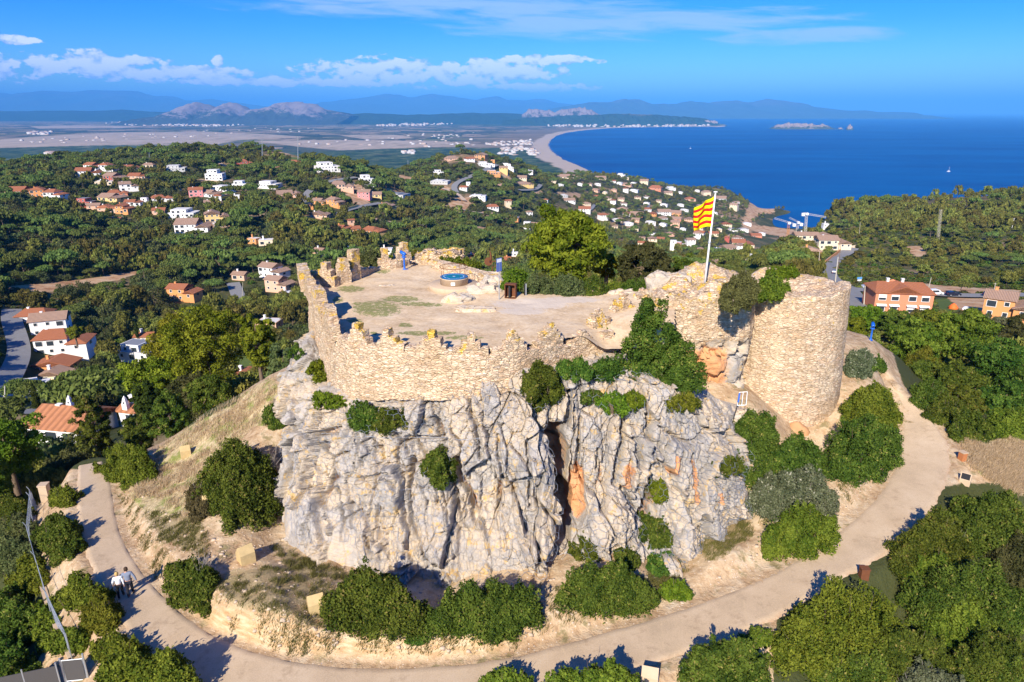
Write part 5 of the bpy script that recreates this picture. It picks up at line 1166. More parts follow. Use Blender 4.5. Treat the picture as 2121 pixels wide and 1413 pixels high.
# salmon house by the road
p = hit(1868, 648, ymin=120); zc = p[1] * cp - (p[2] - CZ) * sp; w = 110 * zc / F; d = w * .7
sh_ = empty('house', (p[0], p[1] + d * .35, p[2]), R(-10), 'large salmon house with red roof and two rows of windows beside the right road', 'house'); HOUSE_AREAS.append((p[0], p[1] + d * .4, w * .68, 1))
mb = MB().box(-w / 2, w / 2, -d / 2, d / 2, -4, 5.6); gable_fill(mb, -w * .28, w * .27, -d / 2 - .02, d / 2 - .03, 5.6, 1.5, 'y', 0); mb.put('wall', M_W['S'], sh_)
put('roof', roof_mesh('roof', -w / 2, w / 2, -d / 2, d / 2, 5.6, 1.9, M_RT, 'x', .12, .4), sh_); put('roof', roof_mesh('roof', -w * .28, w * .27, -d / 2 - .05, d * .2, 5.62, 1.75, M_RT, 'y', 0, .3), sh_)
for row, z0 in enumerate((3.6, .6)):
    for k, xx in enumerate((-.38, -.16, .14, .36)):
        u = xx * w; wn = MB().box(u - .85, u + .85, -d / 2 - .05, -d / 2 + .03, z0, z0 + 1.35).put('window', M_GLASS, sh_)
        frame_ring(u - .85, u + .85, z0, z0 + 1.35, -d / 2 - .12, -d / 2 + .02, .1).put('frame', M_TRIM, wn)
        MB().box(u - .84, u + .84, -d / 2 - .11, -d / 2 - .06, z0 + (1.35 - (.75, .35, .2, .3, .1, .15, .6, .9)[row * 4 + k]), z0 + 1.35).put('shutter', M_TRIM, wn)
        if row: MB().add([(u - 1.2, -d / 2 - .02, 2.55), (u + 1.2, -d / 2 - .02, 2.55), (u + 1.2, -d / 2 - .8, 2.2), (u - 1.2, -d / 2 - .8, 2.2), (u - 1.2, -d / 2 - .02, 2.48), (u + 1.2, -d / 2 - .02, 2.48), (u + 1.2, -d / 2 - .8, 2.13), (u - 1.2, -d / 2 - .8, 2.13)], [(0, 1, 2, 3), (7, 6, 5, 4), (3, 2, 6, 7), (0, 3, 7, 4), (1, 5, 6, 2)]).put('awning', M_TRIM, sh_)
MB().box(-w / 2 - .3, w / 2 + .3, -d / 2 - 2.6, -d / 2 - .02, -4, -.3).box(-w / 2 - .3, w / 2 + .3, -d / 2 - 2.6, -d / 2 - 2.4, -.3, .55).put('terrace', M_W['C'], sh_)
for xx in (-.22, .04): MB().box(xx * w - .3, xx * w + .3, -.3, .3, 6.4, 8.2).box(xx * w - .4, xx * w + .4, -.4, .4, 8.2, 8.35).put('chimney', M_TRIM, sh_)
near(2098, 668, 84, 'O', 'B', 2, label='orange house with grey pink roofs cut by the right edge of frame', rz=R(-38), axis='x', hip=0, dep=.9, var=0)
# --- the villas on the hills: (x, y, width, wall, roof, storeys)
VIL = """192 355 28 W T 2|180 368 38 W T 2|222 355 26 W T 2|213 384 26 C F 1|235 378 32 R B 2|264 397 28 W B 2|228 417 40 Y B 1|241 407 30 S T 1|175 429 26 R G 2|193 434 20 P B 1|222 439 32 P T 1|256 444 25 O T 2|274 426 26 W T 1|299 421 10 W F 1|238 464 18 P T 1|270 353 24 C T 1|307 348 17 C B 1|361 356 32 G F 2|364 367 18 W T 1|284 371 30 P T 1|444 373 28 W F 3|497 390 24 W F 2|459 400 31 W F 2|435 408 34 W B 1|405 408 22 K T 2|450 416 12 W T 1|439 428 28 G B 1|333 418 32 W T 1|377 452 44 W F 2|328 444 20 P T 1|398 484 56 W B 2|446 462 38 Y B 2|455 473 26 B F 1|506 347 26 R T 2|490 415 20 W F 1|40 404 46 P T 1|83 409 33 O T 2|112 415 32 W T 2|570 346 24 K F 1|613 342 25 O T 1|675 356 37 W F 3|649 339 8 O F 1|763 351 30 W G 2|759 363 14 O T 1|803 356 23 W F 2|819 358 12 C B 1|843 354 17 O T 1|758 382 22 W F 3|556 390 34 W F 2|596 409 40 P B 1|708 396 36 P B 2|755 412 21 K B 2|776 409 22 Y B 1|820 410 38 G G 1|663 424 27 O B 1|694 430 27 O B 2|799 433 26 O B 1|639 434 14 O B 1|661 453 30 P B 1|709 481 24 O T 1|731 483 21 O T 1|773 486 36 O T 1|590 418 10 P B 1|727 467 10 P T 1|959 313 23 C B 1|935 332 20 P B 1|997 330 19 O B 2|972 335 15 W T 1|1002 345 20 W F 2|1017 347 12 W F 1|1020 363 25 O F 2|1043 359 14 Y B 2|1021 337 7 O F 1|1048 346 14 W F 1|1058 353 12 W F 1|1091 358 21 W F 1|1108 354 13 W F 1|1125 357 18 W F 1|1137 365 16 W G 1|1168 369 21 C B 1|1192 370 18 C B 1|1080 372 18 C B 1|1105 373 10 R T 1|1086 386 26 Y B 1|1028 390 19 W B 1|961 395 13 W T 1|970 385 7 W F 1|908 363 17 W G 2|912 381 30 G F 1|990 412 27 W F 1|1020 434 19 W T 1|1052 430 10 C T 2|1096 446 10 W B 1|1062 457 22 O G 1|1092 476 11 W F 2|1107 472 16 K B 1|1154 453 18 O B 1|1211 441 20 W T 2|1249 457 15 W T 2|1179 419 19 W B 1|1168 410 12 G F 1|1215 427 12 C B 1|1244 372 18 C B 1|1246 362 15 W B 1|1234 398 12 P B 1|1254 403 8 C F 1|1201 385 8 W F 1|1272 397 9 P B 1|1275 459 9 W F 1|1274 474 8 C B 1|1287 367 14 W F 2|1296 372 10 C F 1|1284 383 9 W F 1|1293 385 10 P B 1|1304 388 9 P B 1|1313 383 9 W F 1|1335 382 14 C B 2|1359 395 21 S T 2|1314 398 14 W F 1|1390 394 14 W G 2|1384 403 14 C B 1|1463 405 13 C B 2|1504 392 12 K F 1|1430 416 16 P T 1|1493 414 20 G B 1|1521 436 13 C B 3|1499 452 9 C B 1|1376 446 22 W B 2|1401 447 17 O B 2|1418 439 11 W F 1|1320 448 22 S B 1|1352 448 14 O T 1|1290 437 18 C B 1|1478 445 13 W F 1|1314 478 16 C B 1|1302 468 14 W F 1|1348 466 14 W F 1|1374 470 12 W F 1|1284 459 10 C B 1|1444 495 13 W B 2|1430 510 15 W B 2|1394 524 10 W F 3|1478 489 16 C T 1|1540 512 36 C T 2|1509 517 22 P B 1|1489 522 17 W G 1|1506 502 8 R T 2|1524 496 23 W B 1|1566 491 18 S T 1|1579 488 11 W F 1|1548 467 13 W F 1|1541 480 14 W G 1|1519 480 14 W G 1|1451 523 12 C B 1|1442 526 13 S T 1|1238 385 9 W F 1|1260 415 10 C B 1|1222 385 9 C B 1|1340 425 10 W F 1|1365 420 9 C B 1|1410 428 9 W F 1|1450 430 10 C B 1|1470 465 10 W B 1|1490 480 9 C F 1|1415 480 10 W F 1|1390 490 11 P B 1|1352 490 10 W F 1|1330 500 10 C B 1|1270 440 9 W F 1|1240 425 8 W F 1|1160 388 10 W F 1|1145 378 10 C B 1|1130 420 9 W T 1|1445 398 8 W F 1|1410 402 8 W F 1|1345 368 9 W F 1|1325 366 9 C B 1|1265 360 8 W F 1|1220 360 9 W F 1|1365 372 9 C B 1|1270 379 8 W T 1|1296 399 9 W T 2|1450 477 13 C T 1|1292 426 11 W B 1|1506 469 15 C T 1|1298 447 12 W T 1|1339 411 9 W B 1|1323 521 13 S B 1|1321 413 11 C B 1|1330 511 13 C T 1|1402 457 17 S B 1|1525 423 10 W B 1|1287 417 11 C B 1|1317 460 13 P B 1|1369 501 13 P T 1|1340 438 13 W T 1|1428 459 15 P B 1|1408 513 17 S F 2|1236 411 9 W T 1|1351 510 15 C B 2|1372 457 15 W B 1|1450 486 17 W T 1|1533 521 15 W B 2|1270 425 10 W T 2|1376 428 12 W F 1|1399 471 15 P B 2|1459 453 11 W F 1"""
def region(px, py):
    if px < 340: return 'the left hillside'
    if px < 520: return 'the hillside left of centre'
    if px < 860: return 'the slope by the looping road'
    if px < 1150 and py < 380: return 'the round hill before the beach'
    if px < 1200: return 'the valley behind the big pine'
    if px < 1420: return 'the upper coastal slope left of flagpole' if py < 420 else 'the lower coastal slope left of flagpole'
    return 'the wooded slope above the cove' if py < 460 else 'the slope behind the cove beach'
rows = [r_.split() for r_ in VIL.split('|')]
RN = {'T': 'terracotta roofed', 'B': 'pale roofed', 'F': 'flat roofed', 'G': 'grey roofed'}
ORD = ['leftmost', 'second from left', 'third from left', 'fourth from left', 'fifth from left', 'sixth from left', 'seventh from left', 'eighth from left', 'ninth from left', 'tenth from left', 'eleventh from left', 'twelfth from left', 'thirteenth from left', 'fourteenth from left', 'fifteenth from left', 'sixteenth from left', 'seventeenth from left'] + [f'{k}th from left' for k in range(18, 60)]
keyed = {}
for r_ in rows: keyed.setdefault((r_[3], r_[4], region(int(r_[0]), int(r_[1]))), []).append(r_)
for (wl, rf, rg), L_ in keyed.items():
    L_.sort(key=lambda q: int(q[0]))
    for i, q in enumerate(L_):
        lb = f"{CN[wl]} {RN[rf]} house on {rg}" if len(L_) == 1 else f"{CN[wl]} {RN[rf]} house, {ORD[i]} of its kind on {rg}"
        lb = ' '.join(lb.split()[:16])
        big = int(q[2]) >= 17
        house(int(q[0]), int(q[1]), float(q[2]) * 1.22, wl, rf, int(q[5]), label=lb, group='houses scattered over the wooded hills', parts=big, trees=1.0 if big else .9, var=0 if int(q[2]) > 22 else 1, sh=3.0 if big else 3.9)
# retaining walls and pools
def lowwall(pts, col, h, label, th=.4, name='garden_wall'):
    w_ = [hit(a, b_, ymin=90) for a, b_ in pts]; w_ = [q for q in w_ if q is not None]; mb = MB()
    for a, b_ in zip(w_[:-1], w_[1:]):
        d = (b_ - a)[:2]; d /= np.linalg.norm(d) + 1e-9; n = np.array([-d[1], d[0]]) * th / 2
        v = [(*(a[:2] - n), a[2] - 1.5), (*(b_[:2] - n), b_[2] - 1.5), (*(b_[:2] + n), b_[2] - 1.5), (*(a[:2] + n), a[2] - 1.5), (*(a[:2] - n), a[2] + h), (*(b_[:2] - n), b_[2] + h), (*(b_[:2] + n), b_[2] + h), (*(a[:2] + n), a[2] + h)]
        mb.add(v, [(0, 3, 2, 1), (4, 5, 6, 7), (0, 1, 5, 4), (1, 2, 6, 5), (2, 3, 7, 6), (3, 0, 4, 7)])
    tag(mb.put(name, M_W[col]), label, 'wall')
lowwall([(702, 432), (715, 438), (728, 434), (741, 430)], 'Y', 2.5, 'yellow orange retaining wall below orange house on the looping road slope')
lowwall([(745, 494), (770, 492), (800, 490)], 'Y', 2.5, 'orange retaining wall under the red roofed house with the pool')
lowwall([(790, 435), (806, 437), (826, 431)], 'C', 2.0, 'cream retaining wall curving round an orange house terrace')
lowwall([(1690, 578), (1700, 590), (1716, 600), (1730, 606)], 'Y', 1.6, 'bright yellow wall beside the road just above the round tower')
lowwall([(1543, 552), (1560, 546), (1578, 532)], 'C', 3.0, 'cream boundary wall along the grey lane behind the keep')
lowwall([(1708, 548), (1722, 536), (1740, 522)], 'O', 1.6, 'orange red garden wall following the curved road')
lowwall([(1740, 520), (1755, 515), (1772, 513)], 'C', 1.4, 'cream roadside wall at the top of the curved road')
lowwall([(232, 790), (250, 792), (262, 794)], 'Y', .8, 'low yellow wall near the round oak on the left')
lowwall([(160, 744), (175, 744), (193, 744)], 'Y', .4, 'thin yellow garden edge near the cream house')
# ------------------------------------------------------------------ vegetation
def foliage(name, dark, light, var=.3, trans=.25, tipcol=None):
    m = bpy.data.materials.new(name); m.use_nodes = True; t = NT(m.node_tree); t.n.clear()
    v = t.new('ShaderNodeAttribute', attribute_name='v').outputs['Fac']; oi = t.new('ShaderNodeObjectInfo').outputs['Random']
    c = t.mix(v, dark, light)
    if tipcol: c = t.mix(t.math('GREATER_THAN', v, .93), c, tipcol)
    h = t.new('ShaderNodeHueSaturation', i_Color=c, i_Hue=t.math('ADD', .5, t.math('MULTIPLY', t.math('SUBTRACT', oi, .5), .07)), i_Saturation=1.0, i_Value=t.math('ADD', 1 - var / 2, t.math('MULTIPLY', oi, var))).outputs[0]
    d = t.new('ShaderNodeBsdfDiffuse', i_0=h); tr = t.new('ShaderNodeBsdfTranslucent', i_0=h); mx = t.new('ShaderNodeMixShader', i_0=trans)
    t.l.new(d.outputs[0], mx.inputs[1]); t.l.new(tr.outputs[0], mx.inputs[2]); o = t.new('ShaderNodeOutputMaterial'); t.l.new(mx.outputs[0], o.inputs[0]); return m
M_FOL = {'mastic': foliage('mastic_leaves', (0.030, 0.060, 0.010), (0.15, 0.20, 0.030), .3, .25, (.26, .24, .06)), 'olive': foliage('olive_green_leaves', (0.055, 0.085, 0.01), (0.22, 0.24, 0.03), .3),
 'pine': foliage('pine_needles', (0.075, 0.10, 0.008), (0.32, 0.32, 0.03), .25, .3), 'oak': foliage('oak_leaves', (0.045, 0.062, 0.022), (0.155, 0.165, 0.058), .7, .25),
 'umbrella': foliage('stone_pine_needles', (0.070, 0.105, 0.024), (0.23, 0.27, 0.065), .5, .3), 'aleppo': foliage('aleppo_pine_needles', (0.090, 0.105, 0.022), (0.31, 0.295, 0.065), .6, .3),
 'bright': foliage('bright_leaves', (0.06, 0.11, 0.01), (0.20, 0.27, 0.025), .2, .3), 'grey': foliage('grey_green_leaves', (0.06, 0.075, 0.035), (0.19, 0.20, 0.11), .3, .2, (.42, .40, .30)), 'cypress': foliage('cypress_leaves', (0.018, 0.035, 0.008), (0.06, 0.085, 0.015), .2, .1),
 'dry': foliage('dry_twig_leaves', (0.055, 0.05, 0.02), (0.15, 0.135, 0.05), .3, .15), 'straw': foliage('straw', (0.42, 0.32, 0.16), (0.78, 0.64, 0.40), .2, .4), 'weed': foliage('weeds', (0.09, 0.10, 0.025), (0.24, 0.22, 0.07), .3, .3)}
M_BARK = simple('bark', (0.16, 0.115, 0.08), .95, .3, 4); M_TWIG = simple('dead_twigs', (0.36, 0.31, 0.26), .95, .2, 4)
def leafcloud(C, Rd, n, size, seed, up=.35, aspect=1.8, shell=.62, jit=.55, vbase=None):
    """leaf faces over the outside of many small tufts. C (k,3), Rd (k,3) radii"""
    g = np.random.default_rng(seed); C = np.asarray(C, float); Rd = np.asarray(Rd, float)
    if Rd.ndim == 1: Rd = np.repeat(Rd[:, None], 3, 1)
    wts = Rd.prod(1) ** (2 / 3); k = g.choice(len(C), n, p=wts / wts.sum()); d = g.normal(size=(n, 3)); d[:, 2] += up; d /= np.linalg.norm(d, axis=1)[:, None]
    r = (shell + (1 - shell) * g.random(n) ** .5) * np.where(g.random(n) < .14, g.uniform(1.0, 1.55, n), 1.0); P = C[k] + d * Rd[k] * r[:, None]
    nrm = d + g.normal(size=(n, 3)) * jit; nrm /= np.linalg.norm(nrm, axis=1)[:, None]
    a = d + g.normal(size=(n, 3)) * .6 + np.array([0, 0, .4]); u = a - (a * nrm).sum(1)[:, None] * nrm; u /= np.linalg.norm(u, axis=1)[:, None] + 1e-9; w = np.cross(nrm, u)
    s = size * g.uniform(.6, 1.35, n)[:, None]; L_ = u * s * aspect / 2; W_ = w * s / 2
    V = np.stack([P - L_, P + W_ - L_ * .1, P + L_, P - W_ - L_ * .1], 1).reshape(-1, 3); F_ = np.arange(4 * n).reshape(-1, 4)
    tone = g.random(len(C)) ; v = np.clip(.12 + .62 * tone[k] + g.normal(size=n) * .2, 0, 1); return V, F_, np.repeat(v, 4)
def fol_mesh(name, C, Rd, n, size, seed, mat, **kw):
    V, F_, v = leafcloud(C, Rd, n, size, seed, **kw); return npmesh(name, V, F_, [mat], False, {'v': v})
def dome(n, seed, top=1.0, r=(.16, .30), low=-.15, power=.5, lump=.18):
    """tuft centres over and inside a unit dome"""
    g = np.random.default_rng(seed); d = g.normal(size=(n, 3)); d[:, 2] = np.abs(d[:, 2]) * 1.0 + low; d /= np.linalg.norm(d, axis=1)[:, None]
    q = g.uniform(.55, 1.0, n) ** power; lo = 1 + lump * fbm(d[:, 0] * 1.8 + seed, d[:, 1] * 1.8, d[:, 2] * 1.8, 3, seed) * 2
    C = d * (q * lo)[:, None] * (1 - .15); C[:, 2] = np.maximum(C[:, 2] * top, .03); return C, g.uniform(r[0], r[1], n)
def limbs(name, segs, mat=M_BARK, n=6):
    mb = MB()
    for pts, rs in segs: mb.tube(pts, rs, n, 0, False)
    return mb.mesh(name, [mat], True)
# ---- bushes: meshes with radius about 1 and height about 1, for each kind; leaf size relative
def ground_at(px, py): return hit(px, py, ymin=14)
BK = {'mastic': ('mastic', .085), 'big': ('mastic', .085), 'olive': ('olive', .09), 'bigolive': ('olive', .09), 'grey': ('grey', .08), 'small': ('mastic', .085), 'bright': ('bright', .10), 'dry': ('dry', .075), 'oakbush': ('oak', .10)}
def bush(box, key, label, name='bush', cat='bush', group=None, z=None, H_=None, at=None, rad=None, surf=None, dens_=430, hmax=3.2):
    """a shrub whose tufts stand on the ground (or rock) seen inside the traced box"""
    x0, y0, x1, y1 = box; cx_, cyy = (x0 + x1) / 2, (y0 + y1) / 2; g = np.random.default_rng(int(abs(x0) * 13 + abs(y0) * 7 + 3)); mk, leaf = BK[key]
    def surface(a, b_):
        if surf is not None: return surf(a, b_)
        return at_z(a, b_, z) if z is not None else hit(a, b_, ymin=13)
    base = surface(cx_, min(y1 - 2, y1 * .6 + cyy * .4))
    if base is None: return None
    zc = float(proj(base)[2]); dist = np.linalg.norm(base - np.array([0, 0, CZ])); cd = math.cos(math.asin((CZ - base[2]) / dist)); ppm = F / zc
    w_m, e_m = (x1 - x0) / ppm, (y1 - y0) / ppm; Hh = H_ if H_ else min(.52 * w_m, .62 * e_m / cd, hmax); Hpx = Hh * cd * ppm
    gy0 = min(y0 + Hpx * .92, y1 - .22 * (y1 - y0)); ex, ey = (x1 - x0) / 2, (y1 - gy0) / 2; ecx, ecy = cx_, (gy0 + y1) / 2; tr = max(.12, min(.34, w_m * .11)); C, Rr = [], []
    n_t = int(min(420, max(26, (w_m * max(e_m - Hh * cd, .4 * w_m)) / (tr * tr) * 1.5))); ph = g.random(3) * 6.28
    for _ in range(n_t):
        a = g.random() * 6.28; q = math.sqrt(g.random()); lim = 1 + .16 * math.sin(2 * a + ph[0]) + .13 * math.sin(5 * a + ph[1]) + .08 * math.sin(9 * a + ph[2])
        u, v = ecx + ex * q * lim * math.cos(a) * .93, ecy + ey * q * lim * math.sin(a) * .93; p = surface(u, v)
        if p is None: continue
        top = Hh * math.sqrt(max(0.05, 1 - q ** 2.4)) * (.8 + .45 * float(fbm(np.array([p[0] * 1.1]), np.array([p[1] * 1.1]), o=2, s=5)[0]) + .12 * g.normal()); r_ = tr * g.uniform(.6, 1.35)
        C.append((p[0], p[1], p[2] + max(top - r_, .05))); Rr.append(r_)
        if q > .55 or g.random() < .35: C.append((p[0] + g.normal() * .1, p[1] + g.normal() * .1, p[2] + max(.05, (top - r_) * g.uniform(.15, .7)))); Rr.append(r_)
    if len(C) < 4: return None
    C = np.array(C); Rr = np.array(Rr); kk = g.choice(len(C), len(C) // 2); e_ = g.normal(size=(len(kk), 3)) * .5 + np.array([0, 0, 1.0]); e_ /= np.linalg.norm(e_, axis=1)[:, None]
    Cs = C[kk] + e_ * (Rr[kk] * g.uniform(1.0, 1.7, len(kk)))[:, None]; n = int(min(60000, dens_ * 4 * np.pi * (Rr ** 2).sum() * .42 / (leaf / .085) ** 2)); root = empty(name, tuple(base), 0, label, cat, group); b0 = np.array(base)
    V, F_, v = leafcloud(np.r_[C, Cs] - b0, np.r_[np.c_[Rr, Rr, Rr * 1.25], np.c_[Rr[kk] * .33, Rr[kk] * .33, Rr[kk] * .8]], n, leaf, int(x0 + 999), up=.5, jit=.6); put('foliage', npmesh('foliage', V, F_, [M_FOL[mk]], False, {'v': v}), root)
    sg = []
    for k in range(0, len(C), max(1, len(C) // 34)):
        c = C[k] - b0; gp = np.array([c[0] * .35, c[1] * .35, min(0, c[2]) - .1]); e = c * 1.0 + g.normal(size=3) * .1; e[2] += Rr[k] * g.uniform(.8, 2.4); sg.append(([tuple(gp), tuple((gp + c) / 2 + g.normal(size=3) * .08), tuple(e)], [.035, .02, .006]))
    put('stems', limbs('stems', sg, M_TWIG if key in ('grey', 'dry') else M_BARK, 4), root); return root
NB = [((655,1178,905,1318),'big','dark green spreading bush below the cliff, left half of the long pair'),((885,1172,1132,1325),'big','dark green spreading bush below the cliff, right half of the long pair'),
 ((1155,1160,1360,1275),'mastic','dome shaped dark green bush right of the long pair below the cliff'),((1178,1092,1245,1165),'small','small bush at the foot of the deep dark cleft'),((1268,1120,1325,1190),'small','small bush between cleft and vine at the cliff foot'),
 ((1343,1120,1402,1195),'small','small loose bush under the green vine on the cliff'),((1364,1195,1430,1246),'bright','small bright green bush alone on sandy bank above the path'),((842,1303,882,1334),'small','tiny bush on the yellow bank beneath the long pair'),
 ((1585,1040,1730,1165),'olive','low olive bush on bare slope just inside the right bend of path'),((1545,955,1730,1085),'grey','greyish green thicket on the slope right of the netted cliff'),((1505,822,1620,1000),'mastic','tall dark bush at left foot of the round tower'),
 ((1590,880,1712,1030),'mastic','dark green bush below the hole in the tower foot'),((1700,835,1868,1005),'big','large dark bush at the right foot of the tower beside the path'),((1745,775,1862,920),'olive','bushy growth against the right side of the tower'),
 ((1753,705,1808,790),'grey','grey green shrub right of the tower near the blue viewer'),((1790,738,1838,772),'small','small round bush below the right blue viewer'),((1440,850,1520,935),'olive','green shrub at the upper right rim of the netted cliff'),
 ((425,872,578,1112),'big','tall dark conical bush left of the cliff'),((218,900,318,1012),'olive','rounded olive bush at the far left end of the concrete path'),((348,1130,445,1268),'mastic','twiggy bush beside the path between two stone info boxes'),
 ((545,830,592,890),'mastic','small dark bush tucked under the left overhang of the cliff'),((385,990,440,1080),'dry','low brownish bush left of the tall conical bush'),
 ((103,1000,160,1052),'olive','topmost of the small bushes between fence and path'),((82,1045,172,1168),'mastic','tall bush second from top between fence and path'),((113,1180,228,1272),'olive','bright bush left of the two walkers'),((165,1222,258,1312),'olive','bushy plant right beside the path below the walkers'),
 ((198,1300,300,1380),'olive','loose bush at path edge near lower left'),((190,1335,430,1470),'bigolive','wide green bush at bottom left next to the gate'),((990,1385,1102,1440),'olive','leafy bush tip poking in at bottom centre'),((1135,1356,1322,1480),'bigolive','round yellowish green bush on the outer path edge at bottom centre'),
 ((1393,1310,1602,1470),'mastic','round bush with rusty patch at bottom right of centre'),((1608,1178,1870,1430),'bigolive','huge green bush at the outer bend of the path, lower right'),((1848,1045,2000,1210),'mastic','dark green bush touching outer path edge at the right bend'),
 ((1945,985,2135,1160),'big','large dark bush right of the solar lamp box'),((1860,1150,2140,1330),'big','wide green scrub mound at right edge below the path'),((1780,1290,1960,1430),'mastic','shaded green bush at lower right corner area'),
 ((1960,1290,2150,1440),'big','dark bush in the bottom right corner'),((1830,1372,2010,1480),'grey','silvery leaved bush at the bottom right edge'),((2010,1200,2160,1330),'mastic','deep green bush cut by right frame edge'),
 ((-40,1085,70,1210),'oakbush','dark bush outside the wire fence, upper of the left edge ones'),((-60,1190,90,1330),'mastic','bush outside the wire fence at middle of left edge'),((-80,1290,75,1440),'mastic','bush outside the wire fence at bottom left corner'),((20,1130,95,1240),'olive','sparse bush just outside the bent wire fence')]
NB += [((1885,775,1960,850),'mastic','bush at the near edge of the right wood by path end'),((1920,810,1995,880),'big','bush along the near edge of the right wood, middle one'),((1965,840,2060,918),'mastic','bush along the near edge of right wood by the dry grass'),((2040,830,2140,915),'olive','bush above the dry grass at right frame edge'),((1875,700,1950,775),'olive','olive bush between the viewer and the right wood'),
 ((1700,1330,1830,1440),'mastic','bush in the bottom edge right of the huge outer bend bush'),((2030,1090,2160,1230),'oakbush','bush at right edge just under the solar box bush'),((1900,1240,2060,1340),'bigolive','yellowish bush in the middle of the lower right scrub'),
 ((1870,1130,1990,1240),'olive','bush behind the dark bend bush in the lower right scrub'),((2000,1340,2160,1440),'mastic','bush at the extreme bottom right corner'),((1990,1050,2130,1130),'mastic','bush filling the right edge beneath the stone box'),
 ((-60,1360,110,1450),'mastic','lowest bush in the bottom left corner outside fence'),((-50,1010,60,1110),'mastic','bush at left edge below the bright green tree'),((40,1230,110,1330),'olive','low bush between the left edge bushes and fence kerb'),((95,1285,190,1350),'olive','small weeds bush inside the fence near its lower end'),
 ((0,1060,80,1120),'oakbush','small dark bush at the upper left outside the fence'),((270,1345,380,1420),'olive','bush at the path edge in the lower left, right neighbour of wide one'),((1540,1290,1600,1340),'olive','small tuft bush at the outer edge between two round bushes')]
for bx, k, lb in NB: bush(bx, k, lb, group='bushes around the castle hill')
# bushes that grow on the terrace, on walls and on the rock
TB = [((1292,566,1350,612),'mastic',PZ,'dark bush under the dense evergreen, left of the pale block'),((1338,572,1392,606),'oakbush',PZ,'dark bush at the left end of the ruined keep'),
 ((742,512,790,556),'oakbush',PZ+.0,'round dark bush on the parapet left of the two ruined pillars'),((793,524,816,556),'bright',PZ,'small bush between the round dark bush and tallest pillar'),((850,512,880,540),'olive',PZ,'bush just right of the tall ruined pillar'),
 ((905,528,988,566),'olive',PZ-.3,'wide bush behind the straight parapet and map table'),((1033,545,1092,610),'bright',PZ,'leafy ivy green bush behind the rusty box'),((1088,562,1152,612),'oakbush',PZ,'dark clipped looking bush right of the rusty box'),
 ((1138,568,1212,614),'oakbush',PZ,'dark bush under the big pine, middle of the hedge row'),((1203,575,1262,614),'mastic',PZ,'olive bush right of the big pine trunk'),((1253,580,1304,606),'olive',PZ,'smallest bush at the right end of the terrace hedge')]
for bx, k, z, lb in TB: bush(bx, k, lb, z=z, group='bushes at the back of the terrace')
def rockbush(box, key, label, rf=.8):
    return bush(box, key, label, group='shrubs rooted in the rock', surf=lambda a, b_: on_cliff(a, b_) + np.array([0, -.22, .05]), hmax=.9)
rockbush((713,825,790,892),'mastic','dark shrub at the wall foot, left of the pair on the cliff top',.8); rockbush((770,832,842,890),'small','dark shrub at the wall foot, right of the pair on cliff top'); rockbush((885,915,940,1008),'small','dark shrub hanging in the middle of the cliff face')
rockbush((650,738,686,792),'bright','yellow green plant at the left wall base'); rockbush((655,800,702,846),'bright','bright bush below the left wall base on the rock'); rockbush((1080,742,1162,845),'mastic','dark shrub hanging over the cliff edge left of the cleft')
rockbush((1150,735,1225,785),'mastic','dark shrub on the ledge just right of the wall end'); rockbush((1215,738,1292,782),'mastic','dark shrub on the ledge below the huge conical bush'); rockbush((1208,798,1246,840),'small','small round shrub on the cliff right of the cleft top')
rockbush((1250,800,1300,860),'bright','light green creeper left strand at top of the cliff'); rockbush((1290,800,1332,850),'bright','light green creeper right strand at top of the cliff'); rockbush((1338,982,1387,1042),'bright','bright green shrub in the right part of the cliff face')
rockbush((1332,1060,1385,1135),'small','trailing green shrub below the bright one on the cliff'); rockbush((600,700,638,745),'mastic','dark shrub on the rock shoulder left of the wall'); rockbush((1195,655,1262,722),'mastic','dark shrub where the merlon wall breaks down on the right')
rockbush((905,925,925,950),'dry','dry tuft on the cliff above the hanging shrub'); rockbush((1380,800,1440,850),'olive','low green growth on the rim right of the huge bush'); rockbush((1470,930,1530,985),'small','patchy shrub near the right end of netted rock')
bush((1268,622,1438,806), 'big', 'huge dark conical bush standing between the terrace and the ruined keep', H_=6.2, surf=lambda a, b_: at_y(1352, 806, 40.2) + np.array([(a - 1353) / F * 43 * .95, (770 - b_) / 40 * 1.6, 0]))
for bx, k, lb, zz in [((1490,545,1575,645),'dry','brownish shrub sprouting on top of the ruined keep',202.9),((1560,558,1628,622),'olive','thin shrub between the ruined keep and round tower top',202.6),((1590,548,1650,575),'bright','bright green creeper on the far rim of the tower',202.7),((1515,600,1552,655),'dry','small brown shrub hanging on the keep front',201.2)]:
    bush(bx, k, lb, z=zz)
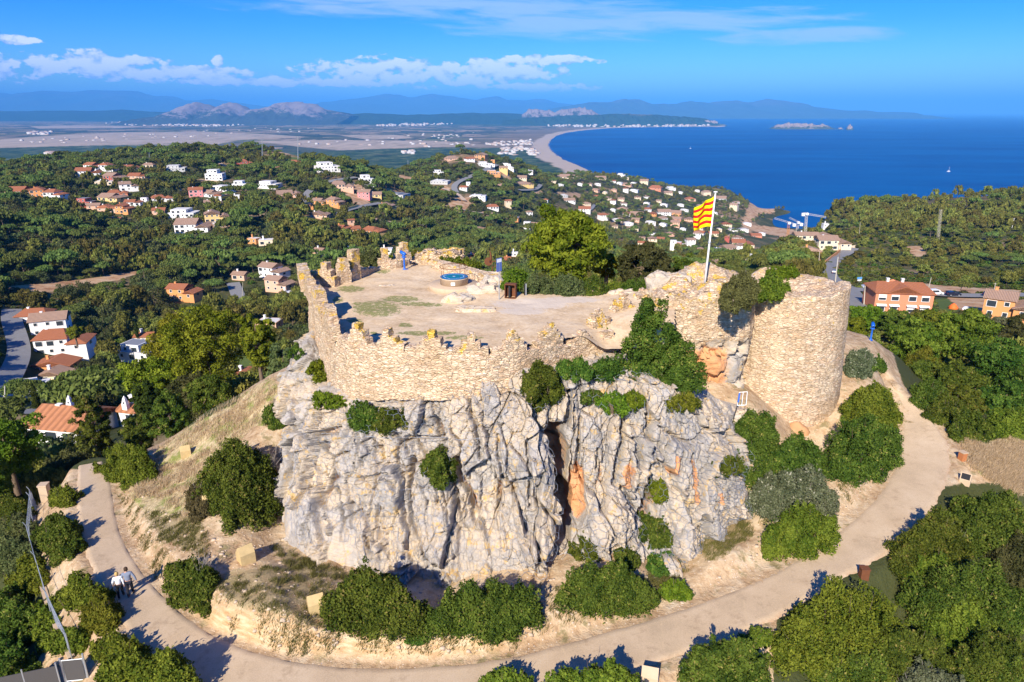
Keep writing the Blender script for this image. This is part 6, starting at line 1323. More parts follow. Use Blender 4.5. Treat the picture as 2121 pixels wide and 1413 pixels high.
# ---- trees near the camera and around the castle
def pine_near(x, y, z, h, r, key, label, seed, tufts=150, n=26000, leaf=.16, trunk=.3, flat=.62, name='pine_tree', lean=0.0, cz0=.34):
    g = np.random.default_rng(seed); k = tufts; d = g.normal(size=(k, 3)); d /= np.linalg.norm(d, axis=1)[:, None]; q = g.uniform(.35, 1, k) ** .6
    lo = 1 + .55 * fbm(d[:, 0] * 1.6 + seed, d[:, 1] * 1.6, d[:, 2] * 1.6, 3, seed); C = d * (q * lo)[:, None] * np.array([r, r, h * (1 - cz0) / 2]) * .86 + np.array([lean, 0, h * (1 + cz0) / 2])
    Rr = np.c_[g.uniform(.10, .19, k) * r * 1.25, g.uniform(.10, .19, k) * r * 1.25, g.uniform(.08, .15, k) * r * 1.15]
    root = empty(name, (x, y, z), 0, label, 'tree'); put('crown', fol_mesh('crown', C, Rr, n, leaf, seed, M_FOL[key], up=.8, aspect=2.2), root)
    sg = [([(0, 0, -.5), (lean * .3, 0, h * cz0), (lean * .8, 0, h * .62), (lean, 0, h * .88)], [trunk, trunk * .8, trunk * .5, trunk * .15])]
    for i in range(0, k, 6):
        t_ = g.uniform(.3, .7); s0 = np.array([lean * t_, 0, h * t_]); sg.append(([tuple(s0), tuple((s0 + C[i]) / 2 + np.array([0, 0, .1])), tuple(C[i])], [trunk * .28, trunk * .16, trunk * .05]))
    put('trunk', limbs('trunk', sg), root); return root
def tree_at(px, py, Y, wpx, toppy, key, label, seed, **kw):
    """px, py: foot; Y: distance; crown width and top in pixels"""
    b_ = at_y(px, py, Y); zc = float(proj(b_)[2]); r = wpx / 2 * zc / F * .84; tp_ = at_y(px, toppy, Y); HOUSE_AREAS.append((b_[0], b_[1], r * .9, 1)); return pine_near(b_[0], b_[1], b_[2], tp_[2] - b_[2], r, key, label, seed, **kw)
tree_at(1172, 625, 66, 195, 432, 'pine', 'big bright yellow green pine behind the terrace hedge', 3, n=44000, tufts=210, leaf=.17, cz0=.2)
tree_at(1330, 625, 67, 150, 500, 'oak', 'dense dark evergreen tree right of the big bright pine', 4, n=30000, tufts=200, leaf=.16, cz0=.12)
tree_at(1415, 622, 68, 80, 525, 'mastic', 'dark green tree directly left of the flagpole foot', 5, n=14000, tufts=90, leaf=.15, cz0=.1)
tree_at(1255, 600, 70, 60, 520, 'pine', 'small pine between the big pine and the dark evergreen', 6, n=9000, tufts=60, leaf=.16, cz0=.2)
for i, (px, py, Y, w, tp_, k, lb) in enumerate([(450,880,82,200,618,'pine','tallest pine of the left grove, right half of the crown'),(385,850,88,150,650,'pine','broad pine of the left grove beside the white cube house'),(330,880,84,130,735,'pine','lower light green pine at the left end of the grove'),
  (548,835,80,85,640,'pine','lone thin pine between the grove and the castle wall'),(320,905,78,75,780,'cypress','dark dense cypress under the left pine grove'),(420,890,80,130,760,'oak','shaded dark tree beneath the left pine grove'),
  (215,985,84,85,805,'mastic','dark green tree between the two arched chimneys'),(35,1015,56,170,858,'bright','big bright green tree at the left edge above the fence'),(-10,1120,50,150,930,'olive','shaded green tree cut by the left frame edge'),(600,860,74,90,700,'oak','dark tree behind the rock shoulder left of castle'),
  (205,810,170,80,740,'oak','round dark holm oak between cream house and white cube house'),(120,870,135,70,800,'oak','dark hedge tree behind the tiled roof, left one'),(170,870,130,80,795,'oak','dark hedge tree behind the tiled roof, right one'),(160,715,205,45,672,'pine','small light tree with bare trunk beside the hipped roof house'),
  (300,960,70,90,860,'mastic','dark shrubby tree on the crest of the dry grass slope, lower'),(365,925,66,110,815,'mastic','dark shrubby tree on the crest of dry grass slope, middle'),(450,880,62,110,775,'mastic','dark shrubby tree on the crest of dry grass slope, upper'),(40,960,75,80,905,'oak','dark tree below the tiled roof on the left'),
  (150,1010,68,120,935,'oak','dark tree hiding the end of the path at left'),(250,985,72,80,930,'mastic','dark tree beneath the red roof wing')]):
    tree_at(px, py, Y, w, tp_, k, lb, 20 + i, n=int(9000 + w * 70), tufts=int(50 + w * .6), leaf=.17 if Y > 70 else .13, cz0=.15 if k in ('oak', 'mastic', 'cypress', 'bright') else .3)
# cypress: slim column
for px, py, Y, h, lb in [(83,868,125,7.5,'slim dark cypress beside the white arched chimney'),(285,700,230,6,'slim cypress behind the white cube house')]:
    b_ = at_y(px, py, Y); g = np.random.default_rng(px); k = 60; zz = g.random(k); rr_ = .65 * np.sin(np.pi * np.clip(zz * .8 + .15, 0, 1)) ; a = g.random(k) * 6.28
    rt = empty('cypress_tree', tuple(b_), 0, lb, 'tree'); put('crown', fol_mesh('crown', np.c_[np.cos(a) * rr_ * .6, np.sin(a) * rr_ * .6, zz * h * .93 + .4], np.c_[rr_ * .5 + .1, rr_ * .5 + .1, np.full(k, .6)], 6000, .16, px, M_FOL['cypress'], up=1.0), rt)
    put('trunk', limbs('trunk', [([(0, 0, -.5), (0, 0, h * .8)], [.16, .05])]), rt)
# right-hand wood near the path
RW = [(1885,790,74,130,655,'olive','golden green tree nearest the right blue viewer'),(1980,760,84,150,640,'olive','golden olive topped tree in the middle of the right wood'),(1870,850,64,110,735,'mastic','dark green tree right beside the upper path end'),(1960,860,64,140,745,'mastic','dark green tree in the right wood above the path bend'),
 (2050,830,72,150,700,'mastic','deep green tree at the right side of the right wood'),(2060,920,60,170,790,'mastic','dark tree nearest the dry grass at right'),(2110,760,90,130,660,'oak','shaded tree under the orange house at right edge'),(2120,880,66,120,760,'mastic','dark tree cut by right frame edge beside dry grass'),
 (2035,745,95,95,655,'grey','grey green tree with pale trunk before the orange house'),(1920,715,105,110,645,'olive','olive tree below the salmon house, right one'),(1850,710,100,90,640,'mastic','dark tree below the salmon house, left one'),(1795,690,110,95,632,'bright','bright green umbrella pine left below the salmon house'),
 (1765,712,95,60,655,'bright','bright green low pine touching the tower right side'),(2000,700,120,90,640,'oak','dark tree just below the debris field'),(1985,880,60,110,800,'mastic','small dark tree close to path edge in the right wood'),(2085,975,55,60,905,'olive','small bush like tree in the dry grass at right')]
for i, (px, py, Y, w, tp_, k, lb) in enumerate(RW): tree_at(px, py, Y, w, tp_, k, lb, 60 + i, n=int(9000 + w * 80), tufts=int(50 + w * .7), leaf=.15 if Y < 80 else .19, cz0=.08, name='tree')
# ---- forest trees: prototypes
def proto(kind, i, lod):
    g = np.random.default_rng(1000 + i * 7 + hash(kind) % 50 if False else 1000 + i * 7 + len(kind) * 31); n, leaf, k = ((2600, .34, 46), (700, .62, 26))[lod]
    if kind == 'umbrella':
        a = g.random(k) * 6.28; q = np.sqrt(g.random(k)); C = np.c_[np.cos(a) * q * .85, np.sin(a) * q * .85, .78 + .17 * (1 - q ** 2) + g.normal(size=k) * .03]; Rr = np.c_[np.full(k, .24), np.full(k, .24), np.full(k, .11)]; key = 'umbrella'; tk = .045
    elif kind == 'oak':
        C, r_ = dome(k, 5 + i, top=.85, r=(.2, .34), low=-.3); C[:, 2] = C[:, 2] * .9 + .12; Rr = np.repeat(r_[:, None], 3, 1) * np.array([1, 1, .8]); key = 'oak'; tk = .05
    else:
        a = g.random(k) * 6.28; zz = g.random(k) ** .8; q = np.sqrt(g.random(k)) * (.95 - .5 * zz); C = np.c_[np.cos(a) * q, np.sin(a) * q, .35 + zz * .6]; Rr = np.c_[g.uniform(.16, .28, k), g.uniform(.16, .28, k), g.uniform(.09, .16, k)]; key = 'aleppo'; tk = .04
    crown = fol_mesh('crown', C, Rr, n, leaf / 4.5, 500 + i, M_FOL[key], up=.7, aspect=1.6)
    sg = [([(0, 0, -.1), (.02, 0, .4), (0, .02, .85)], [tk, tk * .75, tk * .3])] + [([(0, 0, .4 + .05 * j), tuple(C[j * 3])], [tk * .4, tk * .15]) for j in range(5)]
    return crown, limbs('trunk', sg, n=5)
KINDS = ['umbrella', 'oak', 'aleppo']; PR = {(k, i, l): proto(k, i, l) for k in KINDS for i in range(3) for l in (0, 1)}
# where trees stand: jittered grid, thinned by openings, houses and roads, kept when in view
gx = []
for r0, r1, sp_ in ((70, 420, 5.6), (420, 900, 6.6), (900, 2100, 9.5)):
    n = int(2 * r1 / sp_); ii, jj = np.meshgrid(np.arange(-n // 2, n // 2), np.arange(0, n // 2 + 2), indexing='ij'); x = (ii + rng.uniform(-.42, .42, ii.shape) + .5 * (jj % 2)) * sp_; y = (jj + rng.uniform(-.42, .42, ii.shape)) * sp_
    x, y = x.ravel(), y.ravel(); r = np.hypot(x, y); k = (r >= r0) & (r < r1) & (np.abs(x) < y * .93 + 10); gx.append(np.c_[x[k], y[k]])
T_ = np.concatenate(gx); tz_ = hz(T_[:, 0], T_[:, 1]); k = tz_ > 5; T_, tz_ = T_[k], tz_[k]
px, py, zc = proj(np.c_[T_, tz_]); k = (px > -80) & (px < 2200) & (py < 1413); T_, tz_, px, py, zc = T_[k], tz_[k], px[k], py[k], zc[k]; r = np.hypot(T_[:, 0], T_[:, 1])
# visibility of the tree tops over the terrain
ang = (GZ - CZ) / RR[:, None]; hor = np.maximum.accumulate(ang, 0); jr_ = np.clip((np.arctan2(T_[:, 0], T_[:, 1]) - AA[0]) / (AA[-1] - AA[0]) * (NA - 1), 0, NA - 1).astype(int); ir_ = np.clip((np.log(r) - math.log(9)) / (math.log(4200) - math.log(9)) * (NR - 1) - 4, 0, NR - 1).astype(int)
k = (tz_ + 8 - CZ) / r > hor[ir_, jr_]
dn = fbm(T_[:, 0] / 60, T_[:, 1] / 60, o=4, s=201)
for P_ in SOIL: k &= ~inpoly(px, py, P_)
for P_ in LAWN: k &= ~(inpoly(px, py, P_) & (r > 85))
insc = np.zeros(len(px), bool)
for P_ in SCRUB: insc |= inpoly(px, py, P_)
k &= ~(insc & (rng.random(len(px)) < .80))
k &= ~((px > 1685) & (px < 1810) & (py > 535) & (py < 665) & (r < 330)); k &= ~((px > 1800) & (px < 2110) & (py > 596) & (py < 660) & (r < 260))
k &= ~((px > 1690) & (py > 465) & (r > 170) & (rng.random(len(px)) < .55))
coastal = (px > 1050) & (px < 1650) & (py < 540) & (py > 340); k &= ~(coastal & (rng.random(len(px)) < .22))
k &= ~((dn > .42) & (rng.random(len(px)) < .5))
for hx, hy, hr, fr_ in HOUSE_AREAS:
    dx, dy = T_[:, 0] - hx, T_[:, 1] - hy; dd_ = math.hypot(hx, hy); ux, uy = -hx / dd_, -hy / dd_
    al = dx * ux + dy * uy; ac = np.abs(dx * uy - dy * ux); k &= ~(((dx ** 2 + dy ** 2) < hr ** 2) | ((al > 0) & (al < hr + 9 * fr_ + 2) & (ac < hr * .85)))
for rp, wd in road_pts:
    for q in rp[::2]: k &= (T_[:, 0] - q[0]) ** 2 + (T_[:, 1] - q[1]) ** 2 > (wd * .5 + 3.2) ** 2
    for q in rp[::3]:
        dd_ = math.hypot(*q); ux, uy = -q[0] / dd_, -q[1] / dd_; dx, dy = T_[:, 0] - q[0], T_[:, 1] - q[1]; al = dx * ux + dy * uy; ac = np.abs(dx * uy - dy * ux); k &= ~((al > 0) & (al < 13) & (ac < wd * .6))
# keep clear of the castle hill, the near clearings and hand-placed trees
k &= ~((r < 125) & (px > 250) & (px < 1880) & ~((r > 98) & ((px < 620) | (px > 1000)) & (px < 1500)))
k &= ~((r < 160) & (px > 1500) & (px < 1790)) ; k &= ~((r < 60)); k &= ~((r < 150) & (px > 20) & (px < 330) & (py < 960) & (rng.random(len(px)) < .6))
k &= ~((px > 1150) & (px < 1660) & (tz_ < 9) & (r < 1500)) ; k &= ~((px > 1540) & (px < 1640) & (py > 462) & (r > 900))
T_, tz_, px, py, zc, r, dn = T_[k], tz_[k], px[k], py[k], zc[k], r[k], dn[k]
# kinds by place: stone pines on the upper left hills and round hill, Aleppo pines on the right and coast, holm oak in the valleys
k2 = fbm(T_[:, 0] / 45 + 9, T_[:, 1] / 45, o=3, s=207) + rng.normal(size=len(px)) * .12
pu = np.where((px < 900) & (py < 420), .05, np.where(px > 1200, .25, .22)); kind = np.where(k2 > pu, 0, np.where(k2 > pu - .38, 1, 2)); kind = np.where((px > 1620) & (k2 < .35), 2, kind); kind = np.where((px < 620) & (py > 430) & (py < 600) & (k2 < .2), np.where(k2 > -.15, 1, 2), kind)
size = np.clip(np.exp(rng.normal(-.02, .28, len(px))), .5, 1.7) * np.where(kind == 0, 4.9, np.where(kind == 1, 3.7, 3.6)) * np.where(r > 900, .95, .92) * np.where((px > 1250) & (px < 1620), .8, 1.0); hgt = size * np.where(kind == 0, 1.35, np.where(kind == 1, 1.25, 1.75)) * rng.uniform(.75, 1.3, len(px))
small = (px > 1700) & (py > 480); size = np.where(small, size * .72, size); hgt = np.where(small, hgt * .5, hgt); vr = rng.integers(0, 3, len(px)); rot = rng.uniform(0, 6.28, len(px))
show = size / zc; order = np.argsort(-show); NI = 290
LBL = {0: 'umbrella shaped pine', 1: 'round dark oak', 2: 'ragged green pine'}; CATN = ['pine_tree', 'oak_tree', 'pine_tree']
protos = {}
LMK = [(68,655,'the farthest white house on the left street'),(127,700,'the large red hipped roof house'),(112,760,'the orange gable house'),(285,725,'the white modern cube house'),(135,880,'the striped tile roof house'),(507,785,'the small white house under pines'),
 (380,600,'the orange house with solar panel'),(570,570,'the white stepped house'),(490,610,'the short grey street'),(556,670,'the flat pink orange house'),(655,545,'the dusty pink roof'),(550,500,'the green sports court'),(150,600,'the bare brown strip at left'),(398,470,'the large white villa'),
 (770,480,'the pool terrace'),(985,535,'the rusty sculpture'),(1066,525,'the small white cube by the big pine'),(1172,500,'the big bright pine'),(1330,540,'the dense dark tree'),(1463,480,'the flag'),(1540,500,'the big cream house above the cove'),(1640,480,'the orange crane'),(1727,500,'the arched villa'),
 (1868,610,'the salmon house'),(1945,470,'the lattice mast'),(2098,640,'the orange house at right edge'),(1720,570,'the dark blue car'),(1990,630,'the debris ground'),(30,740,'the left street'),(200,830,'the lower left lane'),(790,530,'the ruined pillars'),(1890,520,'the pale rock patch')]
lab_used, lab_n = {}, {}
def place_label(i, kname):
    d = [(px[i] - a) ** 2 + ((py[i] - 12 - b_) * 1.3) ** 2 for a, b_, _ in LMK]; j = int(np.argmin(d)); a, b_, n_ = LMK[j]; dx, dy = px[i] - a, py[i] - 12 - b_
    di = ('right' if dx > 0 else 'left') if abs(dx) > abs(dy) * 1.2 else ('above' if dy < 0 else 'below')
    base = (f'to the {di} of ' if di in ('left', 'right') else di + ' ') + n_; key = kname + base; lab_n[key] = lab_n.get(key, 0) + 1; return key, base
tree_lab = {}
cand = {}
for i in order[:NI]:
    key, base = place_label(i, LBL[int(kind[i])]); q = key[len(LBL[int(kind[i])]):]; a, b_, _ = [l for l in LMK if base.endswith(l[2])][0]; cand.setdefault(key, []).append(((px[i] - a) ** 2 + (py[i] - 12 - b_) ** 2, i, base))
NTH = ['nearest', 'second nearest', 'third nearest', 'fourth nearest', 'fifth nearest', 'sixth nearest', 'seventh nearest', 'eighth nearest', 'ninth nearest', 'tenth nearest'] + [f'{k_}th nearest' for k_ in range(11, 60)]
for key, L_ in cand.items():
    L_.sort()
    for j, (_, i, base) in enumerate(L_): tree_lab[i] = f"{LBL[int(kind[i])]}, {NTH[j]}, {base}" if len(L_) > 1 else f"{LBL[int(kind[i])]} {base}"
LBL0 = dict(LBL)
for i in order[:NI]:
    kk = (int(kind[i]), int(vr[i])); lb = ' '.join(tree_lab[i].split()[:16]); loc = (T_[i, 0], T_[i, 1], tz_[i]); sc = (size[i], size[i], hgt[i])
    if kk not in protos:
        cr, tk = PR[(KINDS[kk[0]], kk[1], 0)]; o = empty(CATN[kk[0]], loc, rot[i], lb, 'tree', 'trees of the wooded hills'); o.scale = sc; put('crown', cr, o); put('trunk', tk, o); protos[kk] = o
    else: copy_tree(protos[kk], loc, (0, 0, rot[i]), sc, lb, 'trees of the wooded hills')
rest = order[NI:]; print('forest trees', len(order), 'as instances', len(rest))
# the rest of the woods as one object: points that carry a kind, a size and a turn, instanced by geometry nodes
src = bpy.data.collections.new('forest_sources')
nm = []
for ki, kn in enumerate(KINDS):
    for v_ in range(3):
        for lod in (0, 1):
            cr, tk = PR[(kn, v_, lod)]; bm = None
            ca = np.empty(len(cr.vertices) * 3, np.float32); cr.vertices.foreach_get('co', ca); va = np.empty(len(cr.vertices), np.float32); cr.attributes['v'].data.foreach_get('value', va)
            V = ca.reshape(-1, 3); F_ = np.arange(len(V)).reshape(-1, 4); tv = np.array([v.co[:] for v in tk.vertices]); tf = np.array([p.vertices[:] for p in tk.polygons if len(p.vertices) == 4])
            me = npmesh('forest_tree_shape', np.r_[V, tv], np.r_[F_, tf + len(V)], [cr.materials[0], M_BARK], False, {'v': np.r_[va, np.zeros(len(tv), np.float32)]}, np.r_[np.zeros(len(F_), int), np.ones(len(tf), int)])
            o = bpy.data.objects.new(f'tree_shape_{ki}{v_}{lod}', me); src.objects.link(o); nm.append(o)
pm = bpy.data.meshes.new('forest'); R_ = rest; pm.vertices.add(len(R_)); pm.vertices.foreach_set('co', np.c_[T_[R_], tz_[R_]].astype(np.float32).ravel())
def pat(n, typ, d):
    a = pm.attributes.new(n, typ, 'POINT'); a.data.foreach_set('value' if typ != 'FLOAT_VECTOR' else 'vector', d)
pat('idx', 'INT', (kind[R_] * 6 + vr[R_] * 2 + (zc[R_] > 330)).astype(np.int32)); pat('rot', 'FLOAT_VECTOR', np.c_[0 * rot[R_], 0 * rot[R_], rot[R_]].astype(np.float32).ravel()); pat('scl', 'FLOAT_VECTOR', np.c_[size[R_], size[R_], hgt[R_]].astype(np.float32).ravel())
fo = put('forest', pm); tag(fo, 'wooded cover of pines and oaks over the hills', 'forest', kind='stuff')
ng = bpy.data.node_groups.new('scatter_forest', 'GeometryNodeTree'); ng.interface.new_socket('Geometry', in_out='INPUT', socket_type='NodeSocketGeometry'); ng.interface.new_socket('Geometry', in_out='OUTPUT', socket_type='NodeSocketGeometry')
gi = ng.nodes.new('NodeGroupInput'); go = ng.nodes.new('NodeGroupOutput'); ip = ng.nodes.new('GeometryNodeInstanceOnPoints'); ci = ng.nodes.new('GeometryNodeCollectionInfo'); ci.inputs[0].default_value = src; ci.inputs['Separate Children'].default_value = True; ci.inputs['Reset Children'].default_value = True
def na(n, dt):
    q = ng.nodes.new('GeometryNodeInputNamedAttribute'); q.data_type = dt; q.inputs[0].default_value = n; return [s for s in q.outputs if s.enabled and s.name == 'Attribute'][0]
m2p = ng.nodes.new('GeometryNodeMeshToPoints'); ng.links.new(gi.outputs[0], m2p.inputs[0]); ng.links.new(m2p.outputs[0], ip.inputs['Points']); ng.links.new(ci.outputs[0], ip.inputs['Instance']); ip.inputs['Pick Instance'].default_value = True
ng.links.new(na('idx', 'INT'), ip.inputs['Instance Index']); ng.links.new(na('rot', 'FLOAT_VECTOR'), ip.inputs['Rotation']); ng.links.new(na('scl', 'FLOAT_VECTOR'), ip.inputs['Scale']); ng.links.new(ip.outputs[0], go.inputs[0])
md = fo.modifiers.new('scatter', 'NODES'); md.node_group = ng
# ---- low cover: dry grass and weeds on the castle hill, scrub on the hills
def blades(P, h, w, seed, mat, name, label, cat, spread=.35, per=1, bend=.3):
    g = np.random.default_rng(seed); n = len(P); a = g.random(n) * 6.28; hh = h * g.uniform(.5, 1.3, n); dx = np.c_[np.cos(a), np.sin(a), 0 * a] * (w / 2); tip = np.c_[g.normal(size=n) * bend + .25, g.normal(size=n) * bend - .1, np.ones(n)] * hh[:, None]
    V = np.stack([P - dx, P + dx, P + tip * .6 + dx * .7, P + tip], 1).reshape(-1, 3); me = npmesh(name, V, np.arange(4 * n).reshape(-1, 4), [mat], False, {'v': np.repeat(g.random(n), 4)}); return tag(put(name, me), label, cat, kind='stuff')
def scatter(polys, n, clump=0, seed=1, ymin=14):
    g = np.random.default_rng(seed); out = []
    for P_ in polys:
        a = np.array(P_, float); m = int(n * 1.0); q = g.random((m * 2, 2)) * (a.max(0) - a.min(0)) + a.min(0); q = q[inpoly(q[:, 0], q[:, 1], P_)][:m]; out += [hit(u, v, ymin) for u, v in q]
    out = np.array([o for o in out if o is not None]); return out
pts = scatter(NEARGRASS, 1000, seed=3); pts = pts[np.hypot(pts[:, 0], pts[:, 1]) < 80]
g = np.random.default_rng(8); pts = pts[fbm(pts[:, 0] * .5, pts[:, 1] * .5, o=3, s=66) > -.25]
rep = np.repeat(pts, 26, 0) + g.normal(size=(len(pts) * 26, 3)) * np.array([.20, .20, 0]); rep[:, 2] = hz(rep[:, 0], rep[:, 1]) - .03
blades(rep, .34, .035, 9, M_FOL['straw'], 'dry_grass', 'long dry straw coloured grass on the slopes beside the path', 'grass')
pts = scatter(TUFT + [[(450,1290),(1050,1300),(1100,1340),(600,1355)], [(1090,1220),(1400,1200),(1420,1240),(1100,1310)], [(1560,1080),(1750,1000),(1850,900),(1830,1000),(1650,1150)], [(240,1010),(300,1060),(400,1250),(300,1180)]], 110, seed=5)
rep = np.repeat(pts, 38, 0) + g.normal(size=(len(pts) * 38, 3)) * np.array([.13, .13, 0]); rep[:, 2] = hz(rep[:, 0], rep[:, 1]) - .02
blades(rep, .22, .03, 10, M_FOL['weed'], 'weeds', 'tufts of weeds and dry grass on the bare banks', 'grass')
# loose stones on the banks
pts = scatter([[(240,1010),(560,1090),(760,1200),(1400,1190),(1720,1060),(1840,930),(1850,960),(1740,1090),(1400,1255),(1000,1350),(560,1345),(300,1200)]], 1500, seed=6)
g = np.random.default_rng(12); cube = np.array([[-1,-1,-1],[1,-1,-1],[1,1,-1],[-1,1,-1],[-.8,-.8,.8],[.8,-.8,.8],[.8,.8,.8],[-.8,.8,.8]]); cf = np.array([(0,3,2,1),(4,5,6,7),(0,1,5,4),(1,2,6,5),(2,3,7,6),(3,0,4,7)]); sz = .022 + .085 * g.random(len(pts)) ** 4
V = pts[:, None, :] + (cube[None] * (1 + g.normal(size=(len(pts), 8, 3)) * .25)) * sz[:, None, None] * np.array([1.2, 1, .7]); 
tag(put('loose_stones', npmesh('loose_stones', V.reshape(-1, 3), (cf[None] + np.arange(len(pts))[:, None, None] * 8).reshape(-1, 4), [simple('pale_stone', (.50, .39, .28), .95, .15, 3)])), 'loose pale stones lying on the bare banks', 'stones', kind='stuff')
# scrub cover between the trees on the hills
gx = []
for r0, r1, sp_ in ((100, 330, 2.6), (330, 700, 4.2)):
    n = int(2 * r1 / sp_); ii, jj = np.meshgrid(np.arange(-n // 2, n // 2), np.arange(0, n // 2 + 2), indexing='ij'); x = (ii + rng.uniform(-.5, .5, ii.shape)) * sp_; y = (jj + rng.uniform(-.5, .5, ii.shape)) * sp_; x, y = x.ravel(), y.ravel(); q = np.hypot(x, y); kq = (q >= r0) & (q < r1) & (np.abs(x) < y * .93); gx.append(np.c_[x[kq], y[kq]])
Q = np.concatenate(gx); qz = hz(Q[:, 0], Q[:, 1]); qx_, qy_, qc = proj(np.c_[Q, qz]); kq = (qx_ > -40) & (qx_ < 2160) & (qz > 4); ins_ = np.zeros(len(Q), bool)
for P_ in SCRUB: ins_ |= inpoly(qx_, qy_, P_)
kq &= ins_ | (qx_ > 1700) | (fbm(Q[:, 0] / 14, Q[:, 1] / 14, o=3, s=77) > .05); kq &= rng.random(len(Q)) < .8
for P_ in SOIL + LAWN: kq &= ~inpoly(qx_, qy_, P_)
for rp, wd in road_pts:
    for q in rp[::2]: kq &= (Q[:, 0] - q[0]) ** 2 + (Q[:, 1] - q[1]) ** 2 > (wd * .5 + 1.6) ** 2
for hx, hy, hr, fr_ in HOUSE_AREAS: kq &= (Q[:, 0] - hx) ** 2 + (Q[:, 1] - hy) ** 2 > (hr + 1) ** 2
kq &= ~((np.hypot(Q[:, 0], Q[:, 1]) < 115) & (qx_ > 250) & (qx_ < 1850)); Q, qz = Q[kq], qz[kq]
src2 = bpy.data.collections.new('scrub_sources')
for i in range(3):
    C, Rr = dome(20, 300 + i, r=(.25, .4)); o = bpy.data.objects.new(f'scrub_shape_{i}', fol_mesh('scrub_shape', C, Rr, 340, .26, 40 + i, M_FOL[('aleppo', 'oak', 'mastic')[i]])); src2.objects.link(o)
pm = bpy.data.meshes.new('scrub'); pm.vertices.add(len(Q)); pm.vertices.foreach_set('co', np.c_[Q, qz].astype(np.float32).ravel()); n = len(Q); s_ = rng.uniform(.8, 1.9, n)
pat('idx', 'INT', rng.integers(0, 3, n).astype(np.int32)); pat('rot', 'FLOAT_VECTOR', np.c_[np.zeros(n), np.zeros(n), rng.uniform(0, 6.28, n)].astype(np.float32).ravel()); pat('scl', 'FLOAT_VECTOR', np.c_[s_, s_, s_ * .75].astype(np.float32).ravel())
so_ = put('scrub', pm); tag(so_, 'low evergreen scrub covering the ground between the trees', 'scrub', kind='stuff')
ng2 = ng.copy(); [nd for nd in ng2.nodes if nd.bl_idname == 'GeometryNodeCollectionInfo'][0].inputs[0].default_value = src2; so_.modifiers.new('scatter', 'NODES').node_group = ng2; print('scrub', n)
# ------------------------------------------------------------------ things on and around the castle
M_BLUE = simple('blue_paint', (0.010, 0.11, 0.50), .4, .05, 3, 0, .5); M_WHITE = simple('white_paint', (.80, .80, .80), .4, .03); M_STEEL = simple('galvanised_steel', (.42, .45, .48), .45, .1, 4, .5)
M_RUST = simple('rusty_steel', (.17, .065, .03), .85, .3, 5, .2); M_STONE = simple('cut_sandstone', (.52, .39, .26), .9, .14, 4); M_YBOX = simple('yellow_sandstone', (.52, .38, .18), .9, .30, 4); M_DK = simple('dark_rubber', (.02, .02, .022), .8, .1)
PB = at_y(1460, 582, 49.0)
fp = empty('flagpole', tuple(PB - np.array([0, 0, .8])), 0, 'tall white flagpole on top of the ruined keep', 'flagpole')
ptop = at_y(1468, 399, 49.0)[2] - (PB[2] - .8)
MB().tube([(0, 0, 0), (.08, 0, ptop * .5), (.18, 0, ptop)], [.085, .07, .05], 12).put('pole', M_WHITE, fp, True)
MB().lathe([(.01, ptop), (.15, ptop + .02), (.15, ptop + .07), (.01, ptop + .09)], 16, (.18, 0)).put('cap', M_WHITE, fp, True)
MB().lathe([(.10, ptop * .50), (.12, ptop * .50 + .05), (.10, ptop * .50 + .1)], 12, (.08, 0)).put('clamp', M_STEEL, fp, True)
m, t, b = material('striped_flag_cloth'); v_ = t.new('ShaderNodeAttribute', attribute_name='hv').outputs['Fac']
fr = t.math('FRACT', t.math('MULTIPLY', v_, 4.5)); red = t.math('GREATER_THAN', fr, .5); t.put(b.inputs['Base Color'], t.mix(red, (.86, .66, .0), (.62, .008, .012))); b.inputs['Roughness'].default_value = .7
nu, nv = 40, 46; U_, V_ = np.meshgrid(np.linspace(0, 1, nu), np.linspace(0, 1, nv), indexing='ij'); ft, fb = ptop - .25, ptop - 2.35
fx = -.02 - U_ * 1.32 - .05 * np.sin(V_ * 3); fz = ft + (fb - ft) * V_ - .82 * U_ ** 1.1 * (1 - .55 * V_) - .06 * np.sin(U_ * 9 + V_ * 2); fy = .34 * U_ ** .8 * np.sin(U_ * 7.5 - V_ * 2.6) + .10 * np.sin(U_ * 17 + V_ * 5) * U_
me = npmesh('flag', np.stack([fx.ravel() + .15, fy.ravel(), fz.ravel()], 1), grid_faces(nu, nv), [m], True, {'hv': V_.ravel()})
fl = put('flag', me); fl.location = fp.location; tag(fl, 'yellow flag with four red stripes flying left from the white pole', 'flag')
sol = fl.modifiers.new('thickness', 'SOLIDIFY'); sol.thickness = .012
def viewer(px, py, z, rz, label):
    p = at_z(px, py, z); r = empty('coin_viewer', tuple(p), rz, label, 'viewer', 'blue coin operated viewers'); 
    MB().lathe([(.20, 0), (.20, .04), (.13, .06), (.10, .16), (.085, .22), (.075, .9), (.085, 1.02), (.16, 1.08), (.20, 1.14), (.19, 1.18), (.08, 1.22)], 20).put('column', M_BLUE, r, True)
    MB().tube([(0, -.12, .0), (0, -.30, .02), (0, -.34, .14)], [.05, .05, .03], 8).put('step', M_BLUE, r, True)
    h = MB(); h.tube([(0, 0, 1.18), (0, .01, 1.30)], [.10, .15], 12); h.tube([(0, -.22, 1.40), (0, -.05, 1.42), (0, .18, 1.52), (0, .36, 1.60)], [.10, .17, .15, .13], 14); h.put('head', M_BLUE, r, True)
    MB().tube([(0, -.22, 1.40), (0, -.29, 1.385)], [.05, .06], 10).put('eyepiece', M_DK, r, True); MB().tube([(0, .355, 1.60), (0, .375, 1.61)], [.11, .11], 12).put('lens', M_GLASS, r, True); return r
viewer(838, 559, PZ + .02, R(60), 'blue coin viewer on the castle terrace'); viewer(1803, 705, 195.0, R(-20), 'blue coin viewer on the earth lookout right of the tower')
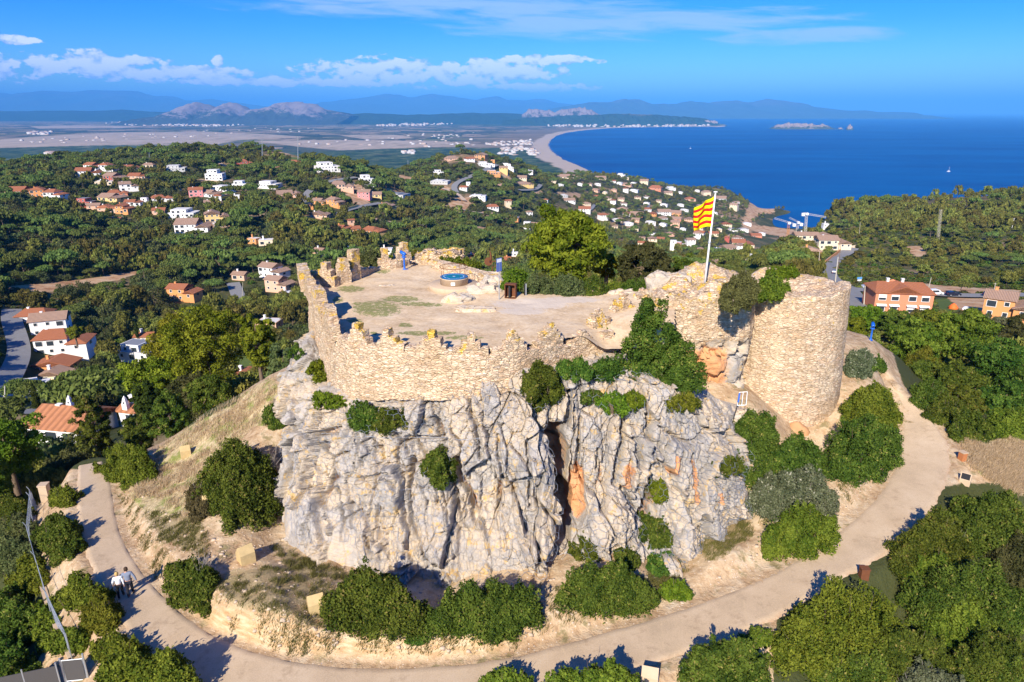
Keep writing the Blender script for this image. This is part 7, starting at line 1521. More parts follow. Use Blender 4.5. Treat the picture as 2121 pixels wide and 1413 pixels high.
# round panoramic table
c = at_z(941, 596, PZ); mt = empty('map_table', (c[0], c[1], PZ), 0, 'round blue topped panorama table on a stepped stone drum, middle of the terrace', 'map table')
MB().lathe([(2.02, -.2), (2.02, .30), (1.98, .34), (.5, .34)], 48).put('plinth', M_STONE, mt, True)
MB().lathe([(1.10, .343), (1.10, .80), (1.14, .82), (1.14, .88), (.4, .88)], 40).put('drum', M_STONE, mt, True)
m, t, b = material('enamel_map'); P = t.new('ShaderNodeTexCoord').outputs['Object']; q = t.new('ShaderNodeSeparateXYZ', i_0=P); rr_ = t.math('SQRT', t.math('ADD', t.math('POWER', q.outputs[0], 2.0), t.math('POWER', q.outputs[1], 2.0)))
cc = t.mix(t.smooth(rr_, .55, .75), (.0, .16, .17), (.01, .13, .27)); cc = t.mix(t.math('LESS_THAN', t.math('ABSOLUTE', t.math('SUBTRACT', t.math('ADD', rr_, t.math('MULTIPLY', t.noise(P, 3, 4), .3)), .95)), .025), cc, (.5, .65, .7)); cc = t.mix(t.math('LESS_THAN', rr_, .12), cc, (.6, .65, .65))
t.put(b.inputs['Base Color'], cc); b.inputs['Roughness'].default_value = .25
MB().lathe([(1.09, .883), (1.09, .93), (.02, .93)], 40).put('map_top', m, mt, False); MB().box(-.16, .16, -1.14, -1.10, .45, .68).put('plaque', M_WHITE, mt)
rg = MB(); n = 48; rg.tube([(1.12 * math.cos(2 * math.pi * k / n), 1.12 * math.sin(2 * math.pi * k / n), 1.72) for k in range(n + 1)], .022, 6, 0, False); rg.put('ring_rail', M_RUST, mt, True)
for a in (35, 70, 145, 215, 325): MB().tube([(1.12 * math.cos(R(a)), 1.12 * math.sin(R(a)), .80), (1.12 * math.cos(R(a)), 1.12 * math.sin(R(a)), 1.72)], .018, 6).put('rail_post', M_RUST, mt)
# outcropping slabs
def boulder(px, py, z, wx, wy, h, seed, label, rz=0, name='boulder', mat=None):
    p = at_z(px, py, z) if z is not None else hit(px, py, ymin=13); g = np.random.default_rng(seed); n, m_ = 34, 60; th, ph = np.meshgrid(np.linspace(0, math.pi, n), np.linspace(0, 2 * math.pi, m_, endpoint=False), indexing='ij')
    V = np.stack([np.sin(th) * np.cos(ph), np.sin(th) * np.sin(ph), np.cos(th)], -1).reshape(-1, 3); V = np.sign(V) * np.abs(V) ** .62
    V = V * (1 + .25 * fbm(V[:, 0] * 1.3 + seed, V[:, 1] * 1.3, V[:, 2] * 1.3, 4, seed)[:, None]) * np.array([wx / 2, wy / 2, h]); V += (facets(V[:, 0] * 1.1 + seed, V[:, 1] * 1.1, V[:, 2] * 1.4, seed, .28, .8, .06, .4))[:, None] * (V / (np.linalg.norm(V, axis=1, keepdims=True) + 1e-6))
    o = put(name, npmesh(name, V, grid_faces(n, m_, True), [mat or M_SLAB], True, {'orange': np.zeros(len(V))})); o.location = (p[0], p[1], p[2] - .05); o.rotation_euler = (0, 0, rz); return tag(o, label, 'rock')
M_SLAB = rockmat('terrace_rock', (0.52, 0.44, 0.34), (0.66, 0.52, 0.36))
for a in [(948,622,PZ,2.4,1.3,.55,1,'pale rock slab directly in front of the map table'),(1002,606,PZ,2.6,2.0,.75,2,'largest pale rock between map table and blue sign',.3),(1022,596,PZ,1.6,1.2,.9,3,'upright brownish rock just left of the blue sign'),(985,642,PZ,3.0,1.1,.28,4,'flat slab lowest of the rocks near the map table'),(1025,580,PZ,1.6,1.0,.7,5,'pale rock behind the blue sign'),
          (1212,606,PZ,1.4,.8,.35,6,'low pale rock at the back of terrace, left of three'),(1276,612,PZ,1.3,.8,.5,7,'pale block of rock at the back of terrace, middle of three'),(1312,612,PZ,2.0,.9,.35,8,'flat pale rock by the keep, right of three'),(1385,598,PZ+.6,3.4,1.8,1.3,9,'big pale rock block at the left end of the ruined keep'),
          (800,592,PZ,1.4,.5,.14,10,'thin flat stone lying in the left part of terrace'),(1530,868,None,2.0,1.4,.7,11,'pale boulder beside the pole with the framed panel'),(1345,795,None,1.0,.8,.4,12,'pale stone under the huge conical bush')]: boulder(*a)
# sign, rusty box, post, sculpture
p = at_z(1034, 621, PZ); s_ = empty('sign_post', (p[0], p[1], PZ), R(50), 'tall thin grey post with narrow blue sign panel on the terrace', 'sign'); MB().tube([(0, 0, 0), (0, 0, 3.1)], .035, 8).put('post', M_STEEL, s_); MB().box(-.28, .28, -.03, .0, 2.15, 3.15).put('panel', simple('blue_grey_sign', (.10, .16, .42), .5, .1, 6), s_)
MB().box(-.25, .25, -.035, -.031, 2.85, 3.1).put('sign_band', M_WHITE, s_)
p = at_z(1058, 617, PZ); s_ = empty('rusty_box', (p[0], p[1], PZ), R(-12), 'rusty brown steel cabinet with dark opening beside the blue sign', 'cabinet')
MB().box(-.42, -.36, -.3, .3, 0, 1.05).box(.36, .42, -.3, .3, 0, 1.05).box(-.36, .36, .24, .3, 0, 1.05).box(-.42, .42, -.3, .3, 1.05, 1.1).box(-.36, .36, -.3, .24, 0, .04).put('case', M_RUST, s_); MB().box(-.15, .0, -.2, .2, .04, .95).put('dark_door', M_DK, s_)
p = at_z(1087, 613, PZ); s_ = empty('post', (p[0], p[1], PZ), 0, 'short dark post at hedge foot right of rusty cabinet', 'post'); MB().tube([(0, 0, 0), (0, 0, .95)], .06, 8).put('shaft', M_DK, s_); MB().box(.06, .12, -.05, .05, 0, .95).put('plate', M_STEEL, s_)
p = at_y(1020, 572, 61); s_ = empty('sculpture', tuple(p), 0, 'rusty steel sculpture with disc and curved blade behind the back parapet', 'sculpture')
MB().tube([(0, 0, -1), (0, 0, .9)], .06, 8).put('stem', M_RUST, s_); MB().tube([(-.35, .03, 1.35), (-.35, -.03, 1.35)], [.38, .38], 20).put('disc', M_RUST, s_); MB().tube([(-.2, 0, 1.3), (-.12, 0, 1.7), (-.15, 0, 2.1), (-.25, 0, 2.4)], [.12, .11, .07, .01], 8).put('blade', M_RUST, s_, True); MB().tube([(-.3, 0, 1.3), (.4, 0, 1.4), (.9, 0, 1.45)], [.05, .04, .02], 6).put('arm', M_RUST, s_, True); MB().tube([(.5, 0, -.3), (.3, 0, .4), (.5, 0, .9), (.1, 0, .8)], [.05, .05, .05, .04], 6).put('loop', M_RUST, s_, True)
# pole with framed panel at the rim
p = hit(1509, 905, ymin=13); s_ = empty('lamp_pole', tuple(p), 0, 'thin leaning pole with small white framed blue panel, in front of tower', 'lamp'); tp_ = at_y(1527, 840, p[1]) - p; MB().tube([(0, 0, -.3), tuple(tp_ * .5), tuple(tp_)], .03, 8).put('pole', M_DK, s_)
x, y, z = tp_; f_ = MB()
for a, b_ in [((0, 0, 0), (.55, -.1, .08)), ((.55, -.1, .08), (.62, .12, .95)), ((.62, .12, .95), (.12, .2, .88)), ((.12, .2, .88), (0, 0, 0)), ((.28, -.05, .04), (.36, .16, .92))]: f_.tube([(x + a[0], y + a[1], z + a[2]), (x + b_[0], y + b_[1], z + b_[2])], .022, 6)
f_.put('frame', M_WHITE, s_); MB().tube([(x + .03, y - .03, z + .25), (x + .10, y + .1, z + .85)], .06, 8).put('tube_light', M_BLUE, s_)
# concrete info / lamp boxes
def infobox(px, py, w, rz, label, mat=None, Y=None):
    p = hit(px, py, ymin=13) if Y is None else at_y(px, py, Y); r = empty('stone_box', (p[0], p[1], p[2] - .1), rz, label, 'stone box', 'wedge shaped stone boxes along the path'); w *= .82; h = w * 1.1; d = w * .95
    v = [(-w/2, -d/2, 0), (w/2, -d/2, 0), (w/2, d/2, 0), (-w/2, d/2, 0), (-w/2, -d/2, h * .75), (w/2, -d/2, h * .75), (w/2, d/2, h * .62), (-w/2, d/2, h * .62), (-w/2, -d*.02, h * 1.18), (w/2, -d*.02, h * 1.18)]
    MB().add(v, [(0, 1, 5, 4), (2, 3, 7, 6), (1, 2, 6, 9, 5), (3, 0, 4, 8, 7), (4, 5, 9, 8), (8, 9, 6, 7), (0, 3, 2, 1)]).put('block', mat or M_YBOX, r); MB().add([(-w*.4, d*.06, h*1.14), (w*.4, d*.06, h*1.14), (w*.4, d*.46, h*.67), (-w*.4, d*.46, h*.67)], [(0, 1, 2, 3)]).put('dark_panel', M_DK, r); MB().box(w/2 + .004, w/2 + .016, -.13, .07, h*.38, h*.60).put('number_plate', M_WHITE, r); return r
infobox(385, 943, .85, R(30), 'yellow stone box alone on the dry grass slope'); infobox(510, 1160, 1.0, R(42), 'yellow stone box with white plate right of the tall conical bush'); infobox(655, 1262, .98, R(25), 'yellow stone box at the left end of the long dark bushes'); infobox(432, 1045, .75, R(20), 'yellow stone box half hidden behind the tall conical bush')
infobox(1345, 1412, .95, R(-15), 'pale stone box at the bottom edge beside the outer path edge', M_STONE); infobox(1998, 1000, .80, R(140), 'pale stone box on the right verge above the large bush', M_STONE)
p = hit(1992, 953, ymin=13); s_ = empty('bollard', tuple(p), R(15), 'short orange brown block post on the right verge of path', 'bollard'); MB().box(-.2, .2, -.2, .2, -.1, .62).put('body', simple('orange_brown_block', (.42, .16, .06), .8, .2), s_); MB().box(-.24, .24, -.24, .24, .62, .68).put('cap', M_STONE, s_)
p = hit(1788, 1196, ymin=13); s_ = empty('bollard', tuple(p), R(-5), 'rusty brown block post poking from bush at outer path edge', 'bollard'); MB().box(-.22, .22, -.2, .2, -.1, .6).put('body', M_RUST, s_); MB().box(-.25, .25, -.23, .23, .6, .65).put('cap', M_RUST, s_)
# wire fence and gate at the lower left
FN = [(95,1003),(84,1040),(72,1075),(64,1105),(66,1135),(74,1165),(84,1200),(94,1235),(105,1270),(118,1305),(134,1340),(150,1368)]
fw = [hit(a, b_, ymin=13) for a, b_ in FN]; fr_ = empty('wire_fence', tuple(fw[6]), 0, 'galvanised wire fence on low stone kerb at the lower left', 'fence'); o_ = fw[6]
q = resamp(np.array(fw), 16); q[:, 2] = hz(q[:, 0], q[:, 1])
for a in q: MB().tube([tuple(a - o_ + [0, 0, -.2]), tuple(a - o_ + [0, 0, 1.75]), tuple(a - o_ + [-.12, -.05, 2.05])], .03, 6).put('post', M_STEEL, fr_)
for k, h in enumerate((.35, 1.05, 1.72)): MB().tube([tuple(a - o_ + [0, 0, h]) for a in q], .014, 5, 0, False).put('rail', M_STEEL, fr_)
A_, B_ = [], []
for a, b_ in zip(q[:-1], q[1:]):
    L_ = np.linalg.norm(b_ - a); n = int(L_ / .13)
    for k in range(n):
        for s0, s1 in ((.3, 1.7), (1.7, .3)): A_.append(a + (b_ - a) * (k / n) - o_ + [0, 0, s0]); B_.append(a + (b_ - a) * min(1, k / n + 1.4 / L_ * .9) - o_ + [0, 0, s1])
V, F_ = wires(np.array(A_), np.array(B_), .0028); put('wire_netting', npmesh('wire_netting', V, F_, [M_WIRE]), fr_)
kb = MB(); d = np.gradient(q[:, :2], axis=0); d /= np.linalg.norm(d, axis=1)[:, None]; nn_ = np.stack([-d[:, 1], d[:, 0]], 1) * .16; vv = []
for a, n_ in zip(q - o_, nn_):
    for s, z in ((-1, -.5), (-1, .22), (1, .22), (1, -.5)): vv.append((a[0] + s * n_[0], a[1] + s * n_[1], a[2] + z))
kb.add(vv, [(4*i + k, 4*i + (k+1) % 4, 4*i + 4 + (k+1) % 4, 4*i + 4 + k) for i in range(len(q) - 1) for k in range(4)]).put('kerb', M_STONE, fr_)
p = hit(97, 1035, ymin=13); s_ = empty('gate_pillar', tuple(p), R(10), 'squared pale stone pillar at the top end of the wire fence', 'pillar'); MB().box(-.28, .28, -.28, .28, -.3, 1.25).put('shaft', M_STONE, s_); MB().box(-.32, .32, -.32, .32, 1.25, 1.36).put('cap', M_STONE, s_)
p = hit(160, 1412, ymin=13); s_ = empty('metal_gate', tuple(p), R(8), 'small grey metal gate with woven screen at bottom left corner', 'gate'); g_ = MB(); g_.tube([(-.55, 0, -.2), (-.55, 0, 1.55)], .045, 6).put('post', M_STEEL, s_); MB().tube([(.55, 0, -.2), (.55, 0, 1.7)], .045, 6).put('post', M_STEEL, s_)
MB().tube([(-.48, 0, 0.1), (.48, 0, .1), (.48, 0, 1.4), (-.48, 0, 1.4), (-.48, 0, .1)], .03, 6).put('frame', M_STEEL, s_); M_SCR = simple('woven_screen', (.075, .07, .068), .9, .25, 30); MB().box(-.45, .45, -.012, .012, .13, 1.37).put('screen', M_SCR, s_)
s2 = empty('screen_fence', (p[0] - .6, p[1] - .3, p[2]), R(198), 'dark woven screen fence left of the small gate in the corner', 'fence'); MB().box(0, 4.4, -.02, .02, -.2, 1.3).put('screen', M_SCR, s2)
for k in range(4): MB().tube([(k * 1.45 + .02, 0, -.3), (k * 1.45 + .02, 0, 1.5)], .035, 6).put('post', M_STEEL, s2)
# ---- two walkers, seen from behind
def skinned(name, J, E, mats, parent, sub=2, root=0):
    me = bpy.data.meshes.new(name); ks = list(J); me.from_pydata([J[k][0] for k in ks], [(ks.index(a), ks.index(b_)) for a, b_ in E], []); o = put(name, me, parent)
    for m_ in mats: me.materials.append(m_)
    sk = o.modifiers.new('skin', 'SKIN'); sk.use_smooth_shade = True; sv = me.skin_vertices[0].data
    for i, k in enumerate(ks): r_ = J[k][1]; sv[i].radius = r_ if isinstance(r_, tuple) else (r_, r_); sv[i].use_root = (i == root)
    ss = o.modifiers.new('sub', 'SUBSURF'); ss.levels = sub; ss.render_levels = sub; return o
def person(px, py, h, rz, label, hair, top, bottom, armout, seed):
    p = hit(px, py, ymin=13); r = empty('person', (p[0], p[1], p[2] + .06), rz, label, 'person'); k = h / 1.75; M_SK = simple('skin', (.55, .32, .23), .6, .05); r.scale = (k, k, k)
    J = {'pel': ((0, 0, .95), (.15, .11)), 'wst': ((0, 0, 1.10), (.135, .10)), 'chs': ((0, .01, 1.30), (.17, .12)), 'shl': ((0, .01, 1.42), (.13, .09)), 'nck': ((0, .0, 1.50), .052), 'nk2': ((0, .01, 1.56), .052), 'hd1': ((0, .02, 1.62), (.075, .085)), 'hd2': ((0, .02, 1.70), (.078, .095)), 'hd3': ((0, .01, 1.755), .045)}; E = [('pel', 'wst'), ('wst', 'chs'), ('chs', 'shl'), ('shl', 'nck'), ('nck', 'nk2'), ('nk2', 'hd1'), ('hd1', 'hd2'), ('hd2', 'hd3')]
    for s, tag_ in ((-1, 'l'), (1, 'r')):
        fw_ = .17 * s; ao = armout if s > 0 else .05
        J['hp' + tag_] = ((.09 * s, 0, .88), .09); J['kn' + tag_] = ((.095 * s, .5 * fw_ + .03, .50), .058); J['an' + tag_] = ((.095 * s, fw_ - .03, .09), .040); J['ft' + tag_] = ((.10 * s, fw_ + .10, .035), (.042, .03)); J['tt' + tag_] = ((.105 * s, fw_ + .17, .03), (.035, .022)); E += [('pel', 'hp' + tag_), ('hp' + tag_, 'kn' + tag_), ('kn' + tag_, 'an' + tag_), ('an' + tag_, 'ft' + tag_), ('ft' + tag_, 'tt' + tag_)]
        J['sh' + tag_] = ((.19 * s, .01, 1.41), .055); J['el' + tag_] = (((.24 + ao) * s, -.04 - .03 * s, 1.14), .043); J['wr' + tag_] = (((.25 + ao * 1.5) * s, .04 - .12 * s, .90), .028); J['pm' + tag_] = (((.25 + ao * 1.6) * s, .05 - .13 * s, .83), (.036, .018)); E += [('shl', 'sh' + tag_), ('sh' + tag_, 'el' + tag_), ('el' + tag_, 'wr' + tag_), ('wr' + tag_, 'pm' + tag_)]
        hx, hy, hz_ = J['pm' + tag_][0]
        for f, (dx, L_) in enumerate(((-.024, .070), (-.008, .080), (.008, .076), (.023, .060))): J[f'f{f}{tag_}'] = ((hx + dx, hy, hz_ - .04), .0095); J[f'g{f}{tag_}'] = ((hx + dx, hy + .018, hz_ - .04 - L_ * .8), .008); E += [('pm' + tag_, f'f{f}{tag_}'), (f'f{f}{tag_}', f'g{f}{tag_}')]
        J['th' + tag_] = ((hx - .03 * s, hy + .03, hz_ - .03), .010); E.append(('pm' + tag_, 'th' + tag_))
    skinned('body', J, E, [M_SK], r)
    C_ = {k_: (J[k_][0], tuple(a + .022 for a in (J[k_][1] if isinstance(J[k_][1], tuple) else (J[k_][1],) * 2))) for k_ in ('pel', 'wst', 'chs', 'shl', 'shl', 'shr', 'ell', 'elr', 'wrl', 'wrr')}; C_['shl2'] = C_['shl']
    S_ = {'pel': ((0, 0, .93), (.175, .135)), 'wst': ((0, 0, 1.10), (.165, .125)), 'chs': ((0, .01, 1.30), (.195, .145)), 'top': ((0, .01, 1.43), (.14, .10)), 'nk': ((0, .01, 1.50), (.07, .07))}; ES = [('pel', 'wst'), ('wst', 'chs'), ('chs', 'top'), ('top', 'nk')]
    for s, tg in ((-1, 'l'), (1, 'r')): S_['s' + tg] = (J['sh' + tg][0], .078); S_['e' + tg] = (J['el' + tg][0], .062); S_['w' + tg] = (tuple(J['wr' + tg][0]), .045); ES += [('top', 's' + tg), ('s' + tg, 'e' + tg), ('e' + tg, 'w' + tg)]
    if not tag_: pass
    skinned('jacket', S_, ES, [top], r)
    Tn = {'pel': ((0, 0, .93), (.165, .125))}; ET = []
    for s, tg in ((-1, 'l'), (1, 'r')): Tn['h' + tg] = (J['hp' + tg][0], .108); Tn['k' + tg] = (J['kn' + tg][0], .078); Tn['a' + tg] = (J['an' + tg][0], .062); ET += [('pel', 'h' + tg), ('h' + tg, 'k' + tg), ('k' + tg, 'a' + tg)]
    skinned('trousers', Tn, ET, [bottom], r)
    for s, tg in ((-1, 'l'), (1, 'r')): f_ = J['ft' + tg][0]; sh = MB().tube([(f_[0], f_[1] - .13, .04), (f_[0], f_[1] - .02, .045), (f_[0], f_[1] + .09, .03)], [.045, .052, .038], 10); sh.put('shoe', M_DK, r, True)
    hm_ = MB().lathe([(.03, 1.56), (.095, 1.60), (.105, 1.68), (.098, 1.75), (.06, 1.80), (.01, 1.815)], 16, (0, -.012)); ho_ = hm_.put('hair', hair, r, True)
    MB().tube([(0, .105, 1.68), (0, .135, 1.655), (0, .11, 1.645)], [.010, .014, .010], 6).put('nose', M_SK, r, True)
    for s in (-1, 1): MB().lathe([(.001, -.008), (.009, 0), (.001, .008)], 8).put('eye', M_DK, r).location = (.03 * s, .10, 1.69)
    MB().tube([(-.022, .107, 1.625), (.022, .107, 1.625)], .004, 5).put('mouth', simple('lips', (.35, .12, .10), .6), r)
    return r
person(272, 1234, 1.78, R(22), 'person in blue grey jumper and dark trousers, right one of two walkers', simple('brown_hair', (.06, .035, .02), .8), simple('blue_grey_knit', (.20, .23, .30), .9), simple('dark_trousers', (.015, .016, .025), .9), .10, 1)
person(252, 1239, 1.62, R(22), 'person in white blouse and black trousers, left one of two walkers', simple('blond_hair', (.52, .34, .12), .8), simple('white_blouse', (.72, .72, .74), .9), simple('black_trousers', (.010, .010, .014), .9), .02, 2)
# ---- cars
def car(px, py, rz, col, label, van=False, L_=4.3):
    p = hit(px, py, ymin=120); r = empty('parked_car', (p[0], p[1], p[2] + .55), rz, label, 'car', 'cars on the road right of the tower'); w = .88; h = 1.5 if not van else 1.85
    prof = [(-L_/2, .35), (-L_/2, .85), (-L_*.44, .95), (-L_*.40, h*.97), (-L_*.05, h), (L_*.12, h*.93), (L_*.27, .98), (L_*.46, .85), (L_/2, .6), (L_/2, .3)] if not van else [(-L_/2, .35), (-L_/2, h*.6), (-L_*.47, h*.97), (L_*.05, h), (L_*.18, h*.93), (L_*.33, 1.05), (L_*.47, .9), (L_/2, .6), (L_/2, .3)]
    n = len(prof); sc = [1 if z < 1.0 else .86 for _, z in prof]; MB().add([(x_, -w * s_, z_) for (x_, z_), s_ in zip(prof, sc)] + [(x_, w * s_, z_) for (x_, z_), s_ in zip(prof, sc)], [tuple(range(n)), tuple(reversed(range(n, 2*n)))] + [(i, n + i, n + (i+1) % n, (i+1) % n) for i in range(n)]).put('body', col, r)
    for s in (-1, 1):
        MB().add([(-L_*.36, s*w*.955, .98), (L_*.20, s*w*.955, .98), (L_*.09, s*w*.885, h*.88), (-L_*.33, s*w*.885, h*.88)], [(0, 1, 2, 3)]).put('window', M_GLASS, r)
        for xx in (-L_*.30, L_*.31):
            wh = MB().lathe([(.001, -.10), (.30, -.10), (.33, -.06), (.33, .06), (.30, .10), (.001, .10)], 18).put('wheel', M_DK, r, True); wh.rotation_euler = (R(90), 0, 0); wh.location = (xx, s*w*.93, .33); MB().lathe([(.001, -.115), (.19, -.112), (.19, .112), (.001, .115)], 12).put('rim', M_STEEL, wh)
        MB().box(L_*.485, L_*.503, s*w*.62 - .14, s*w*.62 + .14, .62, .74).put('headlight', M_WHITE, r); MB().box(-L_*.503, -L_*.49, s*w*.7 - .1, s*w*.7 + .1, .7, .9).put('tail_light', simple('red_lens', (.4, .01, .01), .3), r)
    a = prof[5] if not van else prof[4]; b_ = prof[6] if not van else prof[5]; MB().add([(a[0] + .03, -w*.80, a[1] - .02), (a[0] + .03, w*.80, a[1] - .02), (b_[0] + .03, w*.86, b_[1] + .05), (b_[0] + .03, -w*.86, b_[1] + .05)], [(0, 3, 2, 1)]).put('windscreen', M_GLASS, r); return r
def paint(n, c): return simple(n, c, .25, .03, 2, 0, .6)
car(1727, 570, R(66), paint('navy_paint', (.02, .03, .07)), 'dark blue car going up the curved road'); car(1798, 600, R(176), paint('silver_paint', (.45, .47, .50)), 'silver estate car parked left of the salmon house'); car(1936, 614, R(4), paint('white_van_paint', (.75, .75, .76)), 'white van parked right of the salmon house', True, 4.5)
car(1973, 616, R(2), paint('black_paint', (.012, .014, .03)), 'black car parked to the right of the white van'); car(2050, 617, R(4), paint('blue_black_paint', (.015, .03, .07)), 'dark car half hidden by a small tree near right edge')
# ---- poles, masts, cranes
def pole(px, py, pxt, pyt, r_, label, mat, name='utility_pole', cat='pole', arm=0, Y=None):
    p = hit(px, py, ymin=90) if Y is None else at_y(px, py, Y); q = at_y(pxt, pyt, p[1]) - p; s_ = empty(name, tuple(p), 0, label, cat); MB().tube([(0, 0, -1), tuple(q)], [r_ * 1.3, r_ * .8], 8).put('shaft', mat, s_)
    if arm: MB().tube([(q[0] - arm, 0, q[2] - .3), (q[0] + arm, 0, q[2] - .3)], r_ * .5, 6).put('crossarm', mat, s_)
    return s_
M_CONC = simple('pole_concrete', (.50, .46, .38), .9, .08); M_WOOD = simple('pole_wood', (.20, .13, .08), .9, .15)
pole(1728, 604, 1736, 532, .16, 'pale concrete pole leaning at the road junction above tower', M_CONC); pole(1736, 562, 1743, 492, .09, 'dark thin pole beside the curved road', M_WOOD); pole(1695, 560, 1698, 521, .12, 'concrete pole left of the curved road', M_CONC); pole(1790, 634, 1792, 592, .13, 'concrete pole in front of the silver car', M_CONC)
pole(1782, 592, 1786, 556, .07, 'thin brown pole near the road sign', M_WOOD); pole(1921, 604, 1929, 575, .10, 'pole at the right gable of the salmon house', M_CONC); pole(2057, 618, 2062, 586, .09, 'thin pole at the small tree by the right road', M_CONC, arm=.5); pole(2096, 472, 2101, 452, .12, 'white pole on the right hillside near the frame edge', M_WHITE, arm=.6)
pole(1780, 488, 1782, 460, .09, 'thin pole left on the road crest above the villa', M_CONC); pole(500, 645, 503, 585, .10, 'slim pole beside the short grey street', M_CONC); pole(190, 640, 197, 626, .08, 'white pole in the valley wood at left', M_WHITE); pole(8, 870, 10, 800, .12, 'pole at left edge beside the white low house', M_CONC)
pole(543, 335, 543, 288, .35, 'tall mast on the pine ridge, left of two', M_STEEL, 'mast', 'mast'); pole(617, 330, 617, 283, .35, 'tall mast on the pine ridge, right of two', M_STEEL, 'mast', 'mast'); pole(309, 333, 309, 316, .25, 'short mast on the left part of the ridge', M_STEEL, 'mast', 'mast'); pole(845, 356, 845, 332, .3, 'mast beside the orange villa on the saddle', M_STEEL, 'mast', 'mast'); pole(253, 463, 253, 446, .18, 'concrete post among trees on the left hillside', M_CONC); pole(207, 452, 207, 441, .18, 'short post below the red house on the left hillside', M_CONC)
def lattice(base, top, w, mat, parent, name):
    base, top = np.array(base, float), np.array(top, float); d = top - base; L_ = np.linalg.norm(d); u = d / L_; a = np.array([0, 1., 0]) if abs(u[1]) < .8 else np.array([1., 0, 0]); s = np.cross(u, a); s /= np.linalg.norm(s); t_ = np.cross(u, s); mb = MB(); n = max(3, int(L_ / (w * 1.6))); cs = [(1, 1), (-1, 1), (-1, -1), (1, -1)]
    for a_, b_ in cs: mb.tube([base + (s * a_ + t_ * b_) * w / 2, top + (s * a_ + t_ * b_) * w / 2], w * .055, 4)
    for k in range(n):
        p0, p1 = base + d * k / n, base + d * (k + 1) / n
        for j in range(4): a_, b_ = cs[j], cs[(j + 1) % 4]; mb.tube([p0 + (s * a_[0] + t_ * a_[1]) * w / 2, p1 + (s * b_[0] + t_ * b_[1]) * w / 2], w * .035, 4)
    return mb.put(name, mat, parent)
p = hit(1943, 500, ymin=90); s_ = empty('lattice_mast', tuple(p), 0, 'pale lattice mast standing on the right hillside', 'mast'); lattice((0, 0, -1), at_y(1949, 434, p[1]) - p, 1.0, M_CONC, s_, 'mast')
def crane(px, py, pyt, x0, y0, x1, y1, Y, mm, mj, label):
    p = at_y(px, py, Y); q = at_y(px + 2, pyt, Y) - p; s_ = empty('tower_crane', tuple(p), 0, label, 'crane', 'tower cranes above the cove'); lattice((0, 0, -3), (q[0], 0, q[2]), 1.1, mm, s_, 'mast'); a = at_y(x0, y0, Y) - p; b_ = at_y(x1, y1, Y) - p; lattice(a, b_, .8, mj, s_, 'jib')
    e = b_ if abs(b_[0] - q[0]) < abs(a[0] - q[0]) else a; MB().box(e[0] - .9, e[0] + .9, -.7, .7, e[2] - 1.6, e[2] + .2).put('counterweight', M_WHITE, s_); MB().box(q[0] - .7, q[0] + .7, -1.5, -.5, q[2] - 1.6, q[2] - .2).put('cab', M_WHITE, s_)
M_OR = simple('crane_orange', (.65, .26, .05), .6, .05); M_CW = simple('crane_white', (.72, .66, .56), .6, .05)
crane(1632, 494, 459, 1604, 452, 1645, 464, 440, M_OR, M_CW, 'orange masted tower crane, leftmost of the three cranes'); crane(1651, 480, 458, 1635, 451, 1660, 463, 450, M_CW, M_CW, 'smaller pale tower crane in the middle of three'); crane(1669, 478, 440, 1664, 442, 1711, 450, 430, M_CW, M_CW, 'tallest white tower crane, rightmost of the three')
p = hit(1778, 592, ymin=120); s_ = empty('road_sign', tuple(p), R(10), 'blue and white direction sign by the road junction', 'sign'); MB().tube([(0, 0, -.3), (0, 0, 3.0)], .06, 6).put('post', M_STEEL, s_); MB().box(-.9, .9, -.04, .04, 2.3, 3.0).put('panel', simple('sign_blue', (.10, .30, .60), .5), s_); MB().box(-.7, .8, -.05, .03, 1.7, 2.15).put('panel', M_WHITE, s_)
p = hit(1974, 640, ymin=120); s_ = empty('tarpaulin', tuple(p), 0, 'orange tarpaulin heap on the debris ground right of salmon house', 'tarpaulin'); g = MB().lathe([(1.2, -.2), (1.15, .5), (.7, 1.3), (.2, 1.6), (.02, 1.65)], 12); me = g.mesh('cover', [simple('orange_tarp', (.80, .16, .03), .6)], True); [setattr(v.co, 'x', v.co.x * (1 + .25 * math.sin(v.index * 2.3))) for v in me.vertices]; put('cover', me, s_)
p = hit(2000, 642, ymin=120); s_ = empty('rubble_sack', tuple(p), 0, 'white rubble sacks on the debris ground near right edge', 'sack'); me = MB().lathe([(.9, -.2), (1.0, .5), (.6, .9), (.05, 1.0)], 10).mesh('sack', [M_WHITE], True); [setattr(v.co, 'x', v.co.x * (1 + .3 * math.sin(v.index * 1.7))) for v in me.vertices]; put('sack', me, s_)
def boat(px, py, L_, label):
    p = at_z(px, py, 0); s_ = empty('boat', (p[0], p[1], .2), R(15), label, 'boat'); MB().add([(-L_/2, -L_*.14, 0), (L_*.3, -L_*.14, 0), (L_/2, 0, .1), (L_*.3, L_*.14, 0), (-L_/2, L_*.14, 0), (-L_/2, -L_*.17, L_*.14), (L_*.3, -L_*.17, L_*.15), (L_*.58, 0, L_*.18), (L_*.3, L_*.17, L_*.15), (-L_/2, L_*.17, L_*.14)], [(4, 3, 2, 1, 0), (5, 6, 7, 8, 9), (0, 1, 6, 5), (1, 2, 7, 6), (2, 3, 8, 7), (3, 4, 9, 8), (4, 0, 5, 9)]).put('hull', M_WHITE, s_); MB().box(-L_*.25, L_*.15, -L_*.1, L_*.1, L_*.14, L_*.30).put('cabin', M_WHITE, s_); MB().tube([(0, 0, L_*.3), (0, 0, L_*1.3)], L_*.02, 6).put('mast', M_WHITE, s_)
boat(1965, 356, 14, 'white yacht on the open sea at right'); boat(1430, 308, 10, 'tiny white boat in the middle of the bay')
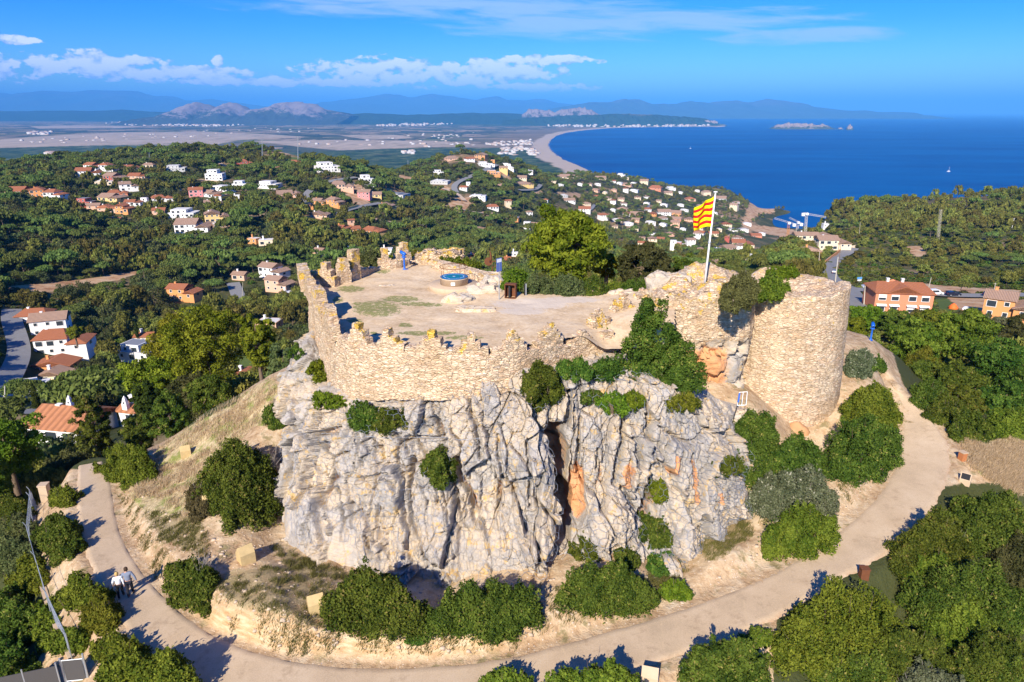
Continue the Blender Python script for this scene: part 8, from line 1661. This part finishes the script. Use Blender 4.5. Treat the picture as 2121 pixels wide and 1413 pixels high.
# ---- far towns on the plain and round the bay
def town(polys, label, seed, smin=9, smax=26, cols=((.52, .49, .46), (.46, .36, .29), (.40, .26, .19)), hmax=9):
    g = np.random.default_rng(seed); V, F_, M_ = [], [], []; nb_ = 0
    for poly, n in polys:
        a = np.array(poly, float); q = g.random((n * 6, 2)) * (a.max(0) - a.min(0)) + a.min(0); q = q[inpoly(q[:, 0], q[:, 1], poly)][:n]
        for u, v in q:
            pp = at_z(u, v, 7.0); w, d, h = g.uniform(smin, smax), g.uniform(smin, smax) * .8, g.uniform(4, hmax); an = g.uniform(0, 3.14); c, s = math.cos(an), math.sin(an)
            for z, e in ((0, 1.), (h, 1.), (h * 1.25, .35)):
                for x_, y_ in ((-w/2, -d/2), (w/2, -d/2), (w/2, d/2), (-w/2, d/2)): V.append((pp[0] + c * x_ * e - s * y_ * e, pp[1] + s * x_ * e + c * y_ * e, 4 + z))
            for k in range(4): j = (k + 1) % 4; F_.append((nb_ + k, nb_ + j, nb_ + 4 + j, nb_ + 4 + k)); M_.append(int(g.random() < .3)); F_.append((nb_ + 4 + k, nb_ + 4 + j, nb_ + 8 + j, nb_ + 8 + k)); M_.append(2 if g.random() < .55 else 0)
            F_.append((nb_ + 8, nb_ + 9, nb_ + 10, nb_ + 11)); M_.append(2); nb_ += 12
    o = put('town', npmesh('town', np.array(V), np.array(F_), [simple(f'town_{k}', c_, .9) for k, c_ in enumerate(cols)], False, None, M_)); return tag(o, label, 'town', kind='stuff')
town([([(215,256),(260,250),(330,249),(400,249),(480,252),(530,257),(480,262),(400,262),(300,261),(240,260)], 420), ([(60,275),(110,274),(105,280),(62,280)], 30), ([(0,245),(120,240),(120,243),(0,248)], 40), ([(100,322),(118,322),(118,326),(100,326)], 14)], 'distant town of pale buildings at the foot of the rocky hills', 71, 22, 55, hmax=22)
town([([(1085,236),(1240,246),(1470,252),(1470,261),(1380,263),(1260,264),(1120,262),(1180,252)], 420), ([(1380,254),(1455,257),(1455,262),(1380,262)], 100), ([(815,240),(872,239),(868,250),(815,248)], 60), ([(830,257),(975,250),(975,256),(840,262)], 120), ([(750,262),(830,258),(830,262)], 30), ([(1355,234),(1420,233),(1420,236),(1355,236)], 40)], 'distant resort town of white blocks along the far end of the bay', 72, 18, 60, hmax=26)
town([([(1005,296),(1100,290),(1105,300),(1010,302)], 70), ([(1040,307),(1085,304),(1088,312),(1040,314)], 26), ([(1032,316),(1068,317),(1068,321),(1032,320)], 14), ([(1085,306),(1105,309),(1118,322),(1098,322)], 26), ([(830,312),(856,312),(856,319),(832,319)], 14), ([(895,280),(950,279),(950,284),(895,284)], 18), ([(560,300),(1000,268),(1000,300),(900,306)], 40), ([(20,290),(600,262),(700,270),(60,300)], 60)], 'apartment blocks and scattered farms on the plain behind the beach', 73, 14, 34, hmax=12)
# a few bare twiggy shrubs
for i, (px, py, h, lb) in enumerate([(1545,985,1.6,'bare pale dead shrub at the right end of netted cliff'),(560,990,2.2,'bare brown twiggy shrub between conical bush and cliff'),(545,780,4.5,'leafless grey tree at the crest between pines and castle rock'),(420,1200,1.8,'pale bare stems inside the twiggy bush by the path'),(1985,1130,1.6,'dead grey branches in the large right hand bush')]):
    p = hit(px, py, ymin=13); g = np.random.default_rng(i + 50); sg = []
    for k in range(16):
        a = g.uniform(0, 6.28); q = g.uniform(.15, .5) * h; e = np.array([math.cos(a) * q, math.sin(a) * q, h * g.uniform(.6, 1)]); sg.append(([(0, 0, -.1), tuple(e * .45 + g.normal(size=3) * .04 * h), tuple(e)], [.012 * h, .008 * h, .003 * h]))
        for _ in range(3): e2 = e * .6 + g.normal(size=3) * .16 * h; sg.append(([tuple(e * .5), tuple(e2 + [0, 0, .15 * h])], [.006 * h, .002 * h]))
    o = put('bare_shrub', limbs('bare_shrub', sg, M_TWIG, 4)); o.location = tuple(p); tag(o, lb, 'shrub')
